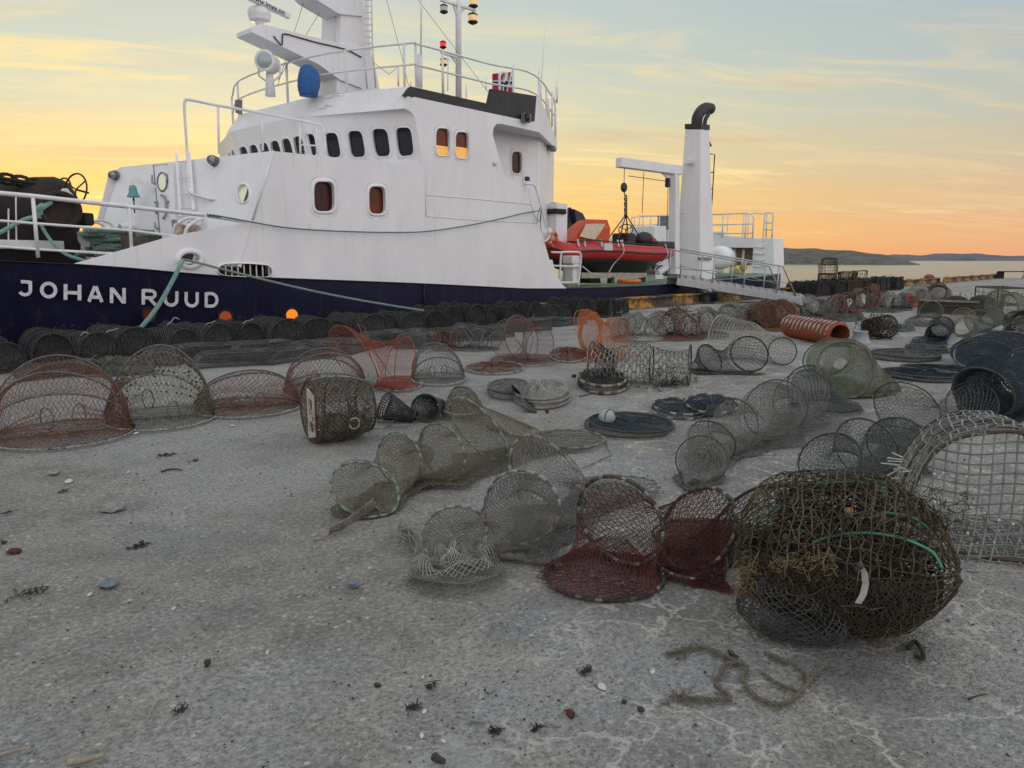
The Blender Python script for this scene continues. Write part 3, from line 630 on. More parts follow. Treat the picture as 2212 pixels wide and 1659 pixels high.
# aft corner: chamfered fascia, recess with its window, inner walls
C0 = onY(Z(2, 1829, 836), SQ); CD = az(30.6); CH = (C0, unit(np.cross(CD, UPV)))
cf_ = [onP(p, CH) for p in zs(2, [(1829, 836), (1941, 946), (1940, 885), (1829, 602)])]
pt('wing_fascia', MB().prism(cf_, (-.03, .06, 0)), white)
ZS = float(C0[2])
QI = 13.35; INP = (V3(0, QI, 0), V3(0, 1, 0))
ia = onY(Z(2, 1832, 900), QI); wa_ = onY(Z(2, 1500, 900), QI); CI = (ia, unit(np.cross(CD, UPV))); ib = onP(Z(2, 1918, 1200), CI)
cc = onP(Z(2, 1941, 946), CH)
pt('wing_soffit', MB().prism([(12.9, SQ+.075, ZS+.03), (C0[0], SQ+.04, ZS+.03), (cc[0], cc[1]+.04, ZS+.03), (cc[0], cc[1]+1.5, ZS+.03), (12.9, QI+.6, ZS+.03)], (0, 0, .05)), white)
inner = pt('recess_wall', MB().prism([(12.9, QI, 1.6), (ia[0], QI, 1.6), (ia[0], QI, ZS+.03), (12.9, QI, ZS+.03)], (0, .05, 0)), white)
iw = zs(2, [(1653, 958), (1716, 960), (1716, 1098), (1653, 1095)]); cut(inner, [cutter(win_poly(INP, iw), NS)])
window(INP, iw, glass_r, NS, .05, name='recess_window')
pt('aft_wall', MB().prism([(ia[0], ia[1], 1.6), (ib[0], ib[1], 1.6), (ib[0]+.06, ib[1]+.04, ZS+.03), (ia[0], ia[1], ZS+.03)], (-.03, .05, 0)), white)
pt('recess_front_wall', MB().prism([(12.92, SQ+.07, 2.6), (12.92, QI, 2.6), (12.92, QI, ZS), (12.92, SQ+.07, ZS)], (-.05, 0, 0)), white)
rl = onP(Z(2, 1890, 945), CI); pt('deck_floodlight', MB().box(rl-V3(.1, .2, .0), (.42, .16, .13), rz=radians(30)), grey, bevel=.02)
pt('aft_ledge', MB().prism([onY(p, QI-.1) for p in zs(2, [(1842, 1440), (1908, 1440), (1908, 1470), (1848, 1470)])], (0, .4, 0)), white)
# weld seams and bolted strip
mb = MB()
for l in ([(1107, 1010), (1112, 1365)], [(1112, 1366), (1340, 1385), (1560, 1398), (1820, 1410)], [(1115, 1232), (1400, 1255), (1775, 1292)], [(1760, 1195), (1775, 1290), (1818, 1408)]):
    tubes('weld_seam', [[onY(Z(2, *p), SQ-.004) for p in l]], .008, white2)
tubes('corner_bead', [[F1+NS*.004, F2+NS*.004]], .02, white2)
mb = MB()
for t in np.linspace(0, 1, 26): mb.ball(onY(Z(2, 1115+t*705, 1350+t*42+6*sin(t*3)), SQ-.002), .011, 6, 4)
for t in np.linspace(0, 1, 16): mb.ball(onY(Z(2, 1118+5*t, 1060+t*300), SQ-.002), .011, 6, 4)
pt('rivet_row', mb, white2, smooth=True)
o_ = pt('bulwark_pipe', MB().tube(arc3([onY(Z(2, *p), SQ-.1) for p in [(1740, 1160), (1785, 1166), (1805, 1185), (1835, 1290), (1860, 1390), (1888, 1470), (1893, 1490), (1880, 1515), (1862, 1525)]], 5), .022, 8), white2, smooth=True)
MB().box(onY(Z(2, 1752, 1130), SQ-.05), (.14, .1, .1), rz=.4).build('pipe_lamp', black, o_, bevel=.02); MB().tube([onY(Z(2, 1728, 1160), SQ), onY(Z(2, 1726, 1112), SQ)], .02).build('pipe_lamp_post', white2, o_)
pt('white_bulb_light', MB().ball(onY(Z(2, 1549, 1031), SQ-.03), .055), white2, smooth=True)
# portlights in the navy hull with orange light behind them
for x, y, r_, g in ((322, 680, 15, glass_o3), (487, 686, 15.5, glass_o2), (630.5, 681, 14.5, glass_o)):
    p = np.array([hp((x+r_*cos(a), y+r_*sin(a)*1.05), .012) for a in np.linspace(0, 2*pi, 24, endpoint=False)])
    o_ = pt('hull_portlight', MB().tube(p, .018, 6, closed=True), navy, smooth=True); MB().prism(p, (0, .01, 0)).build('pane', g, o_)
# ---------------------------------------------------------------- rails, masts and gear on the wheelhouse roof
def offs(p, v): return np.asarray(p)+np.asarray(v)
edge_r = [browt[3]+V3(.1, -.1, 0), browt[2]+V3(.12, 0, 0), browt[1]+V3(.12, 0, 0), browt[0]+V3(.12, .1, 0)]
aftc = [onP(Z(2, 1829, 602), CH)+V3(0, .08, 0), onP(Z(2, 1940, 885), CH)+V3(0, .08, 0)]; zr_ = ZR-.01
tp = [edge_r[0]+UPV*.85, edge_r[1]+UPV*.85, edge_r[2]+UPV*.87, edge_r[2]+(edge_r[3]-edge_r[2])*.93+UPV*.88, edge_r[3]+V3(.35, .03, .9), V3(13.3, SQ+.12, zr_+.92), V3(aftc[0][0]-.05, SQ+.12, zr_+.95), V3(aftc[1][0], aftc[1][1], zr_+.93)]
mids = [p-UPV*.42 for p in tp]
tubes('roof_rail', [arc3(tp, 6), arc3(mids, 6)], .021, white2)
C_ = arc3(tp, 6)
tubes('roof_rail_post', [[C_[k], V3(C_[k][0], C_[k][1], zr_-.04)] for k in (0, 5, 10, 14, 18, 22, 26, 33, 37, 39, 42)], .028, white2)
# main mast
MQ = 15.6
def mq(x, y, q=MQ, k=2): return onY(Z(k, x, y), q)
ml, mr_ = mq(552, 575), mq(822, 560)
def mast_ring(xl, xr, y, d): a, b_ = mq(xl, y), mq(xr, y); return np.array([a, b_, b_+V3(0, d, 0), a+V3(0, d, 0)])
mb = MB().loft([mast_ring(546, 826, 590, 1.0), mast_ring(552, 792, 430, 1.), mast_ring(566, 764, 330, .8), mast_ring(572, 752, 150, .75), mast_ring(578, 746, -260, .7)])
pt('main_mast', mb, white)
def box_arm(name, tip, root, wt, wr, ht, hr_, depth=.5):
    a, b_ = np.asarray(tip), np.asarray(root); d = unit(b_-a); s_ = unit(np.cross(d, UPV)); mb = MB()
    R_ = [[p+s_*w_/2, p+s_*w_/2-UPV*h_, p-s_*w_/2-UPV*h_, p-s_*w_/2] for p, w_, h_ in ((a, wt, ht), (b_, wr, hr_))]
    mb.loft(R_); return pt(name, mb, white)
armtip = mq(48, 150, MQ-.1); armroot = mq(690, 318, MQ+.25)
q_ = [mq(58, 152), mq(700, 312), mq(700, 560), mq(560, 505), mq(420, 405), mq(2, 205), mq(2, 178)]
pt('radar_arm', MB().prism(np.array(q_)-V3(0, .05, 0), (0, .62, 0)), white)
q_ = [mq(345, -60), mq(640, -10), mq(722, 30), mq(705, 105), mq(560, 92), mq(400, -5)]
pt('upper_arm', MB().prism(np.array(q_)-V3(0, .05, 0), (0, .62, 0)), white)
tubes('mast_cable', [arc3([mq(*p, MQ-.07) for p in [(150, 228), (200, 285), (205, 235), (220, 214), (320, 240), (420, 268), (530, 293), (620, 318), (705, 362)]], 4)], .014, black)
mb = MB(); la = [(716, -100), (716, 120), (722, 330), (740, 560)]; lb = [(770, -100), (770, 120), (776, 330), (795, 555)]
for l in (la, lb): mb.tube([mq(x, y, MQ-.22) for x, y in l], .02, 6)
for y in np.arange(-80, 340, 39): mb.tube([mq(716, y, MQ-.22), mq(771, y+3, MQ-.22)], .014, 6)
pt('mast_ladder', mb, white2, smooth=True)
rp = onP(Z(2, 62, 155), (mq(58, 152)+V3(0, .26, 0), V3(0, 1, 0)))
o_ = pt('radar_scanner', MB().lathe(rp-UPV*.02, UPV, [(.06, 0), (.09, .02), (.1, .07), (.22, .1), (.25, .22), (.24, .30), (.19, .36), (.08, .38), (.07, .44)], 10), white)
rd = unit(mq(252, 100)-mq(-60, -58)); bc = rp+UPV*.46
bar0, bar1 = mq(-180, -105, MQ+.1), mq(250, 105, MQ+.1)
MB().beam(bar0, bar1, .13, .13).build('scanner_bar', white, o_, bevel=.03)
def text_mesh(txt, size, p0, dx, dy, m, parent, name='lettering', ex=.002):
    cu = bpy.data.curves.new('t', 'FONT'); cu.body = txt; cu.size = size; cu.extrude = ex; cu.offset = size*.012
    to = bpy.data.objects.new('t', cu); COL.objects.link(to); bpy.context.view_layer.update()
    me = bpy.data.meshes.new_from_object(to.evaluated_get(bpy.context.evaluated_depsgraph_get())); bpy.data.objects.remove(to); bpy.data.curves.remove(cu)
    v = np.zeros(len(me.vertices)*3); me.vertices.foreach_get('co', v); v = v.reshape(-1, 3)
    dx, dy = unit(dx), unit(dy); dz = np.cross(dx, dy); w_ = np.asarray(p0)+v[:, :1]*dx+v[:, 1:2]*dy+v[:, 2:3]*dz-(ORG[parent] if parent is not None else 0)
    me.vertices.foreach_set('co', w_.ravel()); me.update(); me.materials.clear(); me.materials.append(m)
    o = bpy.data.objects.new(name, me); COL.objects.link(o); o.parent = parent; ORG[o] = ORG[parent]; return o
bd = unit(bar1-bar0); bn = unit(np.cross(bd, UPV)); bn = bn if np.dot(bn, bar1-CAM) < 0 else -bn
dyv = np.cross(bn, bd)
text_mesh('www.imes.no', .15, bar1-bd*.98+bn*.068-dyv*.05, bd, dyv, black, o_)
# searchlight
sl_c = onY(Z(1, 1700, 400), 15.3); Q = .74; sdv = unit(V3(-.75, -.62, .0)); o_ = pt('searchlight', MB().lathe(sl_c-sdv*.2, sdv, [(.12*Q, -.06), (.24*Q, 0), (.27*Q, .06), (.27*Q, .42), (.29*Q, .43), (.29*Q, .47), (.25*Q, .48)], 24), white2, smooth=True)
o_.modifiers.new('e', 'EDGE_SPLIT').split_angle = radians(45)
MB().lathe(sl_c-sdv*.2, sdv, [(.25*Q, .465), (.18*Q, .50), (.06*Q, .52)], 24).build('lens', mat('searchlight_lens', (.30, .36, .36), .12, spec=.8, coat=.5), o_, smooth=True)
sx = unit(np.cross(sdv, UPV)); mb = MB(); mb.tube([sl_c+sx*.23, sl_c+sx*.23-UPV*.25, sl_c-UPV*.42, sl_c-sx*.23-UPV*.25, sl_c-sx*.23], .022, 6)
base = V3(sl_c[0], sl_c[1], ZR); mb.tube([sl_c-UPV*.42, sl_c-UPV*.62], .035, 8); mb.lathe(base, UPV, [(.11, -.05), (.09, .25), (.06, .55), (.05, float(sl_c[2]-ZR)-.55)], 10); mb.build('yoke', white2, o_, smooth=True)
# blue cover
bc = onY(Z(1, 1950, 515), 14.9); blue = mat('blue_tarpaulin', (.012, .075, .26), .55, col2=(.02, .11, .34), scale=9, bump=.03, bscale=9)
v = []; mb = MB(); n = 16
for k, (r_, z_) in enumerate([(.02, .34), (.10, .33), (.17, .27), (.22, .16), (.24, .02), (.23, -.12), (.21, -.22), (.19, -.30)]):
    v.append([bc+V3(r_*(1+.08*sin(3*a+k))*cos(a), r_*(1+.08*sin(3*a+k))*sin(a), z_) for a in np.arange(n)*2*pi/n])
o_ = pt('covered_instrument', mb.loft(v), blue, smooth=True)
# whip aerial post, light mast
ap = onY(Z(2, 1073, 520), 13.0); pt('aerial_post', MB().tube([V3(ap[0], ap[1], ZR-.03), onY(Z(2, 1073, 345), 13.)], .055, 8).tube([onY(Z(2, 1080, 345), 13.), onY(Z(2, 1084, -120), 13.)], .018, 6), white2, smooth=True)
LQ = 15.2
def lq(x, y): return onY(Z(2, x, y), LQ)
mb = MB().tube([lq(1318, 640), lq(1317, 100), lq(1318, 8)], [.085, .075, .06], 10)
lm = pt('light_mast', mb, white2, smooth=True)
MB().beam(lq(1205, 0), lq(1425, 66), .06, .05).prism([lq(1280, 20), lq(1375, 48), lq(1330, 95), lq(1305, 95)], (0, .03, 0)).build('cross_arm', white2, lm); MB().beam(lq(1205, 334), lq(1312, 362), .05, .04).prism([lq(1265, 350), lq(1312, 362), lq(1312, 410)], (0, .03, 0)).build('cross_arm', white2, lm)
lampg = mat('nav_lamp_glass', (.85, .6, .28), .15, emit=(1., .55, .18), estr=.25); lampr = mat('red_nav_lamp', (.7, .02, .02), .2, emit=(1, .03, .03), estr=.4); lampw = mat('clear_nav_lamp', (.5, .5, .48), .15)
for x, y, g, h_ in ((1225, 55, lampw, 26), (1411, 15, lampg, 30), (1408, 115, lampg, 32), (1220, 282, lampr, 22), (1223, 392, lampg, 24)):
    c = lq(x, y); s_ = mpp(c)*.3418*h_
    o_ = MB().lathe(c, UPV, [(s_*.75, -s_*.6), (s_*.8, -s_*.45), (s_*.8, s_*.4), (s_*.75, s_*.5)], 10).build('nav_lamp', g, lm, smooth=True)
    MB().lathe(c, UPV, [(s_*.35, -s_*1.05), (s_*.9, -s_*.75), (s_*.9, -s_*.55)], 10).lathe(c, UPV, [(s_*.9, s_*.5), (s_*.8, s_*.7), (s_*.2, s_*1.0)], 10).build('lamp_cap', rust, o_, smooth=True)
tubes('lamp_hanger', [[lq(1225, 5), lq(1225, 30)], [lq(1411, 40), lq(1409, 85)], [lq(1220, 305), lq(1223, 368)], [lq(1252, 355), lq(1250, 575)]], .012, white2)
# stays and aerials
def ln(*p, k=2, q=MQ): return [onY(Z(k, *x), q) for x in p]
tubes('stay_wire', [ln((850, -50), (955, 340), (1003, 545), q=14.6), ln((1040, -30), (1505, 582), q=15.), ln((350, -20), (175, 540), q=16.), ln((2045, 40), (1755, 510), k=1, q=16.), ln((780, 395), (880, 470), (930, 425), q=14.5)], .006, grey)
for a_, b_, q, r_ in (((1842, 500), (1866, 180), 13.3, .008), ((1838, 720), (1836, 505), 13.3, .035), ((1828, 600), (1825, 436), 13.2, .012), ((1886, 780), (1884, 625), 13.5, .05), ((1908, 800), (1910, 578), 13.6, .03), ((1940, 650), (1942, 548), 14., .03), ((1905, 720), (1958, 420), 14., .01), ((1928, 870), (1932, 680), 14., .04),
                      ((1492, 570), (1492, 490), 13.2, .012), ((1366, 620), (1366, 528), 13.2, .012), ((938, 545), (937, 425), 13.6, .02), ((1016, 545), (1016, 515), 13.4, .015), ((537, 265), (537, 95), MQ+.2, .03), ((519, 128), (572, 140), MQ+.2, .02)):
    pt('aerial', MB().tube(ln(a_, b_, q=q), [r_, r_*.75], 6), white2, smooth=True)
# small sign plate on the forward rail
mb = MB().prism([onY(p, 18.0) for p in zs(1, [(1487, 630), (1532, 630), (1532, 725), (1490, 712)])], (0, .02, 0)); pt('rail_plate', mb, grey)
# flag on its staff
fl = thing('flag', onY(Z(2, 1620, 585), 13.4), 'small red flag with a blue and white cross above the black screen', 'flag')
fm = {c: mat(c+'_flag_cloth', v, .8) for c, v in (('red', (.42, .015, .03)), ('white', (.7, .68, .68)), ('blue', (.01, .015, .08)))}
def fp(u, v, o=0.):
    x = 1531+u*132; y = 466+v*118-12*u*(1-v)+(v*u*6); return onY(Z(2, x, y), 13.4-o+.05*sin(u*8+v*2))
def cloth(name, u0, u1, v0, v1, o, m):
    us = np.linspace(u0, u1, 10); vs = np.linspace(v0, v1, 6); MB().loft([[fp(u, v, o) for v in vs] for u in us], closed=False, caps=False).build(name, m, fl, smooth=True)
cloth('red_field', 0, 1, 0, 1, 0, fm['red']); cloth('white_cross', 0, 1, .36, .64, .006, fm['white']); cloth('white_cross', .5, .76, 0, 1, .006, fm['white']); cloth('blue_cross', 0, 1, .43, .57, .012, fm['blue']); cloth('blue_cross', .57, .69, 0, 1, .012, fm['blue'])
MB().tube([onY(Z(2, 1668, 410), 13.35), onY(Z(2, 1616, 600), 13.35)], [.022, .018], 8).build('flagstaff', white2, fl, smooth=True)
MB().tube(arc3([onY(Z(2, *p), 13.3) for p in [(1578, 575), (1577, 490), (1583, 466), (1598, 457), (1613, 468), (1614, 500), (1600, 520)]], 5), .035, 8).build('staff_bracket', white2, fl, smooth=True)
# foredeck rail
def hl_(pts, o=-.06): return [hp(Z(3, *p), o) for p in pts]
tubes('foredeck_rail', [hl_([(-700, 310), (0, 382), (290, 408), (1140, 502), (1820, 576), (2212, 640)])], .034, white2, n=8)
tubes('foredeck_mid_rail', [hl_([(-700, 560), (0, 626), (310, 650), (1150, 712), (1690, 776)]), hl_([(-700, 830), (0, 855), (330, 880), (1040, 918)])], .022, white2)
tubes('foredeck_rail_post', [hl_([a_, b_]) for a_, b_ in (((-560, 330), (-500, 960)), ((290, 410), (338, 952)), ((1140, 505), (1166, 890)), ((1812, 580), (1826, 742)))], .028, white2, n=8)
# anchor winch ---------------------------------------------------------
WQ = 15.6
def wz(x, y, q=WQ): return onY(Z(3, x, y), q)
drc = wz(330, 520, 15.2); wn = pt('anchor_winch', MB().lathe(wz(600, 540, 15.4), unit(V3(-.62, .78, 0)), [(.0, 0), (.42, .02), (.56, .1), (.6, .2), (.6, .5), (.55, .55), (.55, 1.9), (.62, 1.95), (.62, 2.1), (.4, 2.2)], 28), rust, smooth=True)
wn.modifiers.new('e', 'EDGE_SPLIT').split_angle = radians(40)
MB().lathe(wz(545, 545, 14.95), unit(V3(-.35, -.94, 0)), [(.22, -.3), (.22, .2), (.31, .3), (.33, .36), (.31, .4), (.25, .4), (.22, .3)], 26).build('warping_drum', rust, wn, smooth=True)
MB().prism([wz(x, y, 15.2) for x, y in [(0, 640), (240, 660), (560, 660), (690, 720), (690, 800), (720, 830), (720, 930), (770, 950), (770, 1010), (-300, 1010), (-300, 640)]], (0, 1.0, 0)).build('winch_base', rust, wn, bevel=.03)
MB().prism([wz(x, y, 14.9) for x, y in [(525, 380), (560, 340), (600, 340), (650, 400), (705, 560), (690, 600), (640, 500), (600, 420), (540, 410)]], (0, .06, 0)).build('winch_side_patch', white2, wn, bevel=.01)
MB().box(wz(735, 612, 15.2), (.22, .3, .22), rz=.5).build('gear_housing', rust, wn, bevel=.03)
def wheel(c, r_, nrm, parent, m, name='handwheel', tr=.016):
    nrm = unit(nrm); x = unit(np.cross(nrm, UPV)); y = np.cross(x, nrm); mb = MB()
    mb.tube([c+r_*(cos(a)*x+sin(a)*y) for a in np.linspace(0, 2*pi, 22, endpoint=False)], tr, 6, closed=True)
    for a in (.5, .5+2*pi/3, .5+4*pi/3): mb.tube([c, c+r_*(cos(a)*x+sin(a)*y)], tr*.8, 5)
    mb.tube([c, c-nrm*.25], tr*1.2, 6); return mb.build(name, m, parent, smooth=True)
wheel(wz(670, 350, 15.0), .28, V3(-.9, -.3, .15), wn, rust); wheel(wz(562, 345, 15.9), .2, V3(-.9, -.3, .15), wn, rust)
mb = MB().tube([wz(75, 520, 14.9), wz(75, 800, 14.9)], .012).tube([wz(140, 400, 14.9), wz(145, 800, 14.9)], .012).box(wz(130, 835, 14.9), (1.5, .25, .14), rz=.2)
mb.build('lever_bank', white2, wn)
mb = MB()
for t in np.arange(0, 9):
    p = wz(-120+t*62, 232+t*9+(t > 6)*(t-6)*6, 15.5); d = unit(V3(.6, -.5, -.12))
    x = d; y = UPV if t % 2 else unit(np.cross(d, UPV)); mb.tube([p+x*.16*cos(a)+y*.085*sin(a) for a in np.linspace(0, 2*pi, 12, endpoint=False)], .03, 6, closed=True)
mb.build('anchor_chain', rust, wn, smooth=True)
# rope round the warping drum
rp_ = [wz(*p, 14.75) for p in [(-150, 780), (0, 730), (110, 670), (200, 630)]]
def twist(mb, P, r_, strands=3, pitch=.11, n=6, k=4):
    P = arc3(P, k); L_ = np.concatenate([[0], np.cumsum(np.linalg.norm(np.diff(P, axis=0), axis=1))]); m = max(int(L_[-1]/pitch*7), 8); m = min(m, 500)
    t = np.linspace(0, L_[-1], m); Q = np.stack([np.interp(t, L_, P[:, i]) for i in range(3)], 1); T_ = np.gradient(Q, axis=0); T_ /= np.linalg.norm(T_, axis=1, keepdims=True)+1e-9
    ref = np.where(np.abs(T_[:, 2:3]) < .9, UPV, V3(1, 0, 0)); x = np.cross(T_, ref); x /= np.linalg.norm(x, axis=1, keepdims=True); y = np.cross(T_, x)
    for s_ in range(strands):
        a = t/pitch*2*pi+s_*2*pi/strands; mb.tube(Q+(np.cos(a)[:, None]*x+np.sin(a)[:, None]*y)*r_*.58, r_*.50, n)
    return mb
mb = MB(); twist(mb, [wz(-150, 790, 14.75), wz(0, 730, 14.75), wz(110, 670, 14.75), wz(230, 610, 14.75), wz(330, 590, 14.7)], .035)
for k in range(3): twist(mb, [wz(330+30*k, 600, 14.72), wz(300+30*k, 540, 14.68), wz(350+25*k, 500, 14.66), wz(400+25*k, 470, 14.72), wz(455+15*k, 442, 14.85)], .035)
twist(mb, [wz(360, 660, 14.7), wz(420, 760, 14.7), wz(500, 860, 14.6), wz(600, 930, 14.5), wz(770, 985, 14.3)], .03)
tag(mb.build('winch_rope', ropem, at=wz(300, 600)), 'green rope wound round the rusty winch drum and trailing across the foredeck', 'rope')
# white foredeck fittings
mb = MB().prism([wz(x, y, 16.2) for x, y in [(690, 745), (1060, 770), (1060, 900), (700, 900)]], (0, .8, 0)); pt('hatch_box', mb, white, bevel=.02)
mb = MB().prism([wz(x, y, 15.9) for x, y in [(760, 740), (1000, 690), (1060, 660), (1190, 655), (1060, 765)]], (0, .5, 0)).tube([wz(1060, 690, 15.7), wz(1190, 672, 15.7)], .09, 12); pt('hatch_cover', mb, white, bevel=.02)
for x0, x1, y0, y1, q in ((790, 1000, 690, 625, 16.), (740, 930, 720, 640, 16.2)): tubes('hatch_hoop', [arc3([wz(x0, y0, q), wz(x0+(x1-x0)*.15, y1+12, q), wz((x0+x1)/2, y1, q), wz(x1-(x1-x0)*.12, y1+25, q), wz(x1, y0, q)], 6)], .03, white2)
for x0, x1, yt, yb, q in ((1520, 1830, 600, 800, 14.2), (1630, 1950, 608, 770, 13.9)): tubes('roller_guard', [arc3([wz(x0, yb, q), wz(x0+35, yt+70, q), wz((x0+x1)/2, yt, q), wz(x1-50, yt+45, q), wz(x1, yt+100, q)], 6)], .032, white2)
pt('rope_roller', MB().lathe(wz(1590, 720, 14.1), unit(V3(.3, -.2, .9)), [(.11, -.14), (.08, -.1), (.08, .1), (.11, .14)], 16).lathe(wz(1690, 715, 14.0), unit(V3(.3, -.2, .9)), [(.11, -.14), (.08, -.1), (.08, .1), (.11, .14)], 16), mat('rust_stained_white', (.6, .56, .5), .7, col2=(.34, .18, .08), scale=7), smooth=True)
# bell on the front wall
bp_ = onP(Z(3, 1302, 470), FRONT)+FN*.3; o_ = thing('ship_bell', bp_, 'verdigris bell hanging on a bracket beside the white deck door', 'bell')
MB().lathe(bp_, UPV, [(.02, .22), (.06, .2), (.075, .14), (.085, .06), (.12, .0), (.125, -.015), (.10, -.01)], 18).build('bell', mat('verdigris_bronze', (.09, .24, .24), .5, col2=(.13, .33, .33), scale=20), o_, smooth=True)
MB().tube([bp_-UPV*.0, bp_-UPV*.32], .012, 6).ball(bp_-UPV*.06, .025, 8, 6).build('clapper', rust, o_, smooth=True)
hk = onP(Z(3, 1400, 355), FRONT); MB().beam(bp_+UPV*.33, hk+UPV*.02, .03, .09).tube([bp_+UPV*.33, bp_+UPV*.2], .02, 6).build('bracket', white, o_)
# coil of green rope on deck
mb = MB(); c0 = wz(1060, 860, 14.4)
for k in range(9):
    a0 = RNG.uniform(0, 6); rr = RNG.uniform(.28, .5); cz = .03+.05*k
    twist(mb, [c0+V3(rr*1.3*cos(a)+RNG.normal()*.04, rr*.8*sin(a)+RNG.normal()*.04, -.16+cz+RNG.normal()*.015) for a in a0+np.linspace(0, 5.6, 9)], .04, pitch=.14, n=5, k=3)
tag(mb.build('rope_coil', mat('faded_rope_coil', (.17, .24, .19), .9, col2=(.08, .12, .10), scale=30), at=c0), 'heap of faded green mooring rope on the foredeck behind the rail', 'rope')
# mooring lines
mb = twist(MB(), [hp(Z(3, 1612, 985), .12), hp(Z(3, 1600, 1010), .2)]+[hp(Z(3, 1600, 1010), .2)*(1-t)+onZ(Z(3, 1205, 1615), .22)*t-UPV*.10*sin(pi*t) for t in (.2, .4, .6, .8, 1.)], .036)
tag(mb.build('mooring_line', ropem, at=hp((393, 566))), 'thick green mooring rope running steeply from the round fairlead down to the quay', 'rope')
e_ = onZ((915, 671), .40); s_ = hp(Z(3, 1612, 968), .12)
mb = twist(MB(), [s_, hp(Z(3, 1740, 995), .14)]+[hp(Z(3, 1740, 995), .14)*(1-t)+e_*t-UPV*.07*sin(pi*t) for t in (.2, .4, .6, .8, 1.)], .021)
tag(mb.build('mooring_line', rope2, at=s_), 'grey green mooring rope slanting along the navy hull from the fairlead', 'rope')
P_ = [onY(Z(3, 1850, 572), SQ-.12)]+[onY(p, SQ-.09) for p in ((475, 467), (540, 479), (620, 492), (720, 499), (840, 502), (920, 500), (1000, 489), (1080, 473), (1130, 461), (1166, 455))]
mb = MB().tube(arc3(P_, 6), .013, 6)
for k in range(4): mb.tube(arc3([onY(Z(3, 1830+30*k, 565+4*k), SQ-.17), onY(Z(3, 1850+30*k, 585+4*k), SQ-.17), onY(Z(3, 1870+30*k, 578+4*k), SQ-.16)], 4), .013, 5)
mb.tube(arc3([onY(Z(2, *p), SQ-.13) for p in [(1835, 1310), (1815, 1370), (1830, 1400), (1840, 1330), (1835, 1440)]], 5), .01, 5)
tag(mb.build('heaving_line', mat('thin_blue_rope', (.05, .11, .12), .8, col2=(.09, .16, .17), scale=40), at=P_[0], smooth=True), 'thin dark blue line sagging along the white house side', 'rope')
# ---------------------------------------------------------------- the working deck aft
def A4(x, y, q=13.4): return onY(Z(4, x, y), q)
ZW = .66
# funnel
fe_t, fe_b = A4(1228, 378, 13.25), A4(1222, 1440, 13.25)
def onS(k, x, y, s): return onX(Z(k, x, y), s)
fb = fe_b; ft = fe_t
Lt, Lb = onS(4, 1118, 378, ft[0]), onS(4, 1040, 1440, fb[0]); Rt, Rb = A4(1288, 384, 13.25), A4(1330, 1430, 13.25)
def q4(nl, n, r): return np.array([nl, n, r, r+(nl-n)])
fu = pt('funnel', MB().loft([q4(Lb, fb, Rb), q4(Lt, ft, Rt)]), white, bevel=.03)
g1 = lambda p, k: p+(k)*UPV
c_ = (Lt+Rt)/2
MB().loft([q4(Lt, ft, Rt)+(q4(Lt, ft, Rt)-c_)*.03+UPV*.0, q4(Lt, ft, Rt)+(q4(Lt, ft, Rt)-c_)*.03+UPV*.17]).build('funnel_top', black, fu)
ex = [A4(x, y, 13.7) for x, y in [(1200, 370), (1200, 330), (1207, 290), (1228, 255), (1260, 232), (1298, 236)]]
MB().tube(arc3(ex, 6), .19, 12).build('exhaust_pipe', black, fu, smooth=True); MB().tube(arc3([p+V3(.1, -.25, -.1) for p in ex[:4]], 5), .07, 8).build('small_exhaust_pipe', black, fu, smooth=True)
MB().prism([onS(4, *p, fb[0]-.01+.0) for p in [(1082, 1080), (1190, 1075), (1192, 1400), (1086, 1410)]], (-.02, 0, 0)).build('funnel_door', white, fu, bevel=.01)
MB().beam(onS(4, 1130, 612, ft[0]+.05)-V3(.1, 0, 0), onS(4, 1180, 610, ft[0]+.05)-V3(.1, 0, 0), .14, .1).build('funnel_lamp', white2, fu)
MB().tube([onS(4, 1090, 1005, fb[0]-.2), onS(4, 1090, 965, fb[0]-.2), onS(4, 1103, 962, fb[0]-.2)], .03).build('funnel_handle', white2, fu)
mb = MB(); f0, f1 = A4(1325, 555, 13.6), A4(1305, 910, 13.6); mb.tube([A4(1295, 552, 13.6), f0, f1], .022); mb.tube([A4(1296, 680, 13.6), A4(1320, 680, 13.6)], .022); mb.tube([A4(1299, 795, 13.6), A4(1312, 795, 13.6)], .022); mb.build('ladder_hoop', rust, fu)
MB().prism([A4(*p, 13.6) for p in [(1290, 460), (1308, 498), (1291, 498)]], (0, .2, 0)).build('funnel_horn', black, fu)
MB().prism([A4(*p, 13.18) for p in [(1215, 1272), (1305, 1276), (1305, 1293), (1215, 1291)]], (0, .05, 0)).build('funnel_plate', grey, fu)
# davit
dt, db = A4(1043, 690, 13.9), A4(1040, 1440, 13.9)
dv = pt('davit', MB().loft([[db+V3(a*.32, b_*.32, 0) for a, b_ in ((-.5, -.5), (.5, -.5), (.5, .5), (-.5, .5))], [dt+V3(a*.26, b_*.26, 0) for a, b_ in ((-.5, -.5), (.5, -.5), (.5, .5), (-.5, .5))]]).box(db+UPV*.1, (.7, .7, .08)), white, bevel=.02)
ad_ = az(163); a0 = dt+UPV*.12-ad_*.25; a1 = onP(Z(4, 652, 640), (dt, unit(np.cross(ad_, UPV))))
MB().beam(a0, V3(a1[0], a1[1], a0[2]+.1), .30, .30).prism([dt+UPV*.0, dt+ad_*.6+UPV*.02, dt-UPV*.35], unit(np.cross(ad_, UPV))*.06).build('davit_arm', white, dv, bevel=.015)
ae = V3(a1[0], a1[1], a0[2]-.05)-ad_*.25
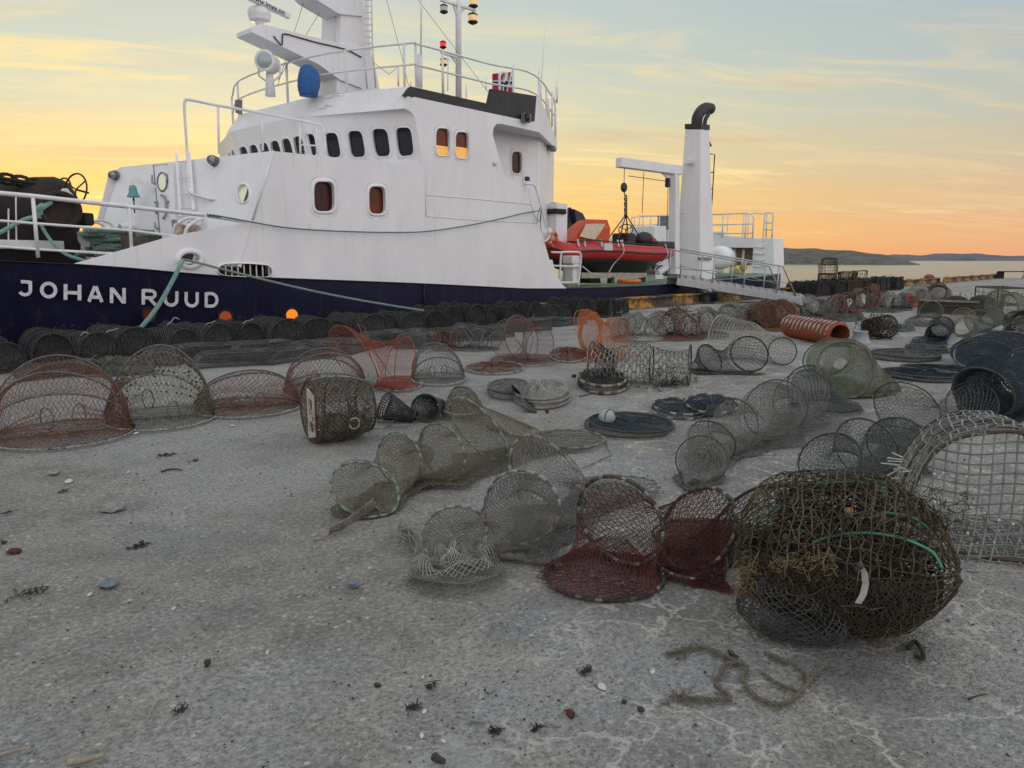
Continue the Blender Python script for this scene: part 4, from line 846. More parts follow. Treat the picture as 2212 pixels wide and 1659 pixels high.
tubes('davit_fall', [[ae, ae-UPV*.5], [A4(722, 705, ae[1]), A4(990, 742, 13.8)], [A4(830, 680, 14.2), A4(818, 970, 14.2)], [A4(1000, 745, 13.85), A4(990, 1180, 13.85)]], .012, black, dv)
MB().lathe(ae-UPV*.62-V3(0, .05, 0), V3(0, 1, 0), [(.1, 0), (.15, .02), (.15, .08), (.1, .1)], 14).build('pulley_block', black, dv, smooth=True); MB().box(A4(997, 752, 13.8), (.14, .14, .3)).build('pulley_block', black, dv, bevel=.02)
hook = ae-UPV*.75; hk2 = A4(706, 975, ae[1]); mb = MB().tube([hook, A4(702, 850, ae[1])], .02)
for k in range(7): p = A4(703+(k % 2)*2, 860+k*20, ae[1]); mb.tube([p+V3(.05*cos(a)*(k % 2), .05*cos(a)*((k+1) % 2), .1*sin(a)) for a in np.linspace(0, 2*pi, 9, endpoint=False)], .018, 5, closed=True)
mb.build('lifting_chain', black, dv)
tubes('lifting_strop', [[hk2, A4(*p, q)] for p, q in (((590, 1130), 13.6), ((668, 1110), 14.6), ((800, 1130), 13.6), ((720, 1110), 14.7))], .02, rust, dv)
# crew boat on its cradle ------------------------------------------------
rib_red = mat('red_inflatable_tube', (.50, .018, .022), .45, col2=(.42, .015, .02), scale=3)
BQ = 13.45; T = lambda x, y, q=BQ: onY(Z(4, x, y), q)
near = [T(300, 1235), T(420, 1228), T(600, 1232), T(800, 1246), T(930, 1250)]
rib = thing('inflatable_boat', near[2], 'red rigid inflatable boat with orange canopy hanging on the cradle of the working deck', 'boat')
wid = 1.5; nose = near[0]+V3(-.35, .75, .12); nose[2] = near[0][2]+.1
far = [p+V3(0, wid, 0) for p in near[::-1]]
U_ = arc3([near[4]+V3(.9, .05, .0)]+near[::-1]+[near[0]+V3(-.28, .2, .06), nose, near[0]+V3(-.28, wid-.2, .06)]+far[::-1]+[far[0]+V3(.9, 0, 0)], 6)
rad = np.full(len(U_), .245); rad[:6] = np.linspace(.1, .24, 6); rad[-6:] = np.linspace(.24, .1, 6)
MB().tube(U_, rad, 14).build('tube', rib_red, rib, smooth=True)
nb = [p for p in U_ if p[1] < BQ+.7 and p[0] < near[4][0]+.5]
MB().tube([p+V3(0, -.235, .0) if p[0] > near[0][0]-.1 else p+V3(-.2, -.12, 0) for p in nb], .035, 6).build('rubbing_strake', black, rib, smooth=True)
hullm = mat('dark_grp_boat_hull', (.025, .022, .02), .4, col2=(.05, .045, .04), scale=3)
xs_ = np.linspace(near[0][0]-.1, near[4][0]+.3, 12); hz = near[2][2]
mb = MB(); R_ = []
for i, x in enumerate(xs_):
    t = i/11; hw_ = wid/2*min(1, .15+t*4); kz = hz-.22-.48*min(1, .35+t*2.5); cy = BQ+wid/2
    R_.append([(x, cy-hw_, hz-.05), (x, cy-hw_*.85, hz-.3), (x, cy, kz), (x, cy+hw_*.85, hz-.3), (x, cy+hw_, hz-.05)])
mb.loft(R_, closed=True).build('boat_hull', hullm, rib, smooth=False)
cano = mat('orange_canopy', (.55, .07, .02), .7, col2=(.45, .05, .015), scale=4, bump=.02, bscale=5); creamp = mat('cream_canopy_panel', (.62, .50, .36), .6, col2=(.5, .36, .25), scale=5)
cb = [T(318, 1160), T(585, 1180)]; ct = [T(432, 1008, BQ+.2), T(575, 1012, BQ+.2)]
dy_ = lambda d: V3(.72*d, d, 0)
ringb = np.array([cb[0], cb[1], cb[1]+dy_(1.0), cb[0]+dy_(1.0)]); ringt = np.array([ct[0], ct[1], ct[1]+dy_(.7), ct[0]+dy_(.7)])
ringm = ringb*.45+ringt*.55+np.array([[.0, -.05, .05], [.06, -.05, .05], [.06, .05, .05], [0, .05, .05]])
MB().loft([ringb, ringm, ringt]).build('canopy', cano, rib)
pl_ = np.array([T(*p_, q_) for p_, q_ in (((372, 1128), BQ+.0), ((418, 1040), BQ+.09), ((553, 1040), BQ+.09), ((505, 1118), BQ+.02), ((478, 1150), BQ-.02), ((420, 1140), BQ-.02))])+V3(0, -.06, 0); MB().prism(pl_, (0, .02, 0)).build('canopy_panel', creamp, rib)
grip = mat('white_patch', (.6, .58, .56), .6)
for x in (330, 375, 492, 608, 640): MB().tube([T(x, 1190)+V3(0, -.19, .16), T(x, 1215)+V3(0, -.235, .06)], .03, 6).build('tube_patch', grip, rib)
MB().box(T(533, 1208)+V3(0, -.23, .02), (.42, .06, .2)).build('tube_label', grip, rib, bevel=.01)
tubes('grab_line', [arc3([T(x, y)+V3(0, -.22, .1) for x, y in [(330, 1182), (420, 1178), (520, 1186), (600, 1195), (680, 1195), (760, 1206), (840, 1206), (920, 1215)]], 4)], .022, black, rib)
con = T(690, 1150, BQ+.75); MB().box(con-UPV*.15, (.5, .6, .7)).build('console', black, rib, bevel=.05); wheel(con+V3(-.2, -.2, .3), .22, V3(-.7, -.4, .6), rib, black, 'steering_wheel', .018)
MB().tube(arc3([T(655, 1180, BQ+.4), T(660, 1120, BQ+.4), T(690, 1108, BQ+.7), T(712, 1130, BQ+1.)], 5), .025).build('console_rail', black, rib, smooth=True)
ob = T(830, 1150, BQ+.75); MB().ball(ob, (.42, .28, .26), 14, 8).build('engine_cowl', black, rib, smooth=True); MB().ball(ob+V3(.3, -.1, -.08), (.22, .2, .17), 12, 8).build('engine_cowl', rib_red, rib, smooth=True)
MB().box(T(900, 1190, BQ+.7), (1.1, 1.0, .25)).build('seat_cover', black, rib, bevel=.05)
tubes('boat_lashing', [arc3([T(625, 1190)+V3(0, -.2, .15), T(636, 1235)+V3(0, -.28, 0), T(620, 1320), T(585, 1380)], 5), arc3([T(940, 1200)+V3(0, -.2, .1), T(945, 1260)+V3(0, -.28, 0), T(935, 1320), T(900, 1370)], 5), [T(400, 1335), T(460, 1385), T(560, 1400)]], .018, grip, rib)
# cradle
cr = MB().beam(T(385, 1400, 13.5), T(842, 1400, 13.5), .12, .12).beam(T(385, 1400, 14.9), T(842, 1400, 14.9), .12, .12)
pt('boat_cradle', MB().beam(T(385, 1400, 13.5), T(842, 1400, 13.5), .12, .16), mat('wooden_cradle', (.42, .36, .30), .8, col2=(.3, .25, .2), scale=6))
gm_ = mat('dark_green_paint', (.01, .035, .02), .6)
for x, q in ((600, 13.5), (820, 13.5)): p = T(x, 1410, q); pt('cradle_post', MB().box((p[0], p[1], (p[2]+ZW)/2), (.16, .16, p[2]-ZW)), gm_)
pt('deck_block', MB().prism([T(x, y, 13.9) for x, y in [(440, 1380), (520, 1380), (530, 1455), (460, 1455)]], (0, .6, 0)), gm_)
mb = MB()
for k in range(4): mb.prism([T(890+k*28, 1320+k*4, 15.2), T(906+k*28, 1320+k*4, 15.2), T(925+k*28, 1405, 15.2), T(909+k*28, 1405, 15.2)], (0, .05, 0))
pt('deck_stair', mb, gm_)
MB().tube([T(1000, 1335, 14), T(925, 1385, 14)], .11, 10).box(T(912, 1410, 14), (.5, .3, .14)).build('deck_strut', white, ship, smooth=False)
# orange ring lying on deck
p = onZ(Z(4, 728, 1440), ZW+.09); orange = mat('orange_float_plastic', (.62, .16, .02), .5, col2=(.5, .1, .02), scale=6)
tag(MB().tube([p+V3(.30*cos(a), .30*sin(a), 0) for a in np.linspace(0, 2*pi, 28, endpoint=False)], .06, 10, closed=True).build('life_ring', orange, at=p, smooth=True), 'orange life ring lying on the green working deck', 'life ring')
p = A4(198, 1150, 13.6); rx_ = unit(V3(.99, .12, 0)); o_ = thing('life_ring', p, 'orange life ring hanging on the aft end of the white house', 'life ring')
MB().tube([p+.19*(cos(a)*rx_+sin(a)*UPV) for a in np.linspace(0, 2*pi, 28, endpoint=False)], .05, 10, closed=True).build('ring', orange, o_, smooth=True)
for a in (.3, 1.9, 3.5, 5.1): MB().tube([p+.19*(cos(a+d)*rx_+sin(a+d)*UPV) for d in (-.08, 0, .08)], .054, 10).build('band', grip, o_, smooth=True)
# bits at the break of the house
pt('house_box', MB().box(A4(210, 1050, 14.0), (.5, .5, 1.2)), white, bevel=.02); pt('house_box_top', MB().box(A4(212, 970, 13.9)+UPV*.06, (.46, .46, .14)).box(A4(205, 930, 14.0), (.22, .22, .3)), rust, bevel=.03)
tubes('side_ladder_rail', [arc3([A4(240, 1470, 12.9), A4(245, 1380, 12.9), A4(252, 1255, 12.9), A4(262, 1238, 12.9), A4(370, 1238, 12.9), A4(388, 1252, 12.9), A4(390, 1290, 12.9), A4(372, 1480, 12.9)], 4), [A4(185, 1238, 12.9), A4(262, 1240, 12.9)], [A4(185, 1332, 12.9), A4(375, 1340, 12.9)], [A4(190, 1450, 12.9), A4(375, 1450, 12.9)]], .03, white2)
pt('mooring_bollard', MB().box(A4(330, 1370, 13.1), (.3, .3, .75)).box(A4(330, 1290, 13.1), (.45, .35, .22)), white2, bevel=.03); pt('mooring_bollard', MB().box(A4(295, 1385, 13.4), (.2, .2, .7)), white2, bevel=.03)
# folded navy crane and its black hydraulics
nav2 = mat('navy_crane_paint', (.02, .022, .05), .4, col2=(.03, .03, .06), scale=2)
cr_ = pt('folded_crane', MB().prism([A4(x, y, 16.2) for x, y in [(305, 940), (320, 932), (352, 940), (360, 990), (375, 1160), (320, 1165), (306, 1060)]], (0, .5, 0)), nav2, bevel=.02)
MB().prism([A4(x, y, 16.0) for x, y in [(345, 935), (405, 965), (428, 1010), (425, 1120), (395, 1160), (378, 1160)]], (0, .4, 0)).build('crane_boom', nav2, cr_, bevel=.02); MB().ball(A4(278, 1090, 16.3), (.30, .3, .45), 9, 7).build('crane_hydraulics', black, cr_)
MB().tube(arc3([A4(308, 1090, 16.1), A4(302, 980, 16.1), A4(303, 940, 16.1), A4(315, 933, 16.1), A4(330, 960, 16.1)], 5), .04).build('crane_hose', black, cr_, smooth=True)
# rails, winch house and gantry at the stern
pt('winch_house', MB().prism([A4(x, y, 17.) for x, y in [(905, 1055), (1010, 1055), (1012, 1420), (890, 1300)]], (0, 1.2, 0)), white, bevel=.02); pt('winch_house_vent', MB().box(A4(980, 1030, 17.2), (.5, .5, .6)), grey, bevel=.05)
tubes('boat_deck_rail', [arc3([A4(735, 1130, 17.5), A4(745, 1010, 17.5), A4(775, 992, 17.5), A4(1000, 985, 17.5)], 5), [A4(800, 984, 16.8), A4(1008, 982, 16.8)], [A4(745, 1050, 17.5), A4(1000, 1045, 17.5)], [A4(740, 1100, 17.5), A4(1000, 1100, 17.5)]]+[[A4(x, 990, 17.2), A4(x-4, 1135, 17.2)] for x in (680, 710, 765, 800, 825, 878, 940)], .025, white2)
pt('aft_bulwark', MB().prism([A4(x, y, 17.6) for x, y in [(580, 1130), (1012, 1140), (1012, 1240), (580, 1210)]], (0, .1, 0)), white)
GS = A4(1735, 1300, 13.3)[0]
def gs(x, y, d=0.): return onX(Z(4, x, y), GS+d)
pt('gantry_leg', MB().prism([gs(1597, 1140), gs(1735, 1140), gs(1741, 1330), gs(1722, 1560), gs(1575, 1560), gs(1590, 1260)], (1.0, 0, 0)), white, bevel=.02)
pt('gantry_beam', MB().prism([gs(1300, 1116), gs(1597, 1136), gs(1597, 1208), gs(1300, 1205)], (1.0, 0, 0)).box(gs(1340, 1125)+V3(.3, 0, .1), (.4, .5, .2)), white, bevel=.02)
pt('gantry_leg', MB().prism([gs(1300, 1200, .1), gs(1330, 1200, .1), gs(1330, 1560, .1), gs(1300, 1560, .1)], (.8, 0, 0)), white)
brn = mat('rust_streaked_cream', (.42, .30, .20), .7, col2=(.2, .1, .05), scale=2.2)
pt('stern_bulkhead', MB().prism([gs(1340, 1210, .9), gs(1600, 1205, .9), gs(1590, 1300, .9), gs(1560, 1330, .9), gs(1340, 1330, .9)], (.1, 0, 0)), brn)
tubes('stern_stanchion', [[gs(1440, 1210, .3), gs(1430, 1500, .3)], [gs(1465, 1210, .4), gs(1470, 1330, .4)], [gs(1528, 1220, .4), gs(1505, 1480, .4)], [gs(1545, 1300, .4), gs(1500, 1490, .4)]], .06, white2)
for x, y in ((1468, 1375), (1448, 1320), (1520, 1345)): pt('snatch_block', MB().lathe(gs(x, y, -.1), V3(1, 0, 0), [(.1, 0), (.16, .03), (.16, .1), (.1, .13)], 12), mat('yellowish_block', (.4, .3, .08), .6), smooth=True)
mb = MB()
tubes('leg_rung', [arc3([gs(1597, y+8, -.05), gs(1604, y, -.08), gs(1660, y+6, -.08), gs(1668, y-5, -.08)], 3) for y in range(1200, 1470, 45)], .03, white2)
tubes('gantry_rail', [[gs(1308, 975), gs(1550, 966), gs(1585, 975), gs(1597, 1000), gs(1590, 1138)], [gs(1305, 1048), gs(1598, 1040)], [gs(1308, 1108), gs(1590, 1105)], arc3([gs(1668, 1165), gs(1664, 1130), gs(1675, 985), gs(1682, 964), gs(1700, 962), gs(1728, 968), gs(1734, 985), gs(1724, 1138)], 4), [gs(1680, 1030), gs(1732, 1036)], [gs(1672, 1080), gs(1728, 1085)], [gs(1590, 966, .8), gs(1668, 970, .8)]]
      + [[gs(x, 972), gs(x-8, 1135)] for x in (1385, 1545, 1692)]+[[gs(x, 972, .9), gs(x-12, 1135, .9)] for x in (1420, 1530, 1565)], .032, white2)
raft = thing('life_raft_canister', A4(1370, 1290, 14.2), 'white life raft canister stowed behind the funnel', 'life raft')
MB().lathe(A4(1370, 1275, 14.2)-V3(.8, .2, 0), unit(V3(1, .25, 0)), [(.2, 0), (.38, .05), (.42, .2), (.42, .75), (.45, .77), (.45, .83), (.42, .85), (.42, 1.4), (.38, 1.55), (.2, 1.6)], 20).build('canister', white, raft, smooth=True)
MB().prism([A4(x, y, 14.2) for x, y in [(1325, 1325), (1420, 1325), (1410, 1350), (1335, 1355)]], (0, .5, 0)).build('cradle', grey, raft)
pt('stern_bulwark', MB().prism([A4(x, y, 13.) for x, y in [(1300, 1430), (1345, 1420), (1490, 1398), (1500, 1500), (1300, 1500)]], (0, .1, 0)), navy)
# gangway -----------------------------------------------------------------
gA, gB = onY(Z(4, 1062, 1442), 12.25), onZ(Z(4, 1962, 1582), .02); gd = unit(gB-gA); gs_ = unit(np.cross(UPV, gd)); gs_ = gs_ if gs_[1] > 0 else -gs_
gw = thing('gangway', gB, 'aluminium gangway with ridged treads leading from the working deck down to the quay', 'gangway')
GL_ = float(np.linalg.norm(gB-gA)); gu = unit(np.cross(gs_, gd)); gu = gu if gu[2] > 0 else -gu
WD_ = .75
for o in (0, WD_): MB().beam(gA+gs_*o, gB+gs_*o, .05, .22, up=gu).build('side_beam', alu, gw, bevel=.008)
n = 16
for k in range(n):
    c = gA+gd*(GL_*(k+.5)/n)+gu*.10; h_ = GL_/n
    prof = [c-gd*h_*.48+gu*.0, c-gd*h_*.40+gu*.13, c-gd*h_*.05+gu*.115, c+gd*h_*.46+gu*.03, c+gd*h_*.46+gu*.0]
    MB().prism([p+gs_*.03 for p in prof], gs_*(WD_-.06)).build('tread', alu, gw)
for o in (0, WD_):
    b_ = gs_*o; ts = [.02, .26, .5, .76]
    MB().tube([gA+gd*GL_*.015+b_+UPV*1.0, gA+gd*GL_*.79+b_+UPV*1.0, gA+gd*GL_*.80+b_+UPV*1.0, gA+gd*GL_*.92+b_+UPV*.1], .024, 8).build('handrail', alu, gw, smooth=True)
    MB().tube(arc3([gA+gd*GL_*t+b_+UPV*(.5-.05*sin(t*12)**2) for t in np.linspace(.015, .86, 14)], 3), .012, 5).build('rope_rail', rope2, gw, smooth=True)
    for t in ts: MB().tube([gA+gd*GL_*t+b_, gA+gd*GL_*(t+.012)+b_+UPV*1.0], .022, 8).build('stanchion', alu, gw, smooth=True)
# ---------------------------------------------------------------- fishing gear on the quay
def twine(name, c, c2=None, rough=.9, st=None): return mat(name, c, rough, col2=c2 or tuple(x*.55 for x in c), scale=14, stain=st, sscale=9, sthr=(.6, .68), spec=.2)
T_grey = twine('grey_twine', (.255, .245, .225), (.13, .125, .115)); T_pale = twine('pale_twine', (.42, .41, .37), (.26, .255, .23)); T_dark = twine('dark_twine', (.045, .05, .055))
T_navy = twine('blue_black_twine', (.045, .06, .075)); T_olive = twine('olive_twine', (.245, .22, .165), (.12, .11, .08)); T_brown = twine('brown_twine', (.16, .125, .085), (.06, .045, .03))
T_red = twine('faded_red_twine', (.225, .095, .07), (.11, .06, .045)); T_brred = twine('bright_red_twine', (.37, .105, .07), (.22, .075, .055)); T_wine = twine('wine_red_twine', (.15, .05, .046), (.06, .022, .022))
T_orange = twine('orange_twine', (.52, .19, .06), (.34, .11, .04)); T_pink = twine('dusty_pink_twine', (.27, .16, .145), (.15, .09, .08)); T_green = twine('pale_green_twine', (.25, .27, .20), (.15, .17, .12))
T_white = twine('dirty_white_plastic', (.42, .43, .41), (.25, .25, .23), .7); T_char = twine('charcoal_twine', (.028, .028, .027), (.05, .048, .044)); T_ggrey = twine('green_grey_twine', (.15, .165, .155), (.08, .09, .085))
H_dark = mat('dark_hoop', (.03, .028, .026), .8, col2=(.075, .07, .063), scale=20); H_pale = mat('pale_cane_hoop', (.30, .27, .23), .7, col2=(.12, .11, .10), scale=14); H_grey = mat('grey_hoop', (.16, .155, .145), .8, col2=(.07, .065, .06), scale=18)
H_wrap = mat('white_rope_lashing', (.34, .33, .30), .9, col2=(.16, .16, .15), scale=60, mix=(.42, .58)); H_cord = mat('faded_green_cord', (.12, .22, .17), .9, col2=(.22, .26, .20), scale=30); H_band = mat('grey_cord_band', (.27, .26, .24), .9)
H_green = mat('green_plastic_rod', (.05, .24, .17), .5, col2=(.04, .13, .10), scale=8); T_dgrey = twine('dark_grey_twine', (.10, .105, .105), (.05, .052, .052))
H_rust = mat('rusted_iron_hoop', (.10, .06, .04), .9, col2=(.06, .045, .04), scale=12, stain=(.30, .11, .03), sscale=12, sthr=(.62, .70), bump=.004)
weed = mat('dried_weed', (.035, .028, .018), .95, col2=(.075, .055, .028), scale=20)
def wob(P, amp, fr=7., seed=0):
    rg = np.random.default_rng(seed); out = np.zeros_like(P)
    for k in range(5):
        d = rg.normal(size=3)*fr*(.5+.35*k); v = rg.normal(size=3); v /= np.linalg.norm(v)
        out += v*np.sin(P@d+rg.uniform(0, 6))[..., None]/(1+.6*k)
    return P+out*amp
def floor_(P, z=.006): P = np.array(P); P[..., 2] = np.maximum(P[..., 2], z); return P
def knot(P, r, kind='diamond', closed=False, jit=.12, holes=0., seed=0, mask=None):
    # P (nu, nv, 3): a sheet of mesh nodes -> twine segments; closed wraps the second index
    P = np.array(P, float); nu, nv = P.shape[:2]; rg = np.random.default_rng(seed); mb = MB()
    sp_ = np.linalg.norm(np.diff(P, axis=0), axis=2).mean()
    P = P+rg.normal(size=P.shape)*sp_*jit; P[..., 2] = np.maximum(P[..., 2], .004)
    ok = np.ones((nu, nv), bool) if mask is None else mask.copy()
    if holes:
        for _ in range(max(1, int(holes))):
            ci, cj, rr = rg.uniform(0, nu), rg.uniform(0, nv), rg.uniform(.02, .08)
            I, J = np.meshgrid(np.arange(nu), np.arange(nv), indexing='ij'); ok &= ((I-ci)/nu)**2*1.+((J-cj)/nv)**2 > rr*rr
    A, B = [], []
    def link(i, j, di, dj):
        i2 = i+di; j2 = (j+dj) % nv if closed else j+dj
        k = (i2 >= 0) & (i2 < nu) & (j2 >= 0) & (j2 < nv); i, j, i2, j2 = i[k], j[k], i2[k], j2[k]
        k = ok[i, j] & ok[i2, j2]; A.append(P[i[k], j[k]]); B.append(P[i2[k], j2[k]])
    I, J = [x.ravel() for x in np.meshgrid(np.arange(nu), np.arange(nv), indexing='ij')]
    if kind == 'diamond':
        e = (I+J) % 2 == 0; link(I[e], J[e], 1, 1); link(I[e], J[e], 1, -1)
    elif kind == 'square': link(I, J, 1, 0); link(I, J, 0, 1)
    elif kind == 'hex':
        link(I, J, 0, 1); e = (I+J) % 2 == 0; link(I[e], J[e], 1, 0)
    return mb.wires(np.concatenate(A), np.concatenate(B), r)
def resample(R, nu, nv, closed):       # bilinear resample of a coarse sheet to the mesh density
    R = np.asarray(R, float); a = np.linspace(0, R.shape[0]-1, nu); i = np.minimum(a.astype(int), R.shape[0]-2); t = (a-i)[:, None, None]
    Q = R[i]*(1-t)+R[i+1]*t
    if closed: Q = np.concatenate([Q, Q[:, :1]], 1)
    m = Q.shape[1]; b_ = np.linspace(0, m-1, nv+1)[:nv] if closed else np.linspace(0, m-1, nv); j = np.minimum(b_.astype(int), m-2); t = (b_-j)[None, :, None]
    return Q[:, j]*(1-t)+Q[:, j+1]*t
def even(n): return int(n)//2*2
def net_on(R, cell, r, closed=True, kind='diamond', jit=.12, seed=0, holes=0., wobble=.004, mask=None):
    R = np.asarray(R, float); Lu = np.linalg.norm(np.diff(R, axis=0), axis=2).sum(0).mean(); Rc = np.concatenate([R, R[:, :1]], 1) if closed else R
    Lv = np.linalg.norm(np.diff(Rc, axis=1), axis=2).sum(1); Lv = np.percentile(Lv, 70)
    k = .707 if kind == 'diamond' else 1.
    nu, nv = max(4, int(Lu/cell/k)), max(6, even(Lv/cell/k)); P = resample(R, nu, nv, closed)
    return knot(floor_(wob(P, wobble, 9, seed)), r, kind, closed, jit, holes, seed, None)
def lash(P, r, n, name, parent, m=H_wrap, frac=.45):
    P = np.asarray(P); L_ = len(P); mb = MB(); s_ = L_/n
    for k in range(n):
        i0 = int(k*s_+RNG.uniform(0, .2)*s_); i1 = max(i0+2, int(i0+s_*frac*RNG.uniform(.6, 1.2))); idx = [i % L_ for i in range(i0, i1+1)]
        if len(set(idx)) == len(idx) and len(idx) > 1: mb.tube(P[idx], r, 6)
    return mb.build(name, m, parent, smooth=True)
NA = 56
AN = np.arange(NA)*2*pi/NA
def hoop_px(xl, xr, yt, yb, sign=1, lean=0., sq=None, dx=0.):
    # an upright hoop standing at the place where the photo shows it; returns its circle of points
    g = onZ(((xl+xr)/2+dx, yb), .012); k = mpp(g); Hh = (yb-yt)*k/cos(radians(6)); w_ = (xr-xl)*k
    R_ = max(Hh, w_*.8)/2/max(cos(lean), .3); va = atan2(g[1], g[0]); psi = math.acos(min(.98, w_/(2*R_))) if sq is None else sq
    n_ = V3(cos(va+sign*psi), sin(va+sign*psi), 0); t = V3(-n_[1], n_[0], 0)
    up = UPV*cos(lean)+n_*sin(lean)
    return g+R_*up+R_*(np.cos(AN)[:, None]*t+np.sin(AN)[:, None]*up)
def flat_px(xl, xr, yt, yb, z=.02, tilt=0.):
    yc = (yt+yb)/2; c = onZ(((xl+xr)/2, yc), z); k = mpp(c); R_ = (xr-xl)/2*k; va = atan2(c[1], c[0]); n_ = V3(cos(va), sin(va), 0); t = V3(-n_[1], n_[0], 0)
    f_ = onZ(((xl+xr)/2, yt), z); b_ = onZ(((xl+xr)/2, yb), z); Ry = np.linalg.norm(f_-b_)/2; c = (f_+b_)/2
    P = c+R_*np.cos(AN)[:, None]*t+Ry*np.sin(AN)[:, None]*n_
    P[:, 2] += tilt*(np.sin(AN)+1)*.5; return P
def align(A, B):                            # shift and flip ring B so that its points run with ring A
    best, bd = B, 1e9; cA, cB = A.mean(0), B.mean(0)
    for f in (B, B[::-1]):
        for s_ in range(0, NA, 2):
            q = np.roll(f, s_, 0); d = (np.linalg.norm((A-cA)-(q-cB), axis=1)**2).sum()
            if d < bd: best, bd = q, d
    return best
def tail_ring(c, r): return np.asarray(c)+r*(np.cos(AN)[:, None]*V3(.7, -.7, 0)+np.sin(AN)[:, None]*UPV*.7)+UPV*r*.7
def chain(hoops, pinch=.22, sag=.05, K=7):
    hs = [hoops[0]]
    for h in hoops[1:]: hs.append(align(hs[-1], h))
    rows = []
    for i in range(len(hs)-1):
        a, b_ = hs[i], hs[i+1]; p = pinch[i] if isinstance(pinch, (list, tuple)) else pinch
        for k in range(K):
            t = k/K; s_ = sin(pi*t); Q = a*(1-t)+b_*t; c = Q.mean(0); hi = (Q[:, 2:3]-c[2])/(np.abs(Q[:, 2]-c[2]).max()+1e-6); Q = c+(Q-c)*(1-p*s_*(1.15+.5*hi)); Q = Q-UPV*sag*s_*(1+.6*hi); rows.append(floor_(wob(Q, .012*s_, 5, i*9+3), .01))
    rows.append(floor_(hs[-1], .01)); return np.array(rows), hs
def squash(h, k):            # a bent, sagging hoop: leaning and a little out of round
    rg_ = np.random.default_rng(k); c = h.mean(0); zc = (h[:, 2]-h[:, 2].min()); d = rg_.normal(size=2)*.22; h = h.copy(); h[:, :2] += zc[:, None]*d; h[:, 2] = h[:, 2].min()+zc*rg_.uniform(.88, .99); return h
def fyke(name, label, cat, hoops, cell, r, tm, hm=H_dark, hr=.008, group=None, pinch=.22, sag=.04, holes=0, skip_h=(), wrap=None, lm=H_wrap, lf=.4, funnel=True, slack=True, seed=1, jit=.14, wobble=.006, extra=None):
    hoops = [h if (h[:, 2].max() < .2 or h[:, 2].max() > .8) else squash(wob(h, .03, 2.4, seed*3+i), seed*5+i) for i, h in enumerate(hoops)]
    rows, hs = chain(hoops, pinch, sag); t = thing(name, V3(*rows.mean((0, 1))[:2], 0), label, cat, group)
    net_on(rows, cell, r, True, jit=jit, seed=seed, holes=holes, wobble=wobble).build('netting', tm, t)
    for i, h in enumerate(hs):
        if i in skip_h: continue
        h = floor_(wob(h, .022 if mpp(h.mean(0)) < .0035 else .034, 2.6, seed+i*7), .010); MB().tube(h, hr, 6, closed=True).build('hoop', hm, t, smooth=True)
        if wrap: lash(h, hr*1.3, wrap, 'lashing', t, lm, lf)
    if funnel:
        for i in range(len(hs)-1):
            if i in skip_h or i % 2: continue
            c = hs[i].mean(0)*.35+hs[i+1].mean(0)*.65; f_ = np.array([(hs[i]-hs[i].mean(0))*(1-.72*k)+hs[i].mean(0)*(1-k)+c*k for k in np.linspace(0.05, 1, 5)])
            net_on(floor_(f_, .01), cell, r*.9, True, seed=seed+40+i).build('funnel', tm, t)
    if slack:  # flat drape of net, added dense to darken the ground contact
        low = rows[:, :, :].copy(); cm = low.mean(1, keepdims=True); low = cm+(low-cm)*1.08; low[..., 2] = .009+.02*np.abs(np.sin(low[..., 0]*31+low[..., 1]*23))*np.abs(np.sin(low[..., 0]*11))
        net_on(low, cell*1.05, r*1.1, True, jit=.35, seed=seed+70, wobble=.012).build('slack_netting', tm, t)
    if extra: extra(t)
    return t
def tuft(mb, c, n, spread, ln, r=.0015, rg=RNG, drop=True):    # scrap of dried weed / frayed twine
    for _ in range(n):
        p = np.asarray(c)+rg.normal(size=3)*spread; p[2] = max(p[2], .004); d = unit(rg.normal(size=3)); e = p+d*ln*rg.uniform(.4, 1.2); m_ = (p+e)/2+rg.normal(size=3)*ln*.25
        e[2] = max(e[2], .003); m_[2] = max(m_[2], .003); mb.tube([p, m_, e], [r, r, r*.5], 3)
    return mb
# --- front row of long nets on hoops
def tailA(t):
    p0, p1 = onZ(Z(11, 545, 1030), .03), onZ(Z(11, 225, 1165), .02); P = arc3([p0+UPV*.05, p0*.6+p1*.4+UPV*.02, p1*.75+p0*.25, p1], 6); n = len(P)
    net_on(np.array([p+(.028-.012*i/n)*(np.cos(AN[::4])[:, None]*V3(.7, .7, 0)+np.sin(AN[::4])[:, None]*UPV)+UPV*.01 for i, p in enumerate(P)]), .011, .0022, True, seed=5).build('tied_tail', T_grey, t)
    mb = MB()
    for k in range(7): twist(mb, [p+RNG.normal(size=3)*.006+UPV*.012 for p in P[::6]], .006, pitch=.05, n=4, k=2)
    mb.tube(arc3([p1, onZ(Z(11, 185, 1195), .008), onZ(Z(11, 100, 1225), .006)], 4), .004, 5); mb.build('tail_twine', T_olive, t, smooth=True)
hA = [tail_ring(onZ(Z(11, 545, 1030), .01), .035), hoop_px(764, 892, 1024, 1112, 1, lean=.75), hoop_px(824, 915, 943, 1052, -1), hoop_px(909, 1003, 897, 1038, -1), hoop_px(1019, 1121, 858, 1003, -1), flat_px(1149, 1302, 928, 969, .03)]
fyke('fyke_net', 'olive grey hoop net with green lashing, its tied tail pointing to the lower left', 'fishing net', hA, .017, .00135, T_olive, H_grey, .0062, pinch=[.1, .2, .32, .34, .4], sag=.04, skip_h=(0,), wrap=16, lm=H_cord, lf=.3, seed=11, extra=tailA)
mb = MB()
hB = [flat_px(885, 1085, 1195, 1262, .05), hoop_px(905, 1064, 1122, 1225, 1, lean=.55), hoop_px(1030, 1180, 1012, 1195, -1, lean=.1), hoop_px(1132, 1292, 949, 1140, -1), flat_px(1240, 1420, 1028, 1066, .04)]
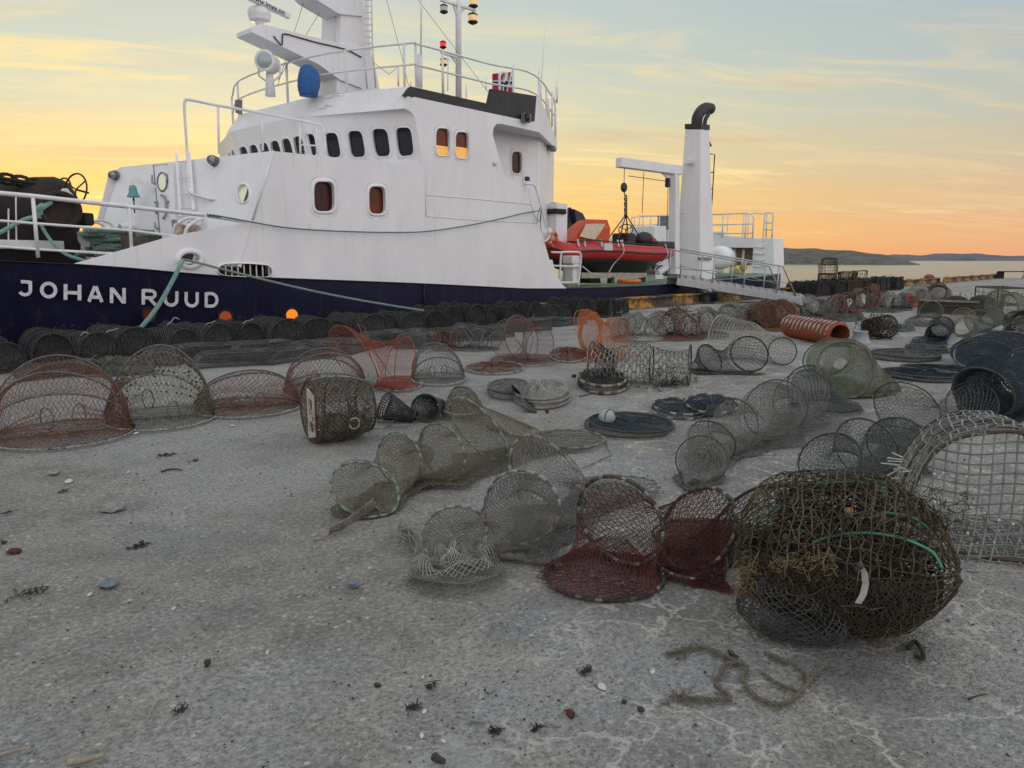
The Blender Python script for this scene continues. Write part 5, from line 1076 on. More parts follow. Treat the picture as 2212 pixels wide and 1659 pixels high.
def bundleB(t):
    P = [onZ(Z(11, x, y), .02)+UPV*.02 for x, y in [(745, 1150), (800, 1200), (850, 1260), (900, 1350), (960, 1420), (1080, 1480)]]
    mb = MB()
    for k in range(9): twist(mb, [p+RNG.normal(size=3)*.012 for p in P], .006, pitch=.05, n=4, k=3)
    mb.build('gathered_cord', T_grey, t, smooth=True)
    fl2 = floor_(np.array([flat_px(890, 1080, 1180, 1258, z) for z in (.02, .05, .09)])); fl2[1] = fl2[1]*1.0; c = fl2[0].mean(0)
    Rr = np.array([c+(fl2[0]-c)*(k+.05*np.sin(AN*5))[:, None]+UPV*(.015+.07*math.sin(k*6)**2)*(1-.5*k)+UPV*(.02*np.sin(AN*4+k*4))[:, None] for k in np.linspace(.12, 1., 9)]); net_on(wob(Rr, .014, 9, 3), .018, .0016, True, jit=.07, seed=8).build('slack_netting', T_pale, t)
fyke('fyke_net', 'largest grey hoop net in the middle foreground, its front end collapsed in a heap', 'fishing net', hB, .0165, .0013, T_grey, H_grey, .0062, pinch=[.15, .26, .34, .4], sag=.045, skip_h=(0,), wrap=16, lm=H_band, lf=.2, seed=12, extra=bundleB)
hC = [tail_ring(onZ(Z(12, 1050, 1000), .02), .04), hoop_px(1457, 1575, 958, 1043, 1, lean=.5), hoop_px(1481, 1588, 902, 992, -1), hoop_px(1536, 1642, 866, 979, -1), hoop_px(1595, 1716, 831, 954, -1), hoop_px(1668, 1772, 802, 905, -1), flat_px(1700, 1825, 880, 945, .05)]
fyke('fyke_net', 'long grey hoop net running away from the wine red trap towards the greenish net', 'fishing net', hC, .024, .0016, T_grey, H_dark, .0045, pinch=[.15, .28, .3, .3, .3, .35], sag=.05, skip_h=(0, 6), seed=13)
hD = [hoop_px(1705, 1852, 967, 1062, -1, lean=.2), hoop_px(1795, 1937, 912, 1030, -1), hoop_px(1870, 2004, 889, 1010, -1), hoop_px(1902, 2047, 843, 950, -1), hoop_px(2036, 2140, 856, 915, -1, lean=.3)]
fyke('fyke_net', 'dark hooped grey net lying just behind the big brown trap', 'fishing net', hD, .026, .0015, T_ggrey, H_dark, .0055, pinch=.3, sag=.05, seed=14, skip_h=(), holes=0)
fyke('fyke_net', 'blue black hooped net at the right edge, bulging and closely meshed', 'fishing net', [hoop_px(2068, 2190, 810, 912, -1), hoop_px(2110, 2235, 783, 890, -1), hoop_px(2160, 2270, 770, 860, -1)], .016, .0034, T_navy, H_dark, .01, pinch=.08, sag=.02, seed=15, funnel=False, extra=lambda t: [net_on(floor_(wob(np.array([h.mean(0)+(h-h.mean(0))*k+V3(.06, .05, 0)*(1-k) for k in np.linspace(.05, 1, 7)]), .012, 6, 3), .01), .02, .0036, True, seed=77).build('netting', T_navy, t) for h in [hoop_px(2068, 2190, 810, 912, -1)]])
tG = [hoop_px(1738, 1822, 731, 815, -1), hoop_px(1786, 1893, 747, 858, 1, sq=.35), tail_ring(onZ((1935, 848), .01), .06)]
fyke('fyke_net', 'pale greenish hoop net standing beyond the grey nets, pulled to a point on its right', 'fishing net', tG, .024, .0022, T_green, H_grey, .009, pinch=.1, sag=.02, seed=16, skip_h=(2,))
fyke('fyke_net', 'slack blue grey net lying behind the pale greenish hoop net', 'fishing net', [hoop_px(1693, 1765, 790, 850, -1, lean=.4), flat_px(1720, 1850, 860, 885, .06)], .022, .002, T_ggrey, H_dark, .008, pinch=.1, seed=17)
# --- wine red trap in front
hR = [flat_px(1173, 1424, 1196, 1295, .022), hoop_px(1256, 1424, 1034, 1226, -1, lean=-.12), hoop_px(1398, 1526, 1043, 1230, -1), flat_px(1420, 1566, 1176, 1256, .02)]
fyke('hoop_trap', 'wine red netted trap with two standing cane hoops in the foreground', 'fish trap', hR, .020, .0014, T_wine, H_pale, .0075, pinch=[.12, .2, .12], sag=.035, wrap=22, lm=H_dark, lf=.18, seed=21, holes=2, jit=.2)
fyke('hoop_trap', 'brown netted trap wedged between the wine red trap and the big brown trap', 'fish trap', [flat_px(1420, 1560, 1120, 1190, .05), hoop_px(1512, 1692, 1021, 1190, 1, lean=-.25, sq=.5), flat_px(1560, 1700, 1135, 1185, .03)], .020, .0017, T_brown, T_dark, .006, pinch=.05, sag=.02, seed=22, jit=.2)
# --- clam-shell pots: a ground ring with arched bows hinged on it
def clam(name, label, cat, xl, xr, yt, yb, ytop, phis, tm, hm, group=None, cell=.03, r=.0017, hr=.009, wrap=26, seed=1, sagk=.16, fouled=0, holes=0, pw=.85, hinge=0., twist_=0., small=None, ky=None):
    ring = flat_px(xl, xr, yt, yb, .018); c = ring.mean(0); k = mpp(c); va = atan2(c[1], c[0])+hinge; n_ = V3(cos(va), sin(va), 0); t_ = V3(-n_[1], n_[0], 0); R_ = (xr-xl)/2*k
    Hh = ((yt+yb)/2-ytop)*k*.84; t = thing(name, c*V3(1, 1, 0), label, cat, group)
    a = np.linspace(0, pi, 34)
    def bow(phi, kk=1.):
        up = UPV*sin(phi)*Hh-n_*cos(phi)*R_*(.95)
        return wob(c+t_*(np.cos(a)*R_*.96)[:, None]+up*(np.sin(a)**pw*kk*(.93+.07*cos(phi*3+seed)))[:, None]+t_*(np.sin(a)*R_*.10*sin(phi*2+seed))[:, None], .018, 3, seed)
    ph = [0.]+[radians(p) for p in phis]+[pi]; rows = []
    for i in range(len(ph)-1):
        for s_ in np.linspace(0, 1, 7)[:-1] if i < len(ph)-2 else np.linspace(0, 1, 7):
            p = ph[i]*(1-s_)+ph[i+1]*s_; rows.append(bow(p, 1-sagk*sin(pi*s_)))
    rows = floor_(np.array(rows), .012)
    net_on(rows, cell, r, False, seed=seed, holes=holes, wobble=.012, jit=.2).build('netting', tm, t)
    gr = np.array([c+(ring-c)*q for q in np.linspace(.08, 1, 6)]); net_on(gr, cell*1.3, r*.8, True, seed=seed+3, wobble=.006, jit=.25).build('floor_netting', tm, t)
    MB().tube(ring, hr, 6, closed=True).build('base_ring', hm, t, smooth=True)
    if wrap: lash(ring, hr*1.2, wrap*2, 'lashing', t)
    for p in ph[1:-1]: MB().tube(wob(floor_(bow(p), .012), .005, 5, seed), hr*.8, 6).build('bow', hm, t, smooth=True)
    cr = MB().tube([ring[0], ring[NA//2]], hr*.7, 5); cr.build('cross_bar', hm, t, smooth=True)
    fc_ = c+UPV*Hh*.2
    for s_ in (-1, 1):
        rg_ = fc_+t_*s_*R_*.22+n_*RNG.normal()*.04+UPV*RNG.normal()*.03+min(.085, R_*.2)*(np.cos(AN[::2])[:, None]*unit(t_*.5*s_+n_*.8)+np.sin(AN[::2])[:, None]*UPV)
        MB().tube(floor_(rg_, .02), .005, 5, closed=True).build('funnel_ring', hm, t, smooth=True)
        mb = MB()
        for q in range(0, 28, 3): mb.tube([rg_[q], (rg_[q]+c+t_*s_*R_*.95)/2+UPV*.03, c+t_*s_*R_*.95+UPV*.03], .002, 4)
        mb.build('funnel', tm, t)
    # gathered netting at the two hinges
    for s_ in (-1, 1):
        mb = MB()
        for q in range(14): e = c+t_*s_*R_*.98; u_ = bow(RNG.uniform(.4, 2.4), .9)[RNG.integers(4, 9) if s_ > 0 else RNG.integers(25, 30)]; mb.tube([e+RNG.normal(size=3)*.01+UPV*.02, (e+u_)/2+RNG.normal(size=3)*.02, u_], .0028, 4)
        mb.build('hinge_gather', tm, t)
    if fouled:
        mb = MB(); rg = np.random.default_rng(seed)
        for _ in range(fouled):
            p = rows[rg.integers(4, rows.shape[0]-3), rg.integers(3, 31)]; b_ = rg.uniform(.006, .02); mb.box(p, (b_, b_*rg.uniform(.3, .8), b_), rz=rg.uniform(0, 3), rx=rg.uniform(0, 3))
        mb.build('dried_weed', weed, t)
    return t
GR = 'collapsible netted traps in the row along the quay'
clam('bow_trap', 'large faded red bow trap at the far left of the row', 'fish trap', 22, 258, 908, 967, 752, [38, 66, 100, 128], T_red, H_grey, GR, .026, .0015, .009, 30, 31)
clam('bow_trap', 'tall olive bow trap clogged with dried weed, beside the large red one', 'fish trap', 250, 448, 878, 928, 732, [48, 92, 122], T_olive, H_grey, GR, .027, .0016, .010, 24, 32, fouled=520, pw=1.2)
clam('bow_trap', 'low red bow trap with a pale lashed rim, left of the barrel creel', 'fish trap', 432, 640, 856, 901, 788, [28, 74, 112], T_red, H_grey, GR, .028, .0017, .009, 24, 33)
clam('bow_trap', 'greyish red bow trap leaning behind the barrel creel', 'fish trap', 618, 786, 822, 866, 730, [30, 60, 100, 130], T_pink, H_grey, GR, .03, .0018, .009, 0, 34, holes=1)
clam('bow_trap', 'tangled grey bow trap with bent bows between the bright red and the tall butterfly trap', 'fish trap', 890, 1004, 804, 832, 712, [35, 95, 128], T_grey, H_grey, GR, .032, .0018, .009, 16, 36, holes=2)
def lobed(name, label, xl, xr, yt, yb, ytop, tm, hm, lobes=3, group=GR, cell=.034, r=.002, seed=1, amp=.26, flare=.95, rot=0., fouled=0, stems=True, cat='fish trap', wrap=18, waist=.72):
    ring = flat_px(xl, xr, yt, yb, .018); c = ring.mean(0); k = mpp(c); va = atan2(c[1], c[0]); n_ = V3(cos(va), sin(va), 0); t_ = V3(-n_[1], n_[0], 0); R_ = (xr-xl)/2*k; Hh = ((yt+yb)/2-ytop)*k*.93
    t = thing(name, c*V3(1, 1, 0), label, cat, group); rows = []
    for s_ in np.linspace(0, 1, 9):
        lob = .5+.5*np.cos((AN+rot)*lobes)
        rad = R_*((1-s_)*1+s_*flare)*(1-(1-waist)*sin(pi*s_))*(1+s_*amp*(lob-.5)); z = .02+Hh*s_*(1-s_*amp*(1-lob)*1.1)
        dep = .55
        rows.append(c+t_*(rad*np.cos(AN))[:, None]+n_*(rad*dep*np.sin(AN))[:, None]+UPV*(z-.0)[:, None] if np.ndim(z) else c+t_*(rad*np.cos(AN))[:, None]+n_*(rad*dep*np.sin(AN))[:, None]+UPV*z)
    rows = np.array(rows); top = rows[-1]; ct = top.mean(0)-UPV*Hh*.12
    rows2 = np.concatenate([rows, np.array([ct+(top-ct)*q for q in (.75, .5, .25)])])
    net_on(rows2, cell, r, True, seed=seed, wobble=.01).build('netting', tm, t)
    MB().tube(ring, .009, 6, closed=True).build('base_ring', hm, t, smooth=True)
    if wrap: lash(ring, .012, wrap, 'lashing', t)
    MB().tube(wob(top, .008, 6, seed), .007, 6, closed=True).build('rim', hm, t, smooth=True)
    for q in range(lobes):
        j = int(NA*(q/lobes+(0 if abs(cos(rot*lobes/2)) > .5 else .5/lobes))) % NA
        if stems: MB().tube([c+(ring[j]-c)*.35, rows[4][j]*.6+c*.4+UPV*Hh*.2, top[j]], .007, 5).build('bow', hm, t, smooth=True)
    if fouled:
        mb = MB(); rg = np.random.default_rng(seed)
        for _ in range(fouled):
            p = rows[rg.integers(1, 9), rg.integers(0, NA)]; b_ = rg.uniform(.008, .03); mb.box(p, (b_, b_*rg.uniform(.3, .8), b_), rz=rg.uniform(0, 3), rx=rg.uniform(0, 3))
        mb.build('dried_weed', weed, t)
    return t
def wing(name, label, hoops, base, tm, hm, cell, r, seed, group=GR, fouled=0, pinch=.16, hr=.008, wrap=0):
    def ex(t):
        b = flat_px(*base, .016); MB().tube(b, hr, 6, closed=True).build('base_ring', hm, t, smooth=True); c = b.mean(0)
        if wrap: lash(b, hr*1.25, wrap, 'lashing', t)
        net_on(np.array([c+(b-c)*q for q in np.linspace(.08, 1, 5)]), cell, r, True, seed=seed+3).build('floor_netting', tm, t)
        for q in range(3): e = c+V3(RNG.normal()*.1, RNG.normal()*.1, .02); h = hoops[q % len(hoops)]; MB().tube([e, (e+h[RNG.integers(0, NA)])/2, h[RNG.integers(4, 24)]], hr*.7, 5).build('stay', hm, t, smooth=True)
        if fouled:
            rg = np.random.default_rng(seed); mb = MB(); al = np.concatenate(hoops)
            for _ in range(fouled):
                p = al[rg.integers(0, len(al))]*.6+al[rg.integers(0, len(al))]*.4; b_ = rg.uniform(.008, .026); mb.box(floor_(p, .02), (b_, b_*rg.uniform(.3, .8), b_), rz=rg.uniform(0, 3), rx=rg.uniform(0, 3))
            mb.build('dried_weed', weed, t)
    return fyke(name, label, 'fish trap', hoops, cell, r, tm, hm, hr*.85, group, pinch, .02, seed=seed, funnel=False, jit=.2, extra=ex, slack=False)
wing('winged_trap', 'bright red winged trap with two raised lobes behind the barrel creel', [hoop_px(752, 838, 701, 838, -1, lean=-.15), hoop_px(826, 890, 727, 842, -1, lean=.1)], (812, 912, 812, 844), T_brred, T_brred, .022, .0017, 41, wrap=16, hr=.006)
wing('winged_trap', 'tall brownish winged trap with three lobes on a lashed ring', [hoop_px(1061, 1128, 684, 778, 1, lean=-.1), hoop_px(1103, 1167, 668, 782, 1), hoop_px(1140, 1195, 692, 780, 1, lean=.15)], (1058, 1212, 764, 790), T_pink, H_grey, .024, .0017, 42, wrap=22, hr=.006)
wing('winged_trap', 'orange winged trap with three pointed lobes', [hoop_px(1237, 1282, 676, 758, 1, lean=-.1), hoop_px(1272, 1330, 661, 770, 1), hoop_px(1310, 1369, 680, 776, 1, lean=.15)], (1240, 1350, 752, 782), T_orange, T_orange, .024, .0021, 43, hr=.005)
# flat ones between them
def flatnet(name, label, cat, xl, xr, yt, yb, tm, hm, n=2, group=None, cell=.022, r=.0018, hr=.011, seed=1, dz=.028, drape=.05, wrap=22, spiral=True, off=.03, lm=H_wrap):
    ring = flat_px(xl, xr, yt, yb, .014); c0 = ring.mean(0); t = thing(name, c0*V3(1, 1, 0), label, cat, group); R_ = (xr-xl)/2*mpp(c0); rg = np.random.default_rng(seed)
    for q in range(n):
        o = V3(rg.normal()*off*R_, rg.normal()*off*R_, q*dz); h = c0+(ring-c0)*(1-.03*q)+o; h[:, 2] += .01*np.sin(AN+q*2)+.01; h = wob(h, .006, 5, seed+q)
        MB().tube(h, hr, 7, closed=True).build('hoop', hm, t, smooth=True)
        if wrap: lash(h, hr*1.25, wrap, 'lashing', t, lm)
    top = h; c = top.mean(0); rows = []
    for q in np.linspace(1, .05, 8):
        w_ = np.roll(top, int((1-q)*8) if spiral else 0, 0); P = c+(w_-c)*q; P = P+UPV*(drape*np.sin(AN*6+q*9)*q*(1-q)*1.6+drape*(.5*math.sin(q*7))*(1-q))[:, None]; rows.append(P)
    net_on(floor_(wob(np.array(rows), .008, 14, seed), .01), cell, r, True, seed=seed).build('netting', tm, t)
    low_ = np.array([h+UPV*0, h*V3(1, 1, 0)+UPV*.012]); net_on(low_, cell, r, True, seed=seed+1).build('side_netting', tm, t)
    return t
flatnet('collapsed_trap', 'flattened red trap lying in front of the tall butterfly trap', 'fish trap', 1006, 1130, 783, 808, T_red, H_grey, 1, GR, .026, .002, .009, 51, drape=.1)
flatnet('collapsed_trap', 'flattened dusty red trap between the tall winged trap and the orange one', 'fish trap', 1188, 1272, 752, 783, T_red, H_grey, 1, GR, .03, .0022, .009, 52, drape=.12)
flatnet('ring_net', 'grey ring net folded flat in a stack of rope bound rings, spiral pleated', 'fishing net', 1108, 1230, 832, 882, T_pale, H_pale, 3, None, .018, .0018, .012, 53, dz=.03, drape=.11, wrap=0)
flatnet('ring_net', 'half hidden stack of pale rings left of the pleated ring net', 'fishing net', 1056, 1150, 830, 862, T_grey, H_grey, 3, None, .02, .0016, .010, 54, dz=.026, drape=.04, wrap=0, off=.1)
flatnet('ring_net', 'stack of two thick cane rings bound with rope, net dropped inside', 'fishing net', 1250, 1355, 806, 850, T_char, H_pale, 2, None, .022, .002, .017, 55, dz=.055, drape=-.03, wrap=12, off=.02, lm=T_brown)
flatnet('ring_net', 'dark flat ring net with radial pleats in front of the grey ball float', 'fishing net', 1270, 1455, 897, 946, T_navy, H_dark, 2, None, .014, .0017, .009, 56, dz=.018, drape=.03, wrap=0, off=.05)
flatnet('ring_net', 'dark blue ring net lying flat, left of the long grey net', 'fishing net', 1413, 1530, 868, 906, T_navy, H_dark, 2, None, .015, .0017, .009, 57, dz=.018, drape=.03, wrap=9, off=.1)
flatnet('ring_net', 'dark blue ring net overlapped by the long grey net', 'fishing net', 1482, 1590, 855, 898, T_navy, H_dark, 2, None, .015, .0017, .009, 58, dz=.018, drape=.04, wrap=9, off=.1)
# ---------------------------------------------------------------- creels, cages and the rest of the gear
def dsec(w_, h_, n=22):           # D-shaped cross-section, flat side down
    a = np.linspace(0, pi, n); return np.stack([-w_/2*np.cos(a), h_*np.sin(a)**.8], 1)
def make_creel(seed, w_=.50, h_=.36, l_=.82, tm=T_char, hm=H_dark, cell=.026, r=.0052):
    t = thing('netted_creel', V3(0, 0, 0), '', ''); S_ = dsec(w_, h_); rg = np.random.default_rng(seed)
    rows = np.array([[(x*(1-.06*abs(sin(v*3*pi))), v*l_, .035+z*(1-.07*abs(sin(v*3*pi)))) for x, z in S_] for v in np.linspace(0, 1, 13)])
    net_on(wob(rows, .008, 8, seed), cell, r, False, seed=seed).build('netting', tm, t)
    for k, v in enumerate((0, .34, .67, 1)):
        MB().tube(wob(np.array([(x, v*l_, .035+z) for x, z in S_]), .02, 4, seed+k), .012, 6).build('bow', T_char, t, smooth=True)
    for v in (0, 1):
        e = np.array([[(x*q, v*l_+.004, .04+z*q) for x, z in S_] for q in np.linspace(.06, 1, 5)]); net_on(wob(e, .012, 9, seed+1), cell*.85, r*1.1, False, seed=seed+2, jit=.25).build('end_netting', tm, t)
    tuft(MB(), (0, l_*.5, h_+.03), 26, V3(w_*.3, l_*.4, .008), .05, .003, rg).build('loose_netting', tm, t)
    for x in (-w_/2, w_/2): MB().beam((x, -.02, .03), (x, l_+.02, .03), .05, .05).build('base_rail', hm, t)
    for y in np.linspace(.05, l_-.05, 4): MB().beam((-w_/2, y, .02), (w_/2, y, .02), .06, .025).build('slat', hm, t)
    return t
def place(t, p, rz, sc=1.): t.location = Vector([float(x) for x in p]); t.rotation_euler = (0, 0, rz); t.scale = (sc, sc, sc)
T_creel = twine('black_creel_netting', (.028, .028, .030), (.06, .06, .062)); T_creel2 = twine('grey_black_creel_netting', (.042, .042, .044), (.09, .09, .088))
protos = [make_creel(5, tm=T_creel), make_creel(9, .52, .34, .85, tm=T_creel2, cell=.028, r=.005), make_creel(13, .47, .38, .8, tm=T_creel, cell=.024, r=.005)]
GC = 'dark netted creels packed along the quay edge'
rg = np.random.default_rng(2)
ordn = ['first', 'second', 'third', 'fourth', 'fifth', 'sixth', 'seventh', 'eighth', 'ninth', 'tenth', 'eleventh', 'twelfth', 'thirteenth', 'fourteenth', 'fifteenth', 'sixteenth', 'seventeenth', 'eighteenth', 'nineteenth', 'twentieth', 'twenty-first', 'twenty-second', 'twenty-third', 'twenty-fourth', 'twenty-fifth', 'twenty-sixth', 'twenty-seventh', 'last']
for i in range(26):
    k = int(rg.integers(0, 3)); t = protos[i] if i < 3 else copy_tree(protos[k]); x = 2.15+i*.548+rg.normal()*.03
    tag(t, 'dark netted creel on the quay edge, %s from the left in the front row' % ordn[i], 'creel', GC); place(t, (x, 10.72+rg.normal()*.09, 0), rg.normal()*.34, rg.uniform(.88, 1.2))
protos2 = []
for i in range(13):
    k = int(rg.integers(0, 3)); t = copy_tree(protos[k]); x = 2.6+i*1.03+rg.normal()*.06
    tag(t, 'dark netted creel in the rear row by the hull, %s from the left' % ordn[i], 'creel', GC+', rear row'); place(t, (x, 11.52+rg.normal()*.05, .0), pi/2*rg.choice([1, -1])*.0+rg.normal()*.2+.1, rg.uniform(.68, .74))
# scraps of pale rope caught on the creels
for i, (x, y, ln_) in enumerate(((685, 118, 40), (1080, 60, 26), (1555, 55, 30), (505, 155, 30), (1310, 70, 60))):
    p = onY(Z(5, x, y), 10.9); tag(MB().tube(arc3([p+V3(-.06, 0, -.04), p, p+V3(.05, -.02, .06 if i % 2 else .01), p+V3(.12, 0, .03)], 4), .008, 5).build('rope_scrap', T_white, at=p, smooth=True),
        ['short white rope end sticking out of the creels under the ship name', 'thin pale cord end above the creels near the dim port light', 'pale cord end on the creels left of the bright port light', 'white strip of plastic on the creels at the far left', 'looped pale rope end on top of the creels'][i], 'rope scrap')
# collapsed rectangular grey traps in front of them
def make_flat(seed, tm, w_=.95, d_=.5, h_=.17):
    t = thing('folded_trap', V3(0, 0, 0), '', ''); b_ = np.array([(-w_/2, -d_/2), (w_/2, -d_/2), (w_/2, d_/2), (-w_/2, d_/2)])
    def ring_(q, z, dx=0.): P = []; [P.extend([(*(b_[i]*(1-u)+b_[(i+1) % 4]*u)*q+V3(dx, 0, 0)[:2], z) for u in np.linspace(0, 1, 8)[:-1]]) for i in range(4)]; return np.array(P)
    rows = [ring_(1, .012), ring_(1.0, .05), ring_(.93, h_*.8, .04), ring_(.82, h_, .06), ring_(.45, h_*.82, .05), ring_(.1, h_*.7, .05)]
    net_on(wob(np.array(rows), .014, 7, seed), .028, .0036, True, seed=seed).build('netting', tm, t)
    for q, z, dx in ((1, .014, 0), (.86, h_, .06)): MB().tube(wob(ring_(q, z, dx), .008, 5, seed), .009, 6, closed=True).build('frame', H_dark, t, smooth=True)
    MB().tube([(-w_*.38, -d_*.4, h_*.9), (0, 0, h_*1.02), (w_*.42, d_*.4, h_*.9)], .007, 5).build('strut', H_dark, t)
    return t
T_fl = twine('slate_grey_netting', (.15, .158, .160), (.085, .09, .09))
fp_ = [make_flat(3, T_fl), make_flat(8, T_fl, 1.0, .55, .13), make_flat(12, T_ggrey, .85, .5, .2)]
GF = 'folded grey traps lying in front of the creels'; spots = []
for i in range(16): spots.append((3.2+i*.64+rg.normal()*.08, 10.15+rg.normal()*.12-(.28 if i % 3 == 1 else 0)))
for i in range(8): spots.append((4.9+i*.75+rg.normal()*.1, 9.35+rg.normal()*.12))
for i, (x, y) in enumerate(spots):
    t = fp_[i] if i < 3 else copy_tree(fp_[int(rg.integers(0, 3))]); lay = ('back', i) if i < 16 else ('front', i-16)
    tag(t, 'slate grey folded trap before the creels, %s from the left in the %s line' % (ordn[lay[1]], lay[0]), 'fish trap', GF); place(t, (x, y, 0), rg.normal()*.35+.2, rg.uniform(.85, 1.05))
# --- big brown trap in the foreground
bc_ = onZ((1808, 1342), 0); va = atan2(bc_[1], bc_[0]); n_ = V3(cos(va), sin(va), 0); t_ = V3(n_[1], -n_[0], 0)      # t_ = picture right
big = thing('barrel_trap', bc_, 'big dark brown weed fouled trap with green plastic hoops in the right foreground', 'fish trap')
T_foul = mat('fouled_brown_twine', (.135, .108, .072), .95, col2=(.05, .038, .025), scale=9, stain=(.24, .19, .10), sscale=6, sthr=(.62, .72), spec=.15, bump=.001, bscale=60)
T_black = twine('weed_blackened_twine', (.030, .027, .022), (.06, .05, .036))
ce = bc_+UPV*.27
def ell(u, v, k=1.):          # u: along the trap, picture left (-1) .. right (1); v: angle round it (0 = toward camera, pi/2 = top)
    rr = max(0., 1-abs(u)**2.9)**.52; sv, cv = sin(v), cos(v)
    up_ = (.300-.075*max(0, cv)-.02*u) if sv > 0 else .265
    return ce+t_*u*.385*(.94 if u < 0 else 1)*k+(-n_*cv*(.30 if cv > 0 else .27)*(1+.05*sin(2*u*3))+UPV*up_*sv*(1+.05*sin(u*5)))*rr*k
us = np.concatenate([[-.995], np.linspace(-.95, .95, 19), [.995]]); vs = np.arange(48)*2*pi/48
rows = np.array([[ell(u, v) for v in vs] for u in us]); rows = floor_(wob(wob(rows, .014, 5, 77), .022, 2.6, 78), .008)
net_on(rows, .040, .0025, True, 'square', jit=.14, seed=61, wobble=.012).build('netting', T_foul, big)
net_on(floor_(np.array([[ell(u, v, .96) for v in vs] for u in us[2:-2]])), .050, .0018, True, 'diamond', jit=.3, seed=62, wobble=.02).build('netting', T_foul, big)
inr = np.array([[ell(u, v, .82) for v in vs] for u in us[2:-2]]); inr[..., 2] = np.minimum(inr[..., 2], .30+.05*np.sin(inr[..., 0]*9)); net_on(floor_(inr, .02), .020, .0036, True, jit=.4, seed=63, wobble=.04).build('inner_netting', T_black, big)  # dense black inner layers, added to darken the gaps in the mesh
net_on(floor_(np.array([[ell(u, v, .72) for v in vs] for u in us[3:-3]]), .02), .022, .0036, True, jit=.5, seed=64, wobble=.05).build('funnel', T_black, big)
lowm = np.array([[ell(u, v, .95) for v in np.linspace(pi*1.0, pi*2.06, 34)] for u in us[1:-1]]); net_on(floor_(lowm, .015), .015, .0034, False, jit=.35, seed=65, wobble=.02).build('floor_netting', T_black, big)
def rod(pts, r): MB().tube(wob(arc3(pts, 6), .005, 6, len(pts)), r, 7).build('hoop', H_green, big, smooth=True)
def zp(x, y, q): return onP(Z(15, x, y), (ce+n_*(q-.045), n_))
rod([zp(*p, .20) for p in ((265, 600), (420, 400), (600, 265), (800, 155), (1050, 97), (1260, 130), (1430, 200), (1530, 262), (1600, 380), (1660, 500), (1720, 620), (1755, 740))], .0045)
rod([zp(*p, .14) for p in ((490, 370), (640, 260), (850, 170), (1050, 150), (1220, 175), (1400, 260))], .004)
rod([zp(*p, -.02) for p in ((560, 600), (700, 490), (860, 405), (1040, 362), (1200, 348), (1380, 368), (1490, 395), (1590, 470))], .0045)
rod([zp(*p, -.14) for p in ((780, 560), (900, 522), (1050, 500), (1220, 502), (1400, 535), (1540, 585), (1630, 640), (1690, 740))], .005)
yel = mat('yellowed_weedy_twine', (.20, .155, .08), .95, col2=(.10, .078, .042), scale=30)
mb = MB()
for k in range(150):
    c = zp(345+RNG.normal()*26, 810+RNG.normal()*70, -.17+RNG.normal()*.03); d = RNG.normal(size=3)*.022; mb.tube(arc3([c, c+d+UPV*.008, c+RNG.normal(size=3)*.018], 4), .0016, 4)
for k in range(70):
    t0_ = RNG.uniform(); c = zp(500+t0_*450+RNG.normal()*20, 720-t0_*30+RNG.normal()*28, -.24+RNG.normal()*.02); mb.tube(arc3([c, c+RNG.normal(size=3)*.02, c+RNG.normal(size=3)*.016], 4), .0015, 4)
mb.build('gathered_twine', yel, big, smooth=True)
gl_ = np.array([[bc_+t_*(-.15+.19*cos(v)*sin(p_))-n_*(.235+.09*sin(v)*sin(p_))+UPV*(.10+.115*cos(p_)) for v in vs] for p_ in np.linspace(.1, pi-.1, 12)]); net_on(floor_(wob(gl_, .02, 9, 4), .008), .017, .0019, True, jit=.3, seed=66, wobble=.012).build('grey_patch_netting', T_dgrey, big)
mb = tuft(MB(), ce-UPV*.08, 420, V3(.2, .12, .07), .07, .0022); tuft(mb, zp(1500, 420, .08), 260, V3(.04, .10, .07), .045, .0022); tuft(mb, zp(1420, 300, .12), 160, V3(.07, .06, .03), .045, .0022); tuft(mb, bc_+UPV*.03+n_*.03, 90, V3(.2, .13, .012), .05, .0016); mb.build('dried_weed', weed, big)
mb = MB()
for k in range(60):
    c = ell(RNG.uniform(-.8, .85), RNG.uniform(.0, 3.), RNG.uniform(.9, 1.0)); b_ = RNG.uniform(.006, .018); mb.ball(c, (b_, b_*.7, b_*.8), 6, 4)
mb.build('weed_clump', weed, big)
org = mat('orange_sponge', (.42, .23, .08), .9, col2=(.3, .15, .05), scale=40, bump=.003)
for x, y, q in ((1040, 338, -.06), (1165, 225, .1)): MB().ball(zp(x, y, q), (.018, .016, .012), 10, 7).build('sponge', org, big, smooth=True)
tg = [zp(x, y, -.32) for x, y in ((1120, 720), (1150, 770), (1158, 850), (1140, 925), (1105, 985))]; MB().loft([[p-t_*.010, p+t_*.010, p+t_*.009+n_*.004, p-t_*.010+n_*.004] for p in tg]).build('grey_tag', T_white, big); MB().ball(tg[0]+UPV*.0, (.011, .011, .014), 8, 6).build('tag_knot', T_dgrey, big, smooth=True)
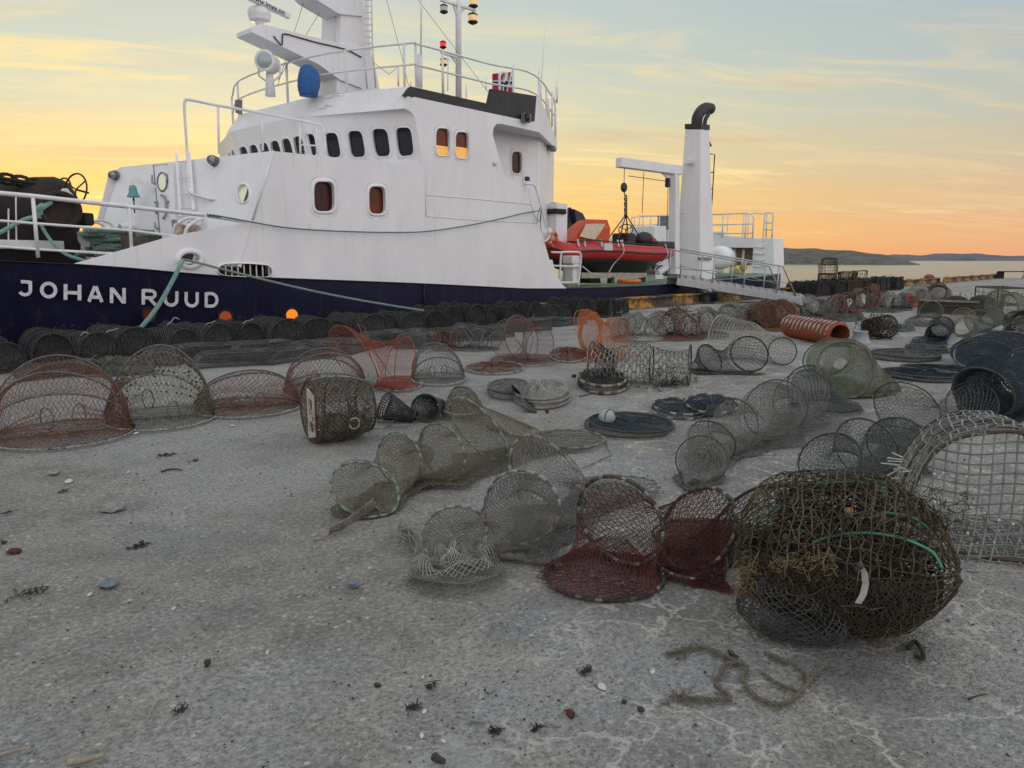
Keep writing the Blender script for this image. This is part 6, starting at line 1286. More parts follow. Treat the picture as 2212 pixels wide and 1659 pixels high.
# --- stiff white grid trap at the right edge
gc0 = onZ((2118, 1203), 0); va2 = atan2(gc0[1], gc0[0])+.18; gn = V3(cos(va2), sin(va2), 0); gt = V3(gn[1], -gn[0], 0); km = mpp(gc0)
grid = thing('grid_trap', gc0, 'stiff dirty white plastic grid trap on a rusty arched frame at the right edge', 'fish trap')
GW, GH, GD = .355, .60, .62
def garch(x): return GH*max(0., 1-(abs(x)/GW)**2.6)**(1/2.1)
def gpt(x, z, d): return gc0+gt*(x+.07*z+.012*sin(z*8+d*4))+UPV*(z+.010*sin(x*14+d*5)*min(1, z*8))+gn*d
T_grid = twine('grey_white_grid_plastic', (.30, .31, .29), (.17, .175, .16), .7); st_ = .047; mb = MB(); xs = np.arange(-GW+.012, GW, st_); zs_ = np.arange(.02, GH, st_)
bow_ = lambda x, z: -.05+.025*sin(x*9)+.02*sin(z*9+x*5)+.16*z
def strip(pts, r=.0046): return MB().tube(pts, r, 5)
A_, B_ = [], []
for x in xs:
    h_ = garch(x); z = 0.
    while z < h_-.005: z2 = min(z+st_/2, h_); A_.append(gpt(x, z, bow_(x, z)-.0)); B_.append(gpt(x, z2, bow_(x, z2))); z = z2
for z in zs_:
    x = -GW
    while x < GW-.001:
        x2 = min(x+st_/2, GW)
        if garch((x+x2)/2) > z: A_.append(gpt(x, z, bow_(x, z))); B_.append(gpt(x2, z, bow_(x2, z)))
        x = x2
MB().wires(A_, B_, .0052).build('end_grid', T_grid, grid)
arcx = np.linspace(-GW, GW, 41); arcx = GW*np.sin(np.linspace(-pi/2, pi/2, 41))
shell = np.array([[gpt(x*(1-.06*d), garch(x)*(1-.05*d)+.004, .0+d*GD) for x in arcx] for d in np.linspace(0, 1, 8)]); net_on(wob(shell, .012, 5, 9), .047, .0042, False, 'square', jit=.09, seed=70, wobble=.012).build('shell_grid', T_grid, grid)
base_ = np.array([[gpt(x*1.02, .006, -.06+d*(GD+.06)) for x in np.linspace(-GW, GW, 12)] for d in np.linspace(0, 1, 6)]); net_on(wob(base_, .006, 6, 3), .04, .0038, False, 'square', jit=.12, seed=71).build('base_grid', T_grid, grid)
for d in (.03, .5, 1.): MB().tube([gpt(x, garch(x)*(1-.04*d)-.012, d*GD) for x in arcx], .0085, 8).build('arch', H_rust, grid, smooth=True)
for x in (-GW, GW): MB().tube([gpt(x, .012, -.02), gpt(x, .012, GD)], .011, 6).build('base_bar', H_rust, grid, smooth=True)
MB().tube([gpt(-GW, .012, -.02), gpt(GW, .012, -.02)], .012, 6).build('base_bar', H_rust, grid, smooth=True)
mb = tuft(MB(), gpt(.08, .08, .32), 60, V3(.14, .12, .03), .05, .0014); mb.build('dried_weed', weed, grid)
mb = MB()
for k in range(26): x, z = RNG.uniform(-.25, .3), RNG.uniform(.03, .4); mb.ball(gpt(x, z, bow_(x, z)-.004), RNG.uniform(.003, .008), 6, 4)
mb.build('barnacle', mat('barnacle_white', (.6, .58, .54), .8), grid, smooth=True)
mb = MB()
for k in range(14):
    c = gpt(-GW-.02+RNG.normal()*.02, RNG.uniform(.25, .42), RNG.uniform(-.05, .1)); mb.tube([c, c-gt*RNG.uniform(.03, .09)+UPV*RNG.normal()*.02], .004, 4)
mb.build('broken_grid_end', T_white, grid)
# --- barrel creel left of centre
cc0 = onZ((735, 948), 0); va3 = atan2(cc0[1], cc0[0]); cn = V3(cos(va3), sin(va3), 0); ctt = V3(cn[1], -cn[0], 0)*.93+cn*.37
bar = thing('barrel_creel', cc0, 'rounded brown barrel creel with a pale holed board on its left end', 'creel')
def bcr(u, v, k=1.): rr = .245*(1-.13*abs(u)**2.5)-.02*u; return cc0+ctt*u*.215+UPV*.235+UPV*.02*u*0+(unit(np.cross(ctt, UPV))*cos(v)+UPV*sin(v))*rr*k
T_cr = twine('brown_grey_creel_mesh', (.20, .175, .145), (.085, .07, .055))
rows = np.array([[bcr(u, v) for v in vs] for u in np.linspace(-1, 1, 11)]); net_on(floor_(wob(rows, .008, 6, 5), .012), .027, .0030, True, jit=.12, seed=81).build('netting', T_cr, bar)
for u, m_ in ((1, T_cr), (-1, T_cr)): e = np.array([[bcr(u*(1.06-.06*q), v, q) for v in vs] for q in np.linspace(.1, 1, 5)]); net_on(floor_(e, .012), .027, .0028, True, seed=82).build('end_netting', m_, bar)
net_on(floor_(np.array([[bcr(u, v, .9) for v in np.linspace(pi*1.1, pi*1.9, 24)] for u in np.linspace(-.95, .95, 6)]), .014), .016, .0045, False, jit=.3, seed=83).build('floor_netting', T_brown, bar)
for u in (-1, -.1, 1): MB().tube([bcr(u, v, 1.0) for v in vs], .009, 7, closed=True).build('hoop', H_dark, bar, smooth=True)
for v in (pi*.5,): MB().tube([bcr(u, v, 1.01) for u in np.linspace(-1, 1, 8)], .007, 6).build('stay', H_pale, bar, smooth=True)
brd = mat('flaking_red_white_board', (.42, .39, .35), .8, col2=(.22, .10, .085), scale=16, mix=(.52, .64))
bx = unit(np.cross(ctt, UPV)); bcp = bcr(-1.06, 0, 0)-bx*(-.0)
sg = 1 if np.dot(bx, CAM-cc0) > 0 else -1
bp = lambda a, z: bcp+bx*sg*(a)+UPV*z-ctt*.012
board = MB().prism([bp(.02, -.19), bp(.15, -.16), bp(.15, .14), bp(.02, .19)], -ctt*.016).build('end_board', brd, bar); hl2 = []
for z in (-.1, .07): hl2.append(MB().prism([bp(.085+.042*cos(a), z+.05*sin(a)) for a in np.linspace(0, 2*pi, 18, endpoint=False)]+ctt*.05, -ctt*.12))
cut(board, hl2)
MB().tube([bp(.02, .19), bp(.15, .14), bp(.15, -.16)], .006, 6).build('board_edge', T_wine, bar); tuft(MB(), bcr(-.75, pi*.6), 40, .02, .05, .003).build('red_cord', T_red, bar)
c = bcr(.0, pi*1.12 if sg < 0 else pi*1.88)-UPV*0; MB().tube([cc0+ctt*.02+UPV*.16+bx*sg*.235+.04*(cos(a)*ctt+sin(a)*UPV) for a in np.linspace(0, 2*pi, 18, endpoint=False)], .006, 6, closed=True).build('entrance_ring', T_white, bar, smooth=True)
tuft(MB(), bcr(1., pi*.45, 1.02), 10, .01, .06, .004).build('green_cord', H_green, bar); tuft(MB(), bcr(-.5, pi*.55 if sg < 0 else pi*.45, 1.0), 16, .02, .05, .003).build('green_cord', H_green, bar)
mb = tuft(MB(), bcr(.2, 0, .3)-UPV*.05, 120, V3(.12, .12, .07), .08, .004); mb.build('dried_weed', weed, bar)
# --- black plastic mesh funnels, mesh bag
T_plas = mat('black_plastic_mesh', (.018, .018, .02), .5, col2=(.04, .04, .04), scale=20)
def cone(name, label, cat, p0, p1, r0, r1, cell, r, m, hm, seed, group=None, sq=1.):
    p0, p1 = np.asarray(p0), np.asarray(p1); t = thing(name, V3(p0[0], p0[1], 0), label, cat, group); d = unit(p1-p0); x = unit(np.cross(d, UPV)); y = np.cross(x, d)
    rows = np.array([[p0*(1-q)+p1*q+(x*cos(v)+y*sin(v)*sq)*(r0*(1-q)+r1*q) for v in vs] for q in np.linspace(0, 1, 6)])
    net_on(floor_(wob(rows, .008, 7, seed), .008), cell, r, True, 'square', jit=.06, seed=seed).build('mesh_wall', m, t); MB().tube(floor_(rows[0], .012), r*2.2, 6, closed=True).build('rim', hm, t, smooth=True); MB().tube(floor_(rows[-1], .012), r*2, 6, closed=True).build('rim', hm, t, smooth=True); return t
g_ = onZ(Z(11, 640, 330), 0)
cone('mesh_funnel', 'black plastic mesh funnel lying on its side next to the barrel creel', 'funnel', onZ(Z(11, 625, 335), .0)+UPV*.13, onZ(Z(11, 850, 345), 0)+UPV*.045, .135, .05, .019, .0045, T_plas, T_plas, 91, sq=.9)
cone('mesh_funnel', 'black plastic mesh funnel with its dark mouth towards the camera', 'funnel', onZ(Z(11, 930, 345), 0)+UPV*.115, onZ(Z(11, 985, 300), 0)+UPV*.09+V3(.1, .02, 0), .125, .04, .019, .0045, T_plas, T_plas, 92, sq=.95)
mbp = onZ(Z(11, 1190, 318), 0); ring0 = flat_px(*(Z(11, 1045, 0)[0], Z(11, 1340, 0)[0], Z(11, 0, 205)[1], Z(11, 0, 300)[1]), .05)
t = thing('mesh_bag', mbp, 'slumped brown mesh bag with a pale rope rim, right of the black funnels', 'fish trap'); c = ring0.mean(0)
rows = np.array([c+(ring0-c)*k+UPV*z+V3(.02, .02, 0)*z*5 for k, z in ((1.02, -.045), (1.0, .01), (.92, .06), (.66, .13), (.42, .165), (.15, .17))]); net_on(floor_(wob(rows, .02, 8, 3), .008), .021, .0027, True, jit=.15, seed=93).build('netting', T_cr, t); MB().tube(wob(ring0+UPV*.01, .006, 5, 3), .010, 7, closed=True).build('rim', H_wrap, t, smooth=True); tuft(MB(), c+UPV*.05, 70, V3(.1, .1, .03), .06, .003).build('dried_weed', weed, t)
P = [onZ(Z(11, x, y), .02)+UPV*h_ for x, y, h_ in ((1505, 185, .10), (1560, 170, .14), (1620, 200, .10), (1650, 260, .03))]
t = MB().loft([[p, p+V3(.06, -.10, -.05), p+V3(.065, -.105, -.058), p+V3(.005, -.005, -.008)] for p in P]).build('plastic_flap', T_plas, at=P[0]); tag(t, 'bent black plastic mesh flap behind the olive grey hoop net', 'scrap')
mb = MB().tube(arc3([onZ(Z(11, x, y), .012) for x, y in ((495, 395), (640, 390), (700, 335), (790, 312), (860, 330), (800, 372), (690, 388), (652, 370), (670, 340), (760, 300))], 5), .0045, 5); tag(mb.build('thin_line', H_grey, at=onZ(Z(11, 640, 390)), smooth=True), 'thin grey line trailing from the black mesh funnels', 'rope')
# --- ball float, hex tube, small mesh fyke, square mesh cage, pipe, bucket
p = onZ((1311, 902), .07); o_ = thing('ball_float', p, 'grey white ball float with a dark net collar beside the dark flat ring net', 'float')
MB().ball(p, .07, 24, 16).build('float', mat('chalky_float_plastic', (.36, .39, .38), .6, col2=(.25, .28, .27), scale=14, stain=(.5, .52, .5), sscale=20, sthr=(.6, .7)), o_, smooth=True)
MB().tube([p+.071*(V3(cos(a)*.75, -.3, sin(a))/np.linalg.norm([cos(a)*.75, .3, sin(a)])) for a in np.linspace(.4, 3.2, 14)], .0045, 5).build('collar', T_dark, o_, smooth=True); tuft(MB(), p+V3(.03, -.05, -.03), 26, .018, .04, .003).build('net_scrap', T_dark, o_)
ha, hb = onZ((1278, 822), 0)+UPV*.22, onZ((1488, 832), 0)+UPV*.22; cone_d = unit(hb-ha)
t = thing('hex_mesh_trap', ha*V3(1, 1, 0), 'long crumpled tube trap of coarse pale hexagonal mesh behind the cane rings', 'fish trap'); x = unit(np.cross(cone_d, UPV)); y = np.cross(x, cone_d)
rows = np.array([[ha*(1-q)+hb*q+(x*cos(v)*.22+y*sin(v)*(.235-(.05+.04*sin(q*9))*(sin(v) > 0)))*(1+.08*sin(3*v+q*8)) for v in vs] for q in np.linspace(0, 1, 10)]); rows = floor_(wob(rows, .012, 5, 8), .012)
nu, nv = 26, 24; P = resample(rows, nu, nv, True)
for i in range(nu): P[i] += (np.roll(P[i], -1, 0)-P[i])*0.0
I, J = np.meshgrid(np.arange(nu), np.arange(nv), indexing='ij'); dsh = np.where((I+J) % 2 == 0, .18, -.18); P[1:-1] += (P[2:]-P[:-2])*.5*dsh[1:-1, :, None]
knot(P, .0062, 'hex', True, .09, 0, 4).build('netting', twine('pale_hex_plastic', (.30, .295, .27), (.14, .135, .12), .7), t)
for q, k in ((0, 1.), (1, 1.), (.62, .85)):
    R_ = ha*(1-q)+hb*q; P_ = np.array([R_+(x*cos(v)*.21+y*sin(v)*.225)*k for v in vs]); MB().tube(floor_(P_, .012), .009, 6, closed=True).build('hoop', H_dark, t, smooth=True)
e = np.array([[ha*.75+hb*.25-cone_d*.2*(1-q)+(x*cos(v)+y*sin(v))*.21*(1-.7*q) for v in vs] for q in np.linspace(0, 1, 4)]); net_on(floor_(e, .02), .03, .003, True, seed=3).build('funnel', T_dark, t); tuft(MB(), ha*.3+hb*.7-UPV*.1, 90, V3(.25, .1, .05), .09, .004).build('dried_weed', weed, t); tuft(MB(), ha*.15+hb*.85-UPV*.2, 60, V3(.2, .06, .01), .08, .006).build('dark_weed', T_dark, t)
hf = [tail_ring(onZ((1494, 800), .01), .07), hoop_px(1520, 1562, 752, 806, 1, lean=.1), hoop_px(1573, 1650, 727, 808, -1)]
fyke('fyke_net', 'charcoal closely meshed hoop net right of the hexagonal mesh trap', 'fishing net', hf, .026, .0028, T_ggrey, T_dark, .010, pinch=.15, seed=95, skip_h=(0,))
hq = [hoop_px(1531, 1580, 684, 772, 1), hoop_px(1600, 1640, 700, 775, 1), hoop_px(1655, 1722, 733, 788, -1)]
rows, hs = chain(hq, [.02, .1], .0); t = thing('square_mesh_cage', rows.mean((0, 1))*V3(1, 1, 0), 'pale grey square mesh cage tapering towards the corrugated pipe', 'fish trap'); net_on(rows, .052, .0042, True, 'square', jit=.05, seed=96).build('netting', T_pale, t)
for i, h in enumerate(hs[::2]): MB().tube(floor_(h, .012), .008, 6, closed=True).build('hoop', H_dark if i else T_pale, t, smooth=True)
pr = onZ((1813, 749), 0); pl2 = onZ((1706, 727), 0); pd = unit(pr-pl2); pr = pr+UPV*.19; pl2 = pl2+UPV*.19; plen = float(np.linalg.norm(pr-pl2))
pm = mat('orange_pipe_plastic', (.30, .07, .028), .7, col2=(.2, .05, .02), scale=6)
cru = mat('barnacle_crust', (.44, .40, .37), .9, col2=(.14, .10, .09), scale=13, mix=(.50, .64), bump=.01, bscale=30)
t = thing('drain_pipe', pl2*V3(1, 1, 0), 'orange corrugated drain pipe crusted white on top, lying near the bucket', 'pipe')
prof = [(.160+.030*(1 if (k % 6) in (1, 2, 3) else 0), plen*k/72) for k in range(73)]; inn_ = [(.158, plen), (.158, plen*.02)]
MB().lathe(pl2, pd, prof+inn_, 28, caps=False).build('pipe_wall', pm, t, smooth=False)
x = unit(np.cross(pd, UPV)); y = np.cross(x, pd); rows = []
for k in range(73): r_ = prof[k][0]+.012; rows.append([pl2+pd*prof[k][1]+(x*cos(v)+y*sin(v))*(r_+.006*math.sin(v*9+k*2.1)) for v in np.linspace(pi*.02+.12*sin(k*.9), pi*.98+.12*sin(k*1.3), 18)])
[MB().loft(rows[k+1:k+4], closed=False, caps=False).build('barnacle_crust', cru, t) for k in range(0, 67, 6)]
bk = onZ((1858, 742), 0); t = thing('plastic_bucket', bk, 'small grey plastic bucket standing upside down between the pipe and the dark mesh basket', 'bucket'); bm_ = mat('grey_bucket_plastic', (.30, .33, .34), .5, col2=(.24, .26, .27), scale=8)
MB().lathe(bk, UPV, [(.155, 0), (.16, .02), (.145, .03), (.105, .185), (.112, .19), (.112, .205), (.1, .205), (.095, .15), (.13, .01)], 26, caps=False).build('bucket_wall', bm_, t, smooth=True); MB().lathe(bk+UPV*.15, UPV, [(.02, 0), (.1, .002)], 20).build('bucket_bottom', black, t)
bs = onZ((1895, 731), 0); bd_ = az(-20); t = thing('mesh_basket', bs, 'dark weed grown mesh basket on its side beside the grey bucket', 'basket')
rows = np.array([[bs+UPV*.2+bd_*(q*.5-.25)+(unit(np.cross(bd_, UPV))*cos(v)+UPV*sin(v))*.2*(1-.25*(1-q)) for v in vs] for q in np.linspace(0, 1, 6)]); net_on(floor_(wob(rows, .012, 7, 3), .01), .04, .008, True, seed=97).build('netting', T_black, t); MB().tube(rows[-1], .012, 6, closed=True).build('rim', H_dark, t, smooth=True); e = np.array([[rows[0].mean(0)+(p-rows[0].mean(0))*q for p in rows[0]] for q in (.1, .6, 1)]); net_on(floor_(e, .01), .03, .01, True, seed=98).build('end_netting', T_black, t); tuft(MB(), bs+UPV*.2, 200, V3(.16, .14, .12), .1, .008).build('dried_weed', weed, t)
# ---------------------------------------------------------------- farther along the quay
def stripes():
    m = mat('yellow_black_kerb', (.5, .27, .02), .7); nt = m.node_tree; N = nt.nodes; L = nt.links; b = N['Principled BSDF']
    tc = N.new('ShaderNodeTexCoord'); sp = N.new('ShaderNodeSeparateXYZ'); L.new(tc.outputs['Object'], sp.inputs[0])
    def m1(op, a, c):
        n = N.new('ShaderNodeMath'); n.operation = op; n.inputs[1].default_value = c; L.new(a, n.inputs[0]); return n.outputs[0]
    f = m1('GREATER_THAN', m1('FRACT', m1('MULTIPLY', sp.outputs[0], 1/2.4), 0), .5)
    n = N.new('ShaderNodeTexNoise'); n.inputs['Scale'].default_value = 5; n.inputs['Detail'].default_value = 6; L.new(tc.outputs['Object'], n.inputs['Vector']); r = N.new('ShaderNodeValToRGB'); r.color_ramp.elements[0].position = .46; r.color_ramp.elements[1].position = .58; L.new(n.outputs['Fac'], r.inputs[0])
    x = N.new('ShaderNodeMix'); x.data_type = 'RGBA'; L.new(f, x.inputs[0]); x.inputs[6].default_value = (.40, .22, .035, 1); x.inputs[7].default_value = (.03, .03, .03, 1)
    y = N.new('ShaderNodeMix'); y.data_type = 'RGBA'; L.new(r.outputs[0], y.inputs[0]); L.new(x.outputs[2], y.inputs[6]); y.inputs[7].default_value = (.13, .06, .03, 1); L.new(y.outputs[2], b.inputs['Base Color']); return m
KM = stripes()
for x0, x1, lab in ((13.2, 22.0, 'yellow and black striped kerb beam below the red boat'), (23.6, 31.5, 'yellow and black striped kerb beam under the gangway'), (39.5, 50.5, 'rusty yellow and black kerb beam beyond the far creel heap'), (52.5, 66.5, 'farthest rusty kerb beam near the end of the quay')):
    t = thing('kerb_beam', V3(x0, 11.92, 0), lab, 'kerb beam', 'kerb beams along the quay edge'); L_ = x1-x0
    mb = MB().prism([(x0, 11.78+a, b_) for a, b_ in ((0, .05), (.10, .05), (.12, .14), (.12, .20), (.10, .29), (0, .29), (0, .33), (.32, .33), (.32, .01), (0, .01))], (L_, 0, 0)); mb.build('beam', KM, t)
    for x in np.linspace(x0+.4, x1-.4, 5): MB().box((x, 11.98, .345), (.12, .2, .03)).build('bolt_plate', rust, t)
    MB().box((x1+.02, 11.94, .17), (.03, .34, .36)).build('end_plate', rust, t)
bp_ = onZ((1522, 655), 0); t = thing('mooring_bollard', bp_, 'dark mushroom bollard with a pale worn cap between the striped kerb beams', 'bollard')
MB().lathe(bp_, UPV, [(.34, 0), (.34, .04), (.17, .06), (.16, .28), (.2, .34)], 20).build('post', black, t, smooth=True); MB().lathe(bp_, UPV, [(.2, .33), (.36, .36), (.38, .41), (.32, .47), (.12, .50)], 22).build('cap', mat('worn_bollard_cap', (.06, .06, .06), .5, col2=(.42, .42, .42), scale=7, mix=(.48, .6)), t, smooth=True)
bp_ = onZ(Z(8, 1443, 468), 0); t = thing('mooring_bollard', bp_, 'squat red bollard on the far quay edge between the rusty kerb beams', 'bollard')
rb = mat('red_bollard_paint', (.33, .045, .03), .6, col2=(.2, .03, .02), scale=5); MB().lathe(bp_, UPV, [(.26, 0), (.2, .05), (.19, .24), (.27, .3), (.28, .4), (.2, .47)], 18).build('post', rb, t, smooth=True); MB().lathe(bp_, UPV, [(.205, .465), (.16, .5), (.06, .52)], 18).build('cap', rb, t, smooth=True)
bn = onZ(Z(8, 2140, 434), 0); va = atan2(bn[1], bn[0]); n_ = az(math.degrees(va)); t_ = V3(n_[1], -n_[0], 0); t = thing('bench', bn, 'low dark plank bench at the far end of the quay, right edge', 'bench')
for k in range(3): MB().beam(bn-t_*1.15+n_*(k*.18-.18)+UPV*.52, bn+t_*1.15+n_*(k*.18-.18)+UPV*.52, .15, .07).build('plank', rust, t)
for s_ in (-1, 1): MB().box(bn+t_*s_*.95+UPV*.24, (.14, .5, .48), rz=va).build('leg', rust, t)
p = onZ((2211, 601), 0); t = thing('traffic_post', p, 'short orange post cut by the right edge near the bench', 'post'); MB().lathe(p, UPV, [(.16, 0), (.16, .05), (.09, .1), (.07, .6), (.05, .62)], 12).build('post', orange, t, smooth=True); MB().lathe(p, UPV, [(.083, .3), (.079, .42)], 12, caps=False).build('band', grip, t)
# creels and cages heaped on the edge beyond the gangway
for i in range(15):
    t = copy_tree(protos[int(rg.integers(0, 3))]); tag(t, 'dark creel beyond the foot of the gangway, %s along the quay edge' % ordn[i], 'creel', 'dark creels beyond the gangway'); place(t, (29.2+i*.72+rg.normal()*.05, 10.7+rg.normal()*.12, 0), rg.normal()*.1, 1.45)
def cage(name, label, c, w_, d_, h_, rz, m, fm, cell=.06, r=.006, group=None, seed=1, open_top=False, fr=.016, round_=0., cat='cage'):
    c = np.asarray(c, float); t = thing(name, c, label, cat, group); ca_, sa_ = cos(rz), sin(rz)
    def R(x, y, z): return c+V3(ca_*x-sa_*y, sa_*x+ca_*y, z)
    def ring_(z, q=1.): P = []; cs = [(-1, -1), (1, -1), (1, 1), (-1, 1)]; [P.extend([R((cs[i][0]*(1-u)+cs[(i+1) % 4][0]*u)*w_/2*q, (cs[i][1]*(1-u)+cs[(i+1) % 4][1]*u)*d_/2*q, z) for u in np.linspace(0, 1, 10)[:-1]]) for i in range(4)]; return np.array(P)
    rows = [ring_(.01), ring_(h_*.5), ring_(h_)]+([] if open_top else [ring_(h_+.01, .6), ring_(h_+.012, .1)])
    net_on(wob(np.array(rows), .01, 4, seed), cell, r, True, 'square', jit=.15, seed=seed).build('mesh_wall', m, t)
    for z in (.015, h_): MB().tube(ring_(z), fr, 5, closed=True).build('frame', fm, t)
    for x in (-1, 1):
        for y in (-1, 1): MB().tube([R(x*w_/2, y*d_/2, 0), R(x*w_/2, y*d_/2, h_)], fr, 5).build('corner_post', fm, t)
    return t
def G8(x, y, z=0.): return onZ(Z(8, x, y), z)
T_rdark = twine('rusty_dark_mesh', (.05, .036, .026), (.10, .065, .04))
b0 = G8(615, 560)
CG = 'cages heaped by the water'
cage('wire_cage', 'lowest dark cage of the tall stack by the water', b0, .85, .7, .40, .1, T_rdark, H_rust, .05, .011, CG, 3)
cage('wire_cage', 'dark cage in the middle of the tall stack by the water', b0+UPV*.42, .75, .65, .38, .3, T_rdark, H_rust, .05, .010, CG, 4)
cage('wire_cage', 'open topped cage of the tall stack, second from its top', b0+UPV*.82+V3(.06, 0, 0), .62, .6, .34, .15, T_rdark, H_rust, .08, .006, CG, 5, True, .011)
cage('wire_cage', 'tilted topmost cage of the tall stack by the water', b0+UPV*1.18+V3(.08, .0, 0), .58, .5, .24, .5, T_rdark, H_rust, .08, .007, CG, 6, False, .011)
b1 = G8(765, 560)
cage('wire_cage', 'wide dark cage heaped right of the tall cage stack', b1, 1.15, .8, .52, -.1, T_rdark, H_rust, .05, .012, CG, 7)
cage('wire_cage', 'rounded dark cage lying on the wide one right of the stack', b1+UPV*.55-V3(.1, .1, 0), .85, .6, .34, .2, T_rdark, H_rust, .06, .010, CG, 8)
cage('wire_cage', 'open mesh cage with a bent frame, rightmost of the heap by the water', b1+UPV*.55+V3(.45, -.38, -.02), .5, .5, .40, .4, T_rdark, H_rust, .09, .006, CG, 9, True, .011)
b2 = G8(925, 545); cage('wire_cage', 'low cage at the right foot of the heap by the water', b2, 1.1, .7, .32, -.1, T_rdark, H_rust, .06, .010, CG, 10)
# the long band of faded winged traps running to the far heap
band = [ # (x0, x1, ytop, yb, twine, kind) in zoom 7 / 8
    (7, 560, 760, 290, 590, T_grey, 0), (7, 700, 980, 300, 590, T_pale, 0), (7, 960, 1340, 270, 585, T_red, 260), (7, 1310, 1560, 250, 560, T_grey, 0), (7, 1480, 1750, 195, 480, T_green, 0), (7, 1740, 1960, 220, 490, T_pink, 120),
    (7, 1900, 2190, 215, 500, T_red, 60), (7, 1060, 1220, 215, 330, T_grey, 0), (8, 0, 200, 600, 830, T_red, 160), (8, 170, 370, 600, 800, T_pink, 40), (8, 330, 480, 610, 760, T_ggrey, 0), (8, 450, 640, 575, 770, T_grey, 0), (8, 560, 760, 545, 745, T_pink, 60),
    (8, 690, 880, 520, 740, T_red, 60), (8, 830, 1010, 500, 700, T_pink, 60), (8, 940, 1080, 495, 690, T_red, 30), (8, 1060, 1180, 545, 690, T_pale, 0), (8, 1130, 1260, 560, 690, T_ggrey, 0), (8, 1210, 1330, 560, 670, T_brred, 40), (8, 1240, 1420, 485, 650, T_pale, 0), (8, 1350, 1590, 475, 640, T_brown, 40),
    (6, 1000, 1180, 250, 400, T_red, 120), (6, 1150, 1400, 270, 400, T_ggrey, 0), (5, 560, 760, 270, 400, T_green, 30)]
nm_ = ['grey winged trap just right of the orange one', 'pale winged trap behind the hexagonal mesh tube', 'weed clogged brownish red winged trap in the band behind the hexagonal tube', 'grey winged trap in the band in front of the mushroom bollard', 'pale green winged trap right of the mushroom bollard', 'dusty pink winged trap behind the square mesh cage', 'faded red winged trap behind the square mesh cage', 'small grey winged trap against the near striped kerb beam', 'weedy red winged trap directly behind the drain pipe',
       'dusty pink winged trap at the foot of the gangway', 'slate winged trap right of the gangway foot', 'grey winged trap before the dark creels beyond the gangway', 'dusty pink winged trap in front of the tall cage stack', 'red winged trap in front of the heap by the water', 'large dusty pink winged trap before the right end of the heap', 'red winged trap at the right end of the heap by the water', 'pale winged trap beyond the heap by the water', 'slate winged trap beyond the pale one past the heap', 'bright red netting trap at the foot of the starlike traps', 'pale spiky winged trap at the far end of the band', 'brown star shaped winged trap at the far end of the band',
       'red clogged trap among the folded traps below the creels', 'slate tangled trap between the folded traps and the tall winged trap', 'pale green low trap behind the tall olive bow trap']
for i, (zk, x0, x1, yt, yb, tm, fo) in enumerate(band):
    (X0, Y0), (X1, Y1) = Z(zk, x0, yt), Z(zk, x1, yb); X0, X1 = X0-(X1-X0)*.12, X1+(X1-X0)*.12; w_ = X1-X0; h_ = Y1-Y0; r2 = np.random.default_rng(100+i); k_ = mpp(onZ(((X0+X1)/2, Y1)))
    hs = []
    for q in range(3):
        cx = X0+w_*(.2+.3*q); hw = w_*r2.uniform(.20, .28); hs.append(hoop_px(cx-hw, cx+hw, Y0+h_*(r2.uniform(.08, .22) if q != 1 else r2.uniform(0, .1)), Y1-h_*r2.uniform(.08, .2), 1, lean=[-.18, 0, .2][q]+r2.normal()*.08))
    wing('winged_trap', nm_[i], hs, (X0+w_*.05, X1-w_*.05, Y1-h_*.2, Y1), tm, H_grey if i % 3 else tm, min(.05, .030+.0012*k_*1000*.3), .0021+.00019*k_*1000, 200+i, 'faded winged traps in the band along the quay', fouled=fo)
for i, (x0, x1, y0, y1, tm) in enumerate(((640, 915, 735, 775, T_ggrey), (400, 720, 760, 800, T_red), (880, 1190, 675, 705, T_ggrey), (1140, 1310, 812, 858, T_ggrey), (1070, 1290, 655, 690, T_char), (0, 200, 780, 830, T_red))):
    a, b_ = Z(8, x0, y0), Z(8, x1, y1); flatnet('collapsed_trap', ['slate trap lying flat before the dusty pink winged trap', 'red trap lying flat behind the drain pipe', 'slate trap lying flat under the heap of red traps', 'slate ring trap lying flat right of the dark mesh basket', 'charcoal trap lying flat at the foot of the far red trap', 'red flat trap left behind the drain pipe'][i], 'fish trap', a[0], b_[0], a[1], b_[1], tm, H_grey, 1, 'traps lying flat along the quay', .05, .005, .012, 300+i, drape=.12, wrap=0)
